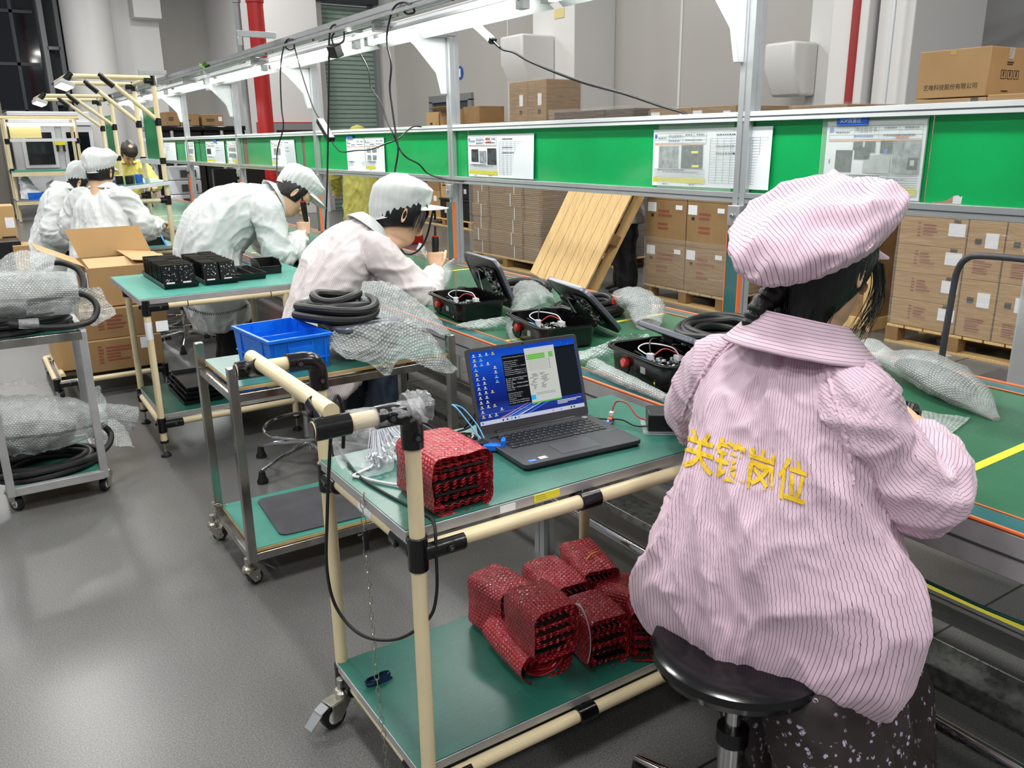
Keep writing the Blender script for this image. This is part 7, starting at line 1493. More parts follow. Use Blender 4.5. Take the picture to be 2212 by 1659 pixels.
# ------------------------------------------------------------------ the pink worker, nearest
st = empty('stool', (1.16, .965, 0), 'round black swivel stool under the worker in pink', 'stool')
MB().mat('black_gloss').lathe([(.02, .478), (.15, .48), (.168, .49), (.175, .506), (.172, .52), (.155, .53), (.08, .526), (.001, .524)], (1.16, .965, 0), 48).build('seat', st)
MB().mat('black_plastic').cyl((1.16, .965, .435), (1.16, .965, .48), .045).build('seat_mount', st)
MB().mat('chrome').cyl((1.16, .965, .25), (1.16, .965, .44), .0175, n=24).build('piston', st); MB().mat('chrome').cyl((1.16, .965, .10), (1.16, .965, .30), .028, n=24).mat('black_plastic').cyl((1.16, .965, .30), (1.16, .965, .335), .033).build('column', st)
for k in range(5):
    a = R(72*k+20); d = V((math.cos(a), math.sin(a), 0)); b_ = V((1.16, .965, 0))
    MB().mat('chrome').tube([b_+V((0, 0, .13)), b_+d*.06+V((0, 0, .125)), b_+d*.27+V((0, 0, .07))], [.018, .02, .013], 12, flat=.8).build('base_leg', st)
    MB().mat('black_rubber').lathe([(.016, .06), (.02, .03), (.028, .012), (.028, 0)], b_+d*.265, 16).build('glide', st)
P1 = empty('person', (1.2, .98, .48), 'worker from behind in pink striped coat and cap with yellow Chinese characters', 'person')
lat = V((-.10, -1, 0)).normalized(); fw = V((1, -.10, 0)).normalized()                     # her right, her front
SR, SL = V((1.318, .882, 1.020)), V((1.365, 1.225, .985)); ER, WR = V((1.412, .792, .868)), at(2005, 952, z=.89); EL, WL = V((1.475, 1.41, .85)), V((1.75, 1.30, .84))
neck = V((1.36, 1.03, 1.105)); hd = Head(V((1.400, 1.043, 1.150)), V((.93, .12, -.34)), V((.30, .06, .95)), 1.0)
HR = at(2004, 947, z=.89); hr_d = at(2000, 882, z=.875)-HR; hr_n = V((-.45, .55, -.72))
hipc = V((1.23, .99, .59)); kn = [V((1.46, .88, .52)), V((1.46, 1.12, .52))]; ft = [V((1.43, .86, .10)), V((1.42, 1.10, .10))]
def coarse(m):
    for l in (Limb([(1.22, .99, .56), (1.235, .99, .68), (1.30, 1.01, .86), (1.34, 1.025, .98), neck], [(.16, .085), (.13, .085), (.145, .085), (.12, .07), (.05, .05)], lat), Limb([neck-V((.03, 0, .05)), neck, hd((0, -.02, -.02))], [.062, .056, .056], lat),
              Limb([SR+V((-.01, .08, -.01)), SR.lerp(ER, .5), ER, ER.lerp(WR, .6), WR], [.055, .043, .036, .034, .027], lat), Limb([SL+V((-.01, -.08, -.01)), SL.lerp(EL, .5), EL, EL.lerp(WL, .6), WL], [.055, .043, .036, .034, .027], lat)): m.loft(l.rings())
    legs(m, hipc, lat, kn, ft)
def fine(m):
    hd.mesh(m); hand(m, HR, hr_d, hr_n, 1, (38, 46, 52, 58), (.45, .80, .05), 12, .98); hand(m, WL, V((.95, -.25, -.15)), V((.1, -.5, -.85)), -1, (35, 40, 45, 50))
skin_body('body', P1, 'skin', coarse, fine); hd.details(P1)
# hair: nape, braid, side locks
hd.hair(P1, z0=-.05, z1=.20, th0=72, off=.014, seed=2, sideburn=False)
m = MB().mat('hair_black'); br = catmull([hd((-.030, -.10, .03)), hd((-.042, -.122, -.01)), hd((-.050, -.128, -.05)), hd((-.052, -.122, -.085))], 10)
m.tube(br, [.024+.004*abs(math.sin(k*.9))-.0004*k for k in range(len(br))], 14); m.build('braid', P1)
rnd = random.Random(6); m = MB().mat('hair_black')
for k in range(46):
    x = .070+rnd.uniform(0, .012); y0 = .045+rnd.uniform(-.015, .035); hd.strand(m, [(x, y0, .135), (x+.010, y0+.012, .09), (x+.010+rnd.uniform(-.004, .004), y0+.010+rnd.uniform(-.01, .012), .05), (x+.002+rnd.uniform(-.01, .01), y0-.002+rnd.uniform(-.02, .015), .0-rnd.uniform(0, .035))], .0013)
for k in range(22):
    a = rnd.uniform(R(110), R(200)); p = hpt(a, -.02, .012); hd.strand(m, [tuple(hpt(a, .02, .014)), tuple(p), (p.x+rnd.uniform(-.01, .012), p.y+rnd.uniform(-.02, .005), -.06-rnd.uniform(0, .03))], .0009)
m.build('loose_strands', P1)
beret('cap', P1, hd, 'pink_cloth', back=-.072, rx=.148, ry=.150, height=.160, z0=.120, tilt=.60, seed=3.3, fold=.019, pleats=34, stripe=(.80, -.50, .33), brim=.068, brim_w=.1, brim_drop=.12, sag=.10, dome=False)
# coat
def hem(p, a, t, kind):
    return p
f1, f2 = V((.37, -.93, 0)), V((.02, -1, 0))
T = Limb([(1.232, 1.0, .475), (1.222, .995, .535), (1.228, .99, .60), (1.240, .99, .68), (1.268, 1.0, .78), (1.305, 1.01, .88), (1.332, 1.02, .97), (1.35, 1.03, 1.045), (1.362, 1.035, 1.095)], [(.235, .10), (.262, .125), (.262, .132), (.245, .138), (.215, .134), (.208, .128), (.212, .118), (.165, .092), (.082, .07)], f2, .21, lats=[f1, f1, f1, f1.lerp(f2, .2), f1.lerp(f2, .5), f1.lerp(f2, .8), f2, f2, f2])
AR = Limb([SR+V((.012, .10, .0)), SR+V((.005, .03, .005)), SR+V((0, -.012, -.015)), SR.lerp(ER, .5)+V((-.012, -.002, -.012)), ER+V((-.005, -.012, -.012)), ER.lerp(WR, .35)+V((.004, -.012, -.006)), ER.lerp(WR, .68)+V((0, -.004, 0)), ER.lerp(WR, .86), ER.lerp(WR, .95)], [(.055, .05), (.068, .066), (.070, .068), (.066, .066), (.066, .066), (.070, .068), (.054, .053), (.045, .044), (.041, .040)], V((0, 0, 1)), .085, 'sleeve')
AL = Limb([SL+V((.0, -.10, .0)), SL+V((.0, -.02, .012)), SL.lerp(EL, .5), EL+V((0, .0, -.01)), EL.lerp(WL, .4), EL.lerp(WL, .8)], [(.055, .05), (.088, .08), (.085, .078), (.078, .075), (.068, .066), (.05, .05)], V((0, 0, 1)), .085, 'sleeve')
def drape(p, a, t, kind):
    if kind == 'torso' and p[2] < .8: p = p+np.array((f1.x, f1.y, 0))*.02*min(1, (.8-p[2])/.15)
    if kind == 'torso':
        k = math.exp(-((p[2]-.66)/.15)**2)*max(0, math.cos(a))**1.3; p = p+np.array((f1.x*.35, f1.y, 0))*(.045*k)
        lo = max(0, 1-t/.16); p = p+np.array((0, 0, .010*math.sin(a*7)+.006*math.sin(a*13+1)-.045*max(0, math.cos(a-.35))**2))*lo
    return p
coat = garment('coat', P1, [T, AR, AL], 'pink_cloth', .007, 5, 1.0, 4, drape=drape)
collar(P1, neck+V((-.005, .0, .0)), lat, fw, .080, .062, 'pink_cloth', 1.85, .13, .35, fall=.95)
# raglan seams and printed characters on the back of the coat
bm = bmesh.new(); bm.from_mesh(coat.data); tree = BVHTree.FromBMesh(bm); bm.free(); base = origin_of(coat)
def onto(p, d, off):
    hit = tree.ray_cast(V(p)-base, V(d)); return (hit[0]+base+(hit[1] if hit[1].dot(V(d)) < 0 else -hit[1])*off) if hit[0] else None
def along_view(px, py, off):
    o = V((0, 0, EYE)); d = (FWD*FPX+RGT*(px-CX)+DWN*(py-CY)).normalized(); hit = tree.ray_cast(o-base, d)
    return hit[0]+base+(hit[1] if hit[1].dot(d) < 0 else -hit[1])*off if hit[0] else None
def seam(pix, name):
    m = MB().mat('pink_cloth'); c = [along_view(p.x, p.y, .001) for p in catmull([(x, y, 0) for x, y in pix], 12)]; c = [p for p in c if p]
    c = [p+V((0, .0022*math.sin(i*1.9), .0022*math.cos(i*2.3))) for i, p in enumerate(c)]; m.tube(c, .0042, 8, flat=.6); o = m.build(name, coat); o.data.attributes.new('stripe', 'FLOAT', 'POINT')
seam([(1772, 752), (1795, 830), (1815, 900), (1830, 970), (1842, 1045)], 'seam'); seam([(1602, 716), (1570, 742), (1540, 772), (1515, 812), (1492, 855), (1474, 900)], 'seam')
m = MB().mat('print_yellow'); m.text('关键岗位', (0, 0, 0), (1, 0, 0), (0, 1, 0), 1, width=1, bold=.018)
bm = bmesh.new(); vs_ = [bm.verts.new(v) for v in m.v]
for f in m.f:
    try: bm.faces.new([vs_[i] for i in f])
    except ValueError: pass
for k in range(1, 96): bmesh.ops.bisect_plane(bm, geom=bm.verts[:]+bm.edges[:]+bm.faces[:], plane_co=(k/96, 0, 0), plane_no=(1, 0, 0))
for k in range(1, 32): bmesh.ops.bisect_plane(bm, geom=bm.verts[:]+bm.edges[:]+bm.faces[:], plane_co=(0, k/32, 0), plane_no=(0, 1, 0))
BL_, BR_, TL_, TR_ = (1476, 1010), (1736, 1096), (1484, 920), (1750, 1002)
bad = []
for v in bm.verts:
    u, w_ = v.co.x, v.co.y; p = [(1-u)*(1-w_)*BL_[i]+u*(1-w_)*BR_[i]+(1-u)*w_*TL_[i]+u*w_*TR_[i] for i in (0, 1)]; q = along_view(p[0], p[1], .0026)
    if q: v.co = q
    else: bad.append(v)
bmesh.ops.delete(bm, geom=bad, context='VERTS')
me = bpy.data.meshes.new('printed_characters'); bm.to_mesh(me); bm.free(); me.materials.append(MT['print_yellow']); pc_ = bpy.data.objects.new('printed_characters', me); C.objects.link(pc_); pc_.parent = coat
me.transform(Matrix.Translation(-base)); pc_['label'] = 'yellow printed characters on the back of the coat'
# skirt and shoes
SK = [Limb([(1.22, .99, .50), (1.32, .985, .53), (1.44, .985, .535), (1.49, .985, .51)], [(.20, .085), (.205, .095), (.205, .10), (.195, .085)], lat, .2, 'leg'), Limb([(1.46, .985, .53), (1.465, .975, .36), (1.455, .965, .2), (1.45, .965, .13)], [(.20, .10), (.235, .13), (.25, .155), (.25, .16)], lat, .2, 'leg'), Limb([(1.27, .85, .50), (1.30, .81, .36), (1.33, .79, .2), (1.34, .79, .13)], [(.09, .13), (.10, .15), (.11, .17), (.11, .17)], V((0, 1, 0)), .1, 'leg')]
garment('skirt', P1, SK, 'floral', .011, 4, 1.2, 9, stripe=False)
m = MB(); shoe(m, (1.46, .86, 0), (1, -.1, 0)); shoe(m, (1.45, 1.10, 0), (1, 0, 0)); m.build('shoes', P1)
# ------------------------------------------------------------------ shared small builders
def swivel_base(x, y, r, label, seat_z=.47, a0=10, seat=True):
    st = empty('stool', (x, y, 0), label, 'stool')
    if seat: MB().mat('black_plastic').lathe([(.02, seat_z-.045), (.15, seat_z-.04), (.165, seat_z-.02), (.155, seat_z), (.001, seat_z-.004)], (x, y, 0), 32).build('seat', st)
    MB().mat('chrome').cyl((x, y, .25), (x, y, seat_z-.04), .016, n=18).build('piston', st); MB().mat('chrome').cyl((x, y, .08), (x, y, .28), .026, n=20).mat('black_plastic').cyl((x, y, .28), (x, y, .31), .03).build('column', st)
    MB().mat('chrome').tube([(x+r*.72*math.cos(a), y+r*.72*math.sin(a), .2) for a in [2*math.pi*k/28 for k in range(28)]], .008, 8, closed=True).build('foot_ring', st) if r > .27 else None
    for k in range(5):
        a = R(72*k+a0); d = V((math.cos(a), math.sin(a), 0)); b_ = V((x, y, 0))
        MB().mat('chrome').tube([b_+V((0, 0, .11)), b_+d*.06+V((0, 0, .11)), b_+d*r*.7+V((0, 0, .085)), b_+d*r+V((0, 0, .06))], [.018, .018, .015, .012], 10, flat=.7).build('base_leg', st)
        MB().mat('black_rubber').lathe([(.014, .055), (.018, .03), (.026, .01), (.026, 0)], b_+d*r, 14).build('glide', st)
    return st
def screwdriver(top, d, label, L_=.135, cord=None):
    """electric screwdriver: grip from `top` going along d, red collar at the top, bit at the bottom"""
    top, d = V(top), V(d).normalized(); e = empty('electric_screwdriver', top, label, 'screwdriver'); s, u = frame(d)
    MB().mat('black_plastic').tube([top, top+d*.03, top+d*.08, top+d*L_, top+d*(L_+.02)], [.017, .0185, .0165, .016, .010], 16).build('grip', e)
    MB().mat('driver_red').cyl(top-d*.007, top+d*.001, .0165, n=18).box(top+d*.05+s*.0175, (.002, .008, .05), s, u, d).build('red_trim', e, bevel=.001)
    MB().mat('black_plastic').tube([top+d*(L_+.015), top+d*(L_+.05)], [.011, .008], 12).mat('chrome').cyl(top+d*(L_+.045), top+d*(L_+.12), .003).build('bit_holder', e)
    MB().mat('black_rubber').tube([top-d*.005, top-d*.03, top-d*.055], [.007, .0055, .0045], 10).build('strain_relief', e); return e
# ------------------------------------------------------------------ woman in white, seated in profile
swivel_base(1.24, 3.70, .29, 'chrome based stool under the woman in the white striped coat', .50, 200)
P2 = empty('person', (1.3, 3.78, .5), 'woman seated in profile in pale striped coat and white cap, holding a screwdriver', 'person')
la2 = V((0, -1, 0)); h2 = Head(V((1.755, 3.76, 1.048)), V((.87, -.12, -.46)), V((.48, .0, .87)), 1.14)
nk2 = V((1.650, 3.78, 1.085)); SR2, SL2 = V((1.60, 3.64, 1.010)), V((1.60, 3.92, 1.010))
ER2, WR2 = V((1.80, 3.56, .800)), V((1.955, 3.70, .872)); EL2, WL2 = V((1.70, 4.00, .80)), V((1.86, 3.86, .835))
SD2 = V((1.985, 3.74, 1.035))
hip2 = V((1.26, 3.76, .56)); kn2 = [V((1.66, 3.66, .52)), V((1.66, 3.90, .52))]; ft2 = [V((1.60, 3.63, .10)), V((1.60, 3.92, .10))]
def c2(m):
    for l in (Limb([(1.26, 3.77, .56), (1.33, 3.77, .72), (1.45, 3.77, .92), (1.57, 3.78, 1.02), nk2], [(.14, .09), (.12, .09), (.13, .09), (.11, .075), (.05, .05)], la2), Limb([nk2-V((.03, 0, .04)), nk2, h2((0, -.02, -.02))], [.056, .053, .053], la2),
              Limb([SR2+V((0, .07, 0)), SR2.lerp(ER2, .5), ER2, ER2.lerp(WR2, .6), WR2], [.05, .04, .035, .032, .026], la2), Limb([SL2+V((0, -.07, 0)), SL2.lerp(EL2, .5), EL2, EL2.lerp(WL2, .6), WL2], [.05, .04, .035, .032, .026], la2)): m.loft(l.rings())
    legs(m, hip2, la2, kn2, ft2, (.08, .06, .045))
def f2_(m):
    h2.mesh(m); hand(m, V((1.962, 3.706, .878)), V((.12, .18, .97)), V((.55, .80, -.20)), -1, (72, 76, 80, 82), (.35, .75, .45), 20, .98); hand(m, WL2, V((.9, -.35, -.2)), V((.1, -.4, -.9)), -1, (30, 38, 45, 50))
skin_body('body', P2, 'skin', c2, f2_); h2.details(P2)
h2.hair(P2, z0=.02, z1=.20, th0=66, off=.012, seed=5)
m = MB().mat('hair_black'); rnd = random.Random(3)
for k in range(70):
    x0 = rnd.uniform(-.075, .075); y0 = .075-.25*x0*x0/.08
    h2.strand(m, [(x0*.9, y0+.008, .185), (x0, y0+.028, .155), (x0*1.03, y0+.026, .125), (x0*1.02+rnd.uniform(-.006, .006), y0+.015+rnd.uniform(0, .008), .095-rnd.uniform(0, .02))], .0022)
for k in range(30):
    for sx in (1, -1): y0 = .045+rnd.uniform(-.02, .03); h2.strand(m, [(sx*.074, y0, .15), (sx*.081, y0+.006, .11), (sx*.078, y0+.006+rnd.uniform(-.008, .008), .075-rnd.uniform(0, .03))], .0018)
m.build('fringe', P2)
beret('cap', P2, h2, 'coat_white', back=-.030, rx=.105, ry=.122, height=.138, z0=.118, tilt=.80, seed=1.2, fold=.007, pleats=30, brim=.085, brim_drop=-.30, sag=.0)
T2 = Limb([(1.375, 3.77, .36), (1.345, 3.77, .46), (1.325, 3.77, .58), (1.355, 3.77, .72), (1.42, 3.775, .86), (1.505, 3.78, .965), (1.60, 3.78, 1.04), (1.655, 3.78, 1.075)], [(.21, .16), (.22, .16), (.205, .150), (.185, .145), (.185, .140), (.18, .125), (.135, .10), (.075, .07)], la2, .19)
A2 = Limb([SR2+V((0, .09, .0)), SR2+V((0, .02, .0)), SR2.lerp(ER2, .5)+V((0, -.008, -.01)), ER2+V((.005, -.01, -.015)), ER2.lerp(WR2, .45)+V((0, -.008, -.012)), ER2.lerp(WR2, .82), ER2.lerp(WR2, .93)], [(.06, .06), (.084, .082), (.080, .078), (.078, .076), (.066, .064), (.046, .046), (.041, .040)], V((1, 0, .4)), .078, 'sleeve')
B2 = Limb([SL2+V((0, -.09, 0)), SL2, SL2.lerp(EL2, .5), EL2, EL2.lerp(WL2, .45), EL2.lerp(WL2, .85)], [(.06, .06), (.08, .078), (.075, .073), (.073, .07), (.06, .058), (.045, .044)], V((1, 0, .4)), .078, 'sleeve')
garment('coat', P2, [T2, A2, B2], 'white_stripe', .0078, 5, .95, 17)
collar(P2, nk2+V((-.005, 0, .0)), la2, V((.80, 0, -.55)), .070, .055, 'coat_white', 1.75, .14, .25, stripe=False, fall=.85)
J2 = [Limb([hip2+V((-.02, sg*.09, 0)), hip2.lerp(k_, .5)+V((0, sg*.05, 0)), k_, k_.lerp(f_, .4), f_+V((0, 0, -.005))], [(.10, .09), (.095, .09), (.085, .082), (.085, .085), (.095, .095)], la2, .09, 'leg') for k_, f_, sg in ((kn2[0], ft2[0], -1), (kn2[1], ft2[1], 1))]
garment('jeans', P2, J2, 'jeans', .009, 4, 1.0, 3, stripe=False)
m = MB(); shoe(m, (1.62, 3.63, 0), (1, -.15, 0)); shoe(m, (1.62, 3.92, 0), (1, .05, 0)); m.build('shoes', P2)
m = MB().mat('band_blue'); dw = (WR2-ER2).normalized(); s_, u_ = frame(dw); cw = WR2-dw*.004
m.loft([[cw+dw*t+s_*(math.cos(a)*r_)+u_*(math.sin(a)*r_*.85) for a in [2*math.pi*k/24 for k in range(24)]] for t, r_ in ((-.008, .030), (-.008, .0325), (.008, .0325), (.008, .030))], caps=False, closed=True); m.build('wristband', P2, label='blue wristband')
screwdriver(SD2, (-.10, -.13, -1), 'black and red electric screwdriver held upright by the woman in white')
# ------------------------------------------------------------------ man bending over the line
P3 = empty('person', (1.25, 5.4, 0), 'man in white coat and cap bending low with a screwdriver at his face', 'person')
la3 = V((.05, -1, 0)).normalized(); h3 = Head(V((1.81, 5.34, 1.177))-V((.82, -.0, .54))*.112, V((.55, -.10, -.82)), V((.82, -.0, .54)), 1.12)
nk3 = V((1.720, 5.38, 1.155)); SR3, SL3 = V((1.590, 5.21, 1.115)), V((1.590, 5.55, 1.115)); ER3, WR3 = V((1.63, 5.14, .845)), V((1.83, 5.24, .925)); EL3, WL3 = V((1.70, 5.62, .86)), V((1.83, 5.40, .80))
kn3 = [V((1.36, 5.32, .48)), V((1.40, 5.50, .48))]; ft3 = [V((1.34, 5.30, .09)), V((1.36, 5.52, .09))]; hip3 = V((1.19, 5.40, .86))
SD3 = at(654, 436, y=5.22); sd3 = (at(668, 515, y=5.25)-SD3).normalized()
def c3(m):
    for l in (Limb([(1.18, 5.4, .82), (1.22, 5.4, .98), (1.36, 5.4, 1.10), (1.55, 5.39, 1.13), nk3], [(.15, .10), (.135, .10), (.15, .10), (.14, .09), (.06, .06)], la3), Limb([nk3-V((.06, 0, -.01)), nk3, h3((0, -.03, -.02))], [.062, .058, .057], la3),
              Limb([SR3+V((0, .08, 0)), SR3.lerp(ER3, .5), ER3, ER3.lerp(WR3, .6), WR3], [.055, .045, .038, .035, .028], V((1, 0, 0))), Limb([SL3+V((0, -.08, 0)), SL3.lerp(EL3, .5), EL3, EL3.lerp(WL3, .6), WL3], [.055, .045, .038, .035, .028], V((1, 0, 0)))): m.loft(l.rings())
    legs(m, hip3, la3, kn3, ft3)
gp3 = SD3+sd3*.075
def f3_(m):
    h3.mesh(m); hd3 = (gp3-WR3); hand(m, WR3, hd3+V((-.02, 0, .01)), V((.25, .85, -.30)), -1, (62, 68, 72, 76), (.2, .95, .25), 10, 1.02)
skin_body('body', P3, 'skin_pale', c3, f3_); h3.details(P3)
h3.hair(P3, z0=.03, z1=.20, th0=72, off=.006, seed=8)
beret('cap', P3, h3, 'coat_white', back=-.020, rx=.100, ry=.118, height=.112, z0=.145, tilt=.60, seed=6.2, fold=.007, pleats=28, brim=.080, brim_drop=.0, sag=.0)
T3 = Limb([(1.31, 5.40, .40), (1.275, 5.40, .55), (1.255, 5.40, .70), (1.255, 5.40, .83), (1.29, 5.40, .94), (1.37, 5.40, 1.02), (1.47, 5.395, 1.08), (1.57, 5.39, 1.12), (1.64, 5.385, 1.14), (1.70, 5.38, 1.15)], [(.215, .165), (.21, .175), (.20, .185), (.19, .185), (.185, .19), (.185, .185), (.185, .165), (.175, .13), (.13, .095), (.078, .072)], la3, .2)
A3 = Limb([SR3+V((0, .10, 0)), SR3+V((0, .02, -.01)), SR3.lerp(ER3, .5), ER3+V((.0, -.006, -.012)), ER3.lerp(WR3, .45)+V((0, -.006, -.010)), ER3.lerp(WR3, .85), ER3.lerp(WR3, .95)], [(.07, .07), (.092, .088), (.086, .082), (.080, .078), (.066, .064), (.050, .049), (.044, .043)], V((1, 0, 0)), .085, 'sleeve')
B3 = Limb([SL3+V((0, -.10, 0)), SL3+V((0, -.02, -.01)), SL3.lerp(EL3, .5), EL3, EL3.lerp(WL3, .45), EL3.lerp(WL3, .92)], [(.07, .07), (.09, .086), (.082, .078), (.076, .074), (.062, .06), (.046, .045)], V((1, 0, 0)), .085, 'sleeve')
garment('coat', P3, [T3, A3, B3], 'coat_white', .0085, 5, 1.1, 27, stripe=False)
collar(P3, nk3+V((-.01, 0, .0)), la3, V((.42, 0, -.9)), .076, .055, 'coat_white', 1.7, .14, .1, stripe=False, fall=.9)
J3 = [Limb([hip3+V((.0, sg*.09, 0)), hip3.lerp(k_, .5)+V((0, sg*.05, 0)), k_, k_.lerp(f_, .4), f_+V((0, 0, -.03))], [(.11, .11), (.105, .10), (.085, .085), (.082, .082), (.085, .085)], la3, .09, 'leg') for k_, f_, sg in ((kn3[0], ft3[0], -1), (kn3[1], ft3[1], 1))]
garment('trousers', P3, J3, 'trouser_black', .01, 4, 1.0, 5, stripe=False)
m = MB(); shoe(m, (1.37, 5.30, 0), (1, -.1, 0), sole='shoe_dark'); shoe(m, (1.40, 5.52, 0), (1, .05, 0), sole='shoe_dark'); m.build('shoes', P3)
m = MB().mat('glove_grey'); hand(m, WL3+V((.0, -.01, -.0)), V((.30, -.95, -.10)), V((.35, .05, -.93)), 1, (22, 26, 30, 34), (.8, .5, .2), 8, 1.1, .2, .0022); bake(m.build('glove', P3, label='grey knitted glove'), .0035, 2)
screwdriver(SD3, sd3, 'black and red electric screwdriver in the bent man\'s hand')
swivel_base(1.33, 6.66, .31, 'chrome based stool behind the bench, left of the bent man', .52, 35)
swivel_base(1.42, 7.1, .30, 'second chrome based stool partly hidden behind the first one', .52, 0)
# ------------------------------------------------------------------ seen from behind at the pipe station
def seated(name_root, label, P0, fwd, mt, cap=True, headpos=None, lookdir=None, seed=0, mask=False, arms=None, hair='hair_black', body_w=1.0, coat=True, hairz=.03, up=None):
    e = empty('person', (P0[0], P0[1], .5), label, 'person'); P0 = V(P0); f = V((fwd[0], fwd[1], 0)).normalized(); l = V((f.y, -f.x, 0)); Z = V((0, 0, 1)); lean = .16
    n_ = P0+f*(lean+.03)+Z*.58; hp = headpos or (n_+f*.05+Z*.045); h = Head(hp, lookdir or (f+Z*-.35), up or (f*.3+Z), 1.1)
    SR_, SL_ = P0+f*lean*.85+l*.19+Z*.50, P0+f*lean*.85-l*.19+Z*.50
    (ER_, WR_), (EL_, WL_) = arms or ((SR_+l*.08+f*.12-Z*.22, SR_+f*.36-Z*.20), (SL_-l*.08+f*.12-Z*.22, SL_+f*.36-Z*.20))
    kn_ = [P0+f*.42+l*.10+Z*.02, P0+f*.42-l*.10+Z*.02]; ft_ = [V((k.x, k.y, .1))-f*.02 for k in kn_]
    def c_(m):
        for q in (Limb([P0+Z*.02, P0+f*.04+Z*.2, P0+f*lean*.7+Z*.42, n_], [(.14, .09), (.12, .08), (.13, .08), (.055, .055)], l), Limb([n_-Z*.04, n_, h((0, -.02, -.02))], [.058, .055, .055], l), Limb([SR_-l*.08, SR_.lerp(ER_, .5), ER_, WR_], [.05, .042, .036, .027], l), Limb([SL_+l*.08, SL_.lerp(EL_, .5), EL_, WL_], [.05, .042, .036, .027], l)): m.loft(q.rings())
        legs(m, P0+Z*.04, l, kn_, ft_)
    def f_(m): h.mesh(m); hand(m, WR_, f-Z*.2, -Z+f*.1, -1 if l.dot(f.cross(Z)) < 0 else 1); hand(m, WL_, f-Z*.2, -Z+f*.1, 1 if l.dot(f.cross(Z)) < 0 else -1)
    skin_body('body', e, 'skin', c_, f_, .0042, .011); h.details(e); h.hair(e, z0=hairz, z1=.205 if cap else .228, th0=70, off=.008, seed=seed, mt=hair)
    if not cap:
        m = MB().mat(hair); m.grid(lambda u, v: h(hpt(2*math.pi*u, .165+.0675*v, .013+.006*noise.noise(V((math.cos(6.283*u)*4, math.sin(6.283*u)*4, v*5))))), 60, 12, True); m.build('hair_top', e, smooth=60)
    if cap: beret('cap', e, h, mt, back=-.02, rx=.110, ry=.118, height=.130, z0=.128, tilt=.50, seed=seed*1.7, fold=.011, pleats=30, brim=.06 , brim_drop=.35, sag=.03)
    T_ = Limb([P0-Z*.16+f*.02, P0-Z*.02, P0+f*.02+Z*.14, P0+f*.07+Z*.28, P0+f*lean*.7+Z*.41, P0+f*lean*.95+Z*.50, n_-f*.005+Z*.0], [(.235*body_w, .17), (.24*body_w, .17), (.215*body_w, .15), (.205*body_w, .135), (.205*body_w, .13), (.16*body_w, .105), (.08, .07)], l, .2)
    Aq = [Limb([S_-l*sg*.10, S_-l*sg*.02, S_.lerp(E_, .5), E_, E_.lerp(W__, .5), E_.lerp(W__, .93)], [(.06, .06), (.088, .084), (.084, .08), (.08, .078), (.066, .064), (.048, .047)], V((0, 0, 1)), .085, 'sleeve') for S_, E_, W__, sg in ((SR_, ER_, WR_, 1), (SL_, EL_, WL_, -1))]
    garment('coat' if coat else 'shirt', e, [T_]+Aq, mt, .0095, 5, 1.1, seed*7, stripe=False); collar(e, n_-V((0, 0, .0))+f*-.002, l, f, .074, .05, mt, 1.6, .14, .2, stripe=False, fall=.8)
    garment('trousers', e, [Limb([P0+l*sg*.09, P0+f*.2+l*sg*.1, k, V((k.x, k.y, .3))-f*.01, V((k.x, k.y, .08))-f*.02], [(.10, .10), (.10, .09), (.08, .08), (.075, .075), (.08, .08)], l, .09, 'leg') for k, sg in ((kn_[0], 1), (kn_[1], -1))], 'trouser_black', .012, 3, .8, seed, stripe=False)
    m = MB(); [shoe(m, (k.x, k.y, 0), f) for k in ft_]; m.build('shoes', e)
    if mask:
        m = MB().mat('mask_black')
        def mf(u, v): th = R(-78)+R(156)*u; z = .005+.062*v; p = hpt(th, z, .006+.018*math.cos(th*1.1)**4*math.sin(math.pi*min(1, .2+v*.75))); return h(p)
        m.grid(mf, 24, 8); mk_ = m.build('face_mask', e, solid=.002); [MB().mat('mask_black').tube([h((sx*.071, .02, .055)), h((sx*.079, -.002, .075)), h((sx*.078, -.018, .10))], .0015, 5).build('mask_loop', mk_) for sx in (-1, 1)]
    return e
seated('P4', 'person in white coat and puffy cap seen from behind at the pipe station', (.865, 7.15, .60), (.62, .78), 'coat_white', seed=2, headpos=V((.952, 7.272, 1.185)), lookdir=V((.60, .72, -.30)),
       arms=((V((1.21, 7.13, .86)), V((1.36, 7.34, .89))), (V((.72, 7.42, .87)), V((.90, 7.62, .85)))), body_w=1.05)
swivel_base(.865, 7.15, .27, 'stool under the person seen from behind in white', .56, 15)
seated('P5', 'woman in white cap and black face mask looking down at the far left', (.62, 8.25, .58), (.97, -.10), 'coat_white', seed=5, headpos=V((.885, 8.2, 1.085)), lookdir=V((.86, -.26, -.50)), mask=True,
       arms=((V((.62, 7.95, .80)), V((.82, 7.93, .72))), (V((.75, 8.5, .80)), V((1.0, 8.4, .76)))))
swivel_base(.62, 8.25, .26, 'stool under the masked woman in white', .54, 40)
seated('P6', 'dark haired person in a yellow shirt looking down behind the tilted shelf', (1.86, 11.9, .72), (.1, -1), 'shirt_yellow', cap=False, seed=7, lookdir=V((.05, -.55, -.84)), hair='hair_brown', coat=False, hairz=.0, body_w=.85)
swivel_base(1.86, 11.9, .26, 'stool under the person in the yellow shirt', .70, 40)
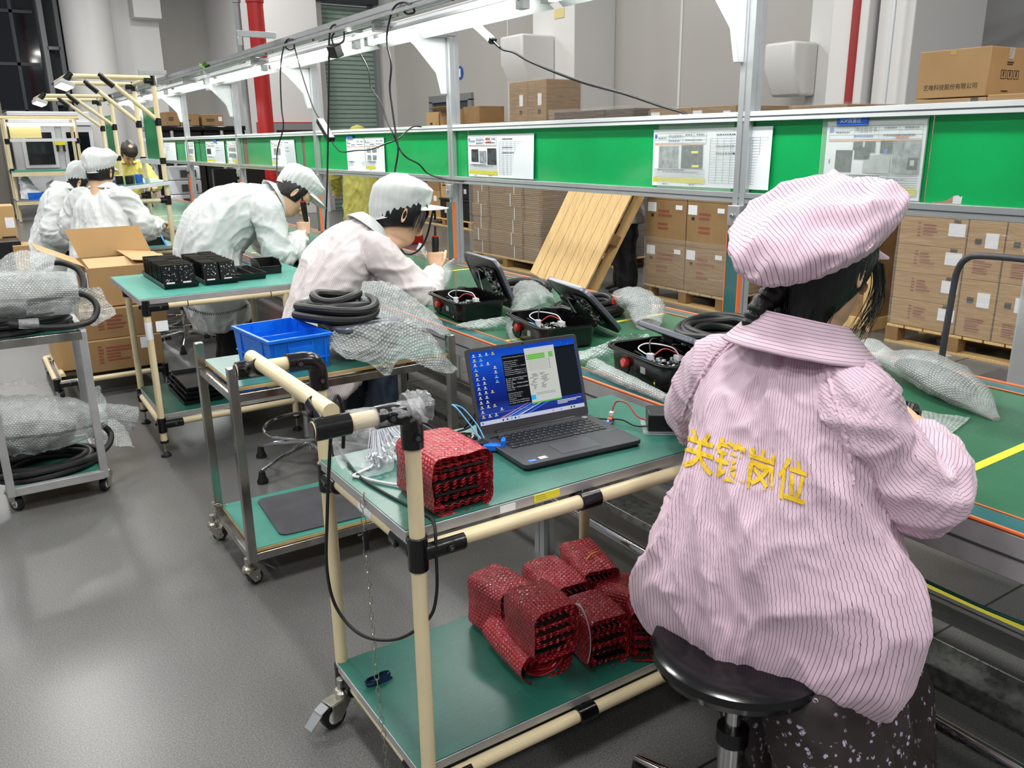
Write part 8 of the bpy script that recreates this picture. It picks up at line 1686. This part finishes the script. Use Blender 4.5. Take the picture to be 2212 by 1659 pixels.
# ------------------------------------------------------------------ standing figures behind the line
def standing(label, P0, fwd, mt, coat_len, H, seed, hood=False, cap=False, arms=None, lean=.0, trouser='trouser_black', wide=1.0):
    e = empty('person', P0, label, 'person'); P0 = V(P0); f = V((fwd[0], fwd[1], 0)).normalized(); l = V((f.y, -f.x, 0)); Z = V((0, 0, 1)); k = H/1.66
    n_ = P0+f*lean+Z*1.40*k; h = Head(n_+f*.035+Z*.035*k, f+Z*-.2, f*.15+Z, k); SR_, SL_ = n_-Z*.10*k+l*.19*k, n_-Z*.10*k-l*.19*k
    (ER_, WR_), (EL_, WL_) = arms or ((SR_+l*.06-Z*.26*k, SR_+l*.07+f*.1-Z*.48*k), (SL_-l*.06-Z*.26*k, SL_-l*.07+f*.1-Z*.48*k)); hip = P0+Z*.86*k+f*lean*.3
    kn_ = [P0+l*.09+Z*.46*k+f*.02, P0-l*.09+Z*.46*k+f*.02]; ft_ = [P0+l*.10+Z*.09, P0-l*.10+Z*.09]
    def c_(m):
        for q in (Limb([hip-Z*.03, hip+Z*.14, n_-Z*.2, n_], [(.15, .10), (.125, .09), (.145, .09), (.055, .055)], l), Limb([n_-Z*.04, n_, h((0, -.02, -.02))], [.058, .055, .055], l), Limb([SR_-l*.08, SR_.lerp(ER_, .5), ER_, WR_], [.05, .042, .036, .027], l), Limb([SL_+l*.08, SL_.lerp(EL_, .5), EL_, WL_], [.05, .042, .036, .027], l)): m.loft(q.rings())
        legs(m, hip, l, kn_, ft_)
    def f_(m): h.mesh(m); hand(m, WR_, (WR_-ER_), f, 1, sc=k); hand(m, WL_, (WL_-EL_), f, -1, sc=k)
    skin_body('body', e, 'skin', c_, f_, .0045, .012); h.details(e); h.hair(e, z0=.02, z1=.22, th0=66, off=.008, seed=seed)
    if hood:
        m = MB().mat(mt); m.grid(lambda u, v: h(V((math.sin(R(50)+R(260)*u)*(.105*math.cos((v*1.25-.35))**.6 if v < .95 else .02), -math.cos(R(50)+R(260)*u-math.pi)*(.125*max(.05, math.cos((v*1.25-.35)))**.6)*1-.015, -.06+.31*v+.006*noise.noise(V((u*9, v*6, seed)))))), 40, 16); m.build('hood', e, smooth=60, solid=.006)
    if cap: beret('cap', e, h, 'coat_white', seed=seed)
    T_ = Limb([P0+Z*coat_len+f*lean*.2, P0+Z*(coat_len+.12)+f*lean*.25, hip+Z*.02, hip+Z*.18+f*lean*.3, n_-Z*.26*k, n_-Z*.12*k, n_-Z*.02], [(.235*wide, .17), (.23*wide, .165), (.215*wide, .155), (.20*wide, .14), (.205*wide, .135), (.17*wide, .105), (.08, .07)], l, .2)
    Aq = [Limb([S_-l*sg*.10, S_-l*sg*.02, S_.lerp(E_, .5), E_, E_.lerp(W__, .5), W__], [(.06, .06), (.085, .08), (.08, .076), (.074, .072), (.064, .062), (.05, .05)], V((0, 0, 1)), .085, 'sleeve') for S_, E_, W__, sg in ((SR_, ER_, WR_, 1), (SL_, EL_, WL_, -1))]
    garment('coat', e, [T_]+Aq, mt, .0105, 5, 1.0, seed*3, stripe=False)
    garment('trousers', e, [Limb([hip+l*sg*.08, hip.lerp(q, .5)+l*sg*.03, q, q.lerp(w__, .5), w__-Z*.03], [(.115, .12), (.105, .11), (.09, .095), (.085, .09), (.09, .095)], l, .09, 'leg') for q, w__, sg in ((kn_[0], ft_[0], 1), (kn_[1], ft_[1], -1))], trouser, .012, 3, 1.0, seed, stripe=False)
    m = MB(); [shoe(m, (q.x, q.y, 0), f, sole='shoe_dark') for q in ft_]; m.build('shoes', e); return e
standing('person in a long yellow green hooded coat standing with back turned behind the boards', (4.28, 10.0, 0), (.45, .9), 'yellow_coat', .30, 1.66, 4, hood=True, arms=((V((4.62, 9.85, 1.12)), V((4.62, 10.1, .98))), (V((4.02, 10.2, 1.10)), V((4.1, 10.35, .88)))))
standing('person in grey coat and black trousers hidden behind the tilted wooden pallet', (5.60, 6.45, 0), (-.8, .45), 'coat_grey', .70, 1.62, 9, lean=.06, cap=True, arms=((V((5.44, 6.72, 1.1)), V((5.36, 6.62, 1.12))), (V((5.52, 6.18, 1.06)), V((5.40, 6.05, 1.05)))), wide=1.0)
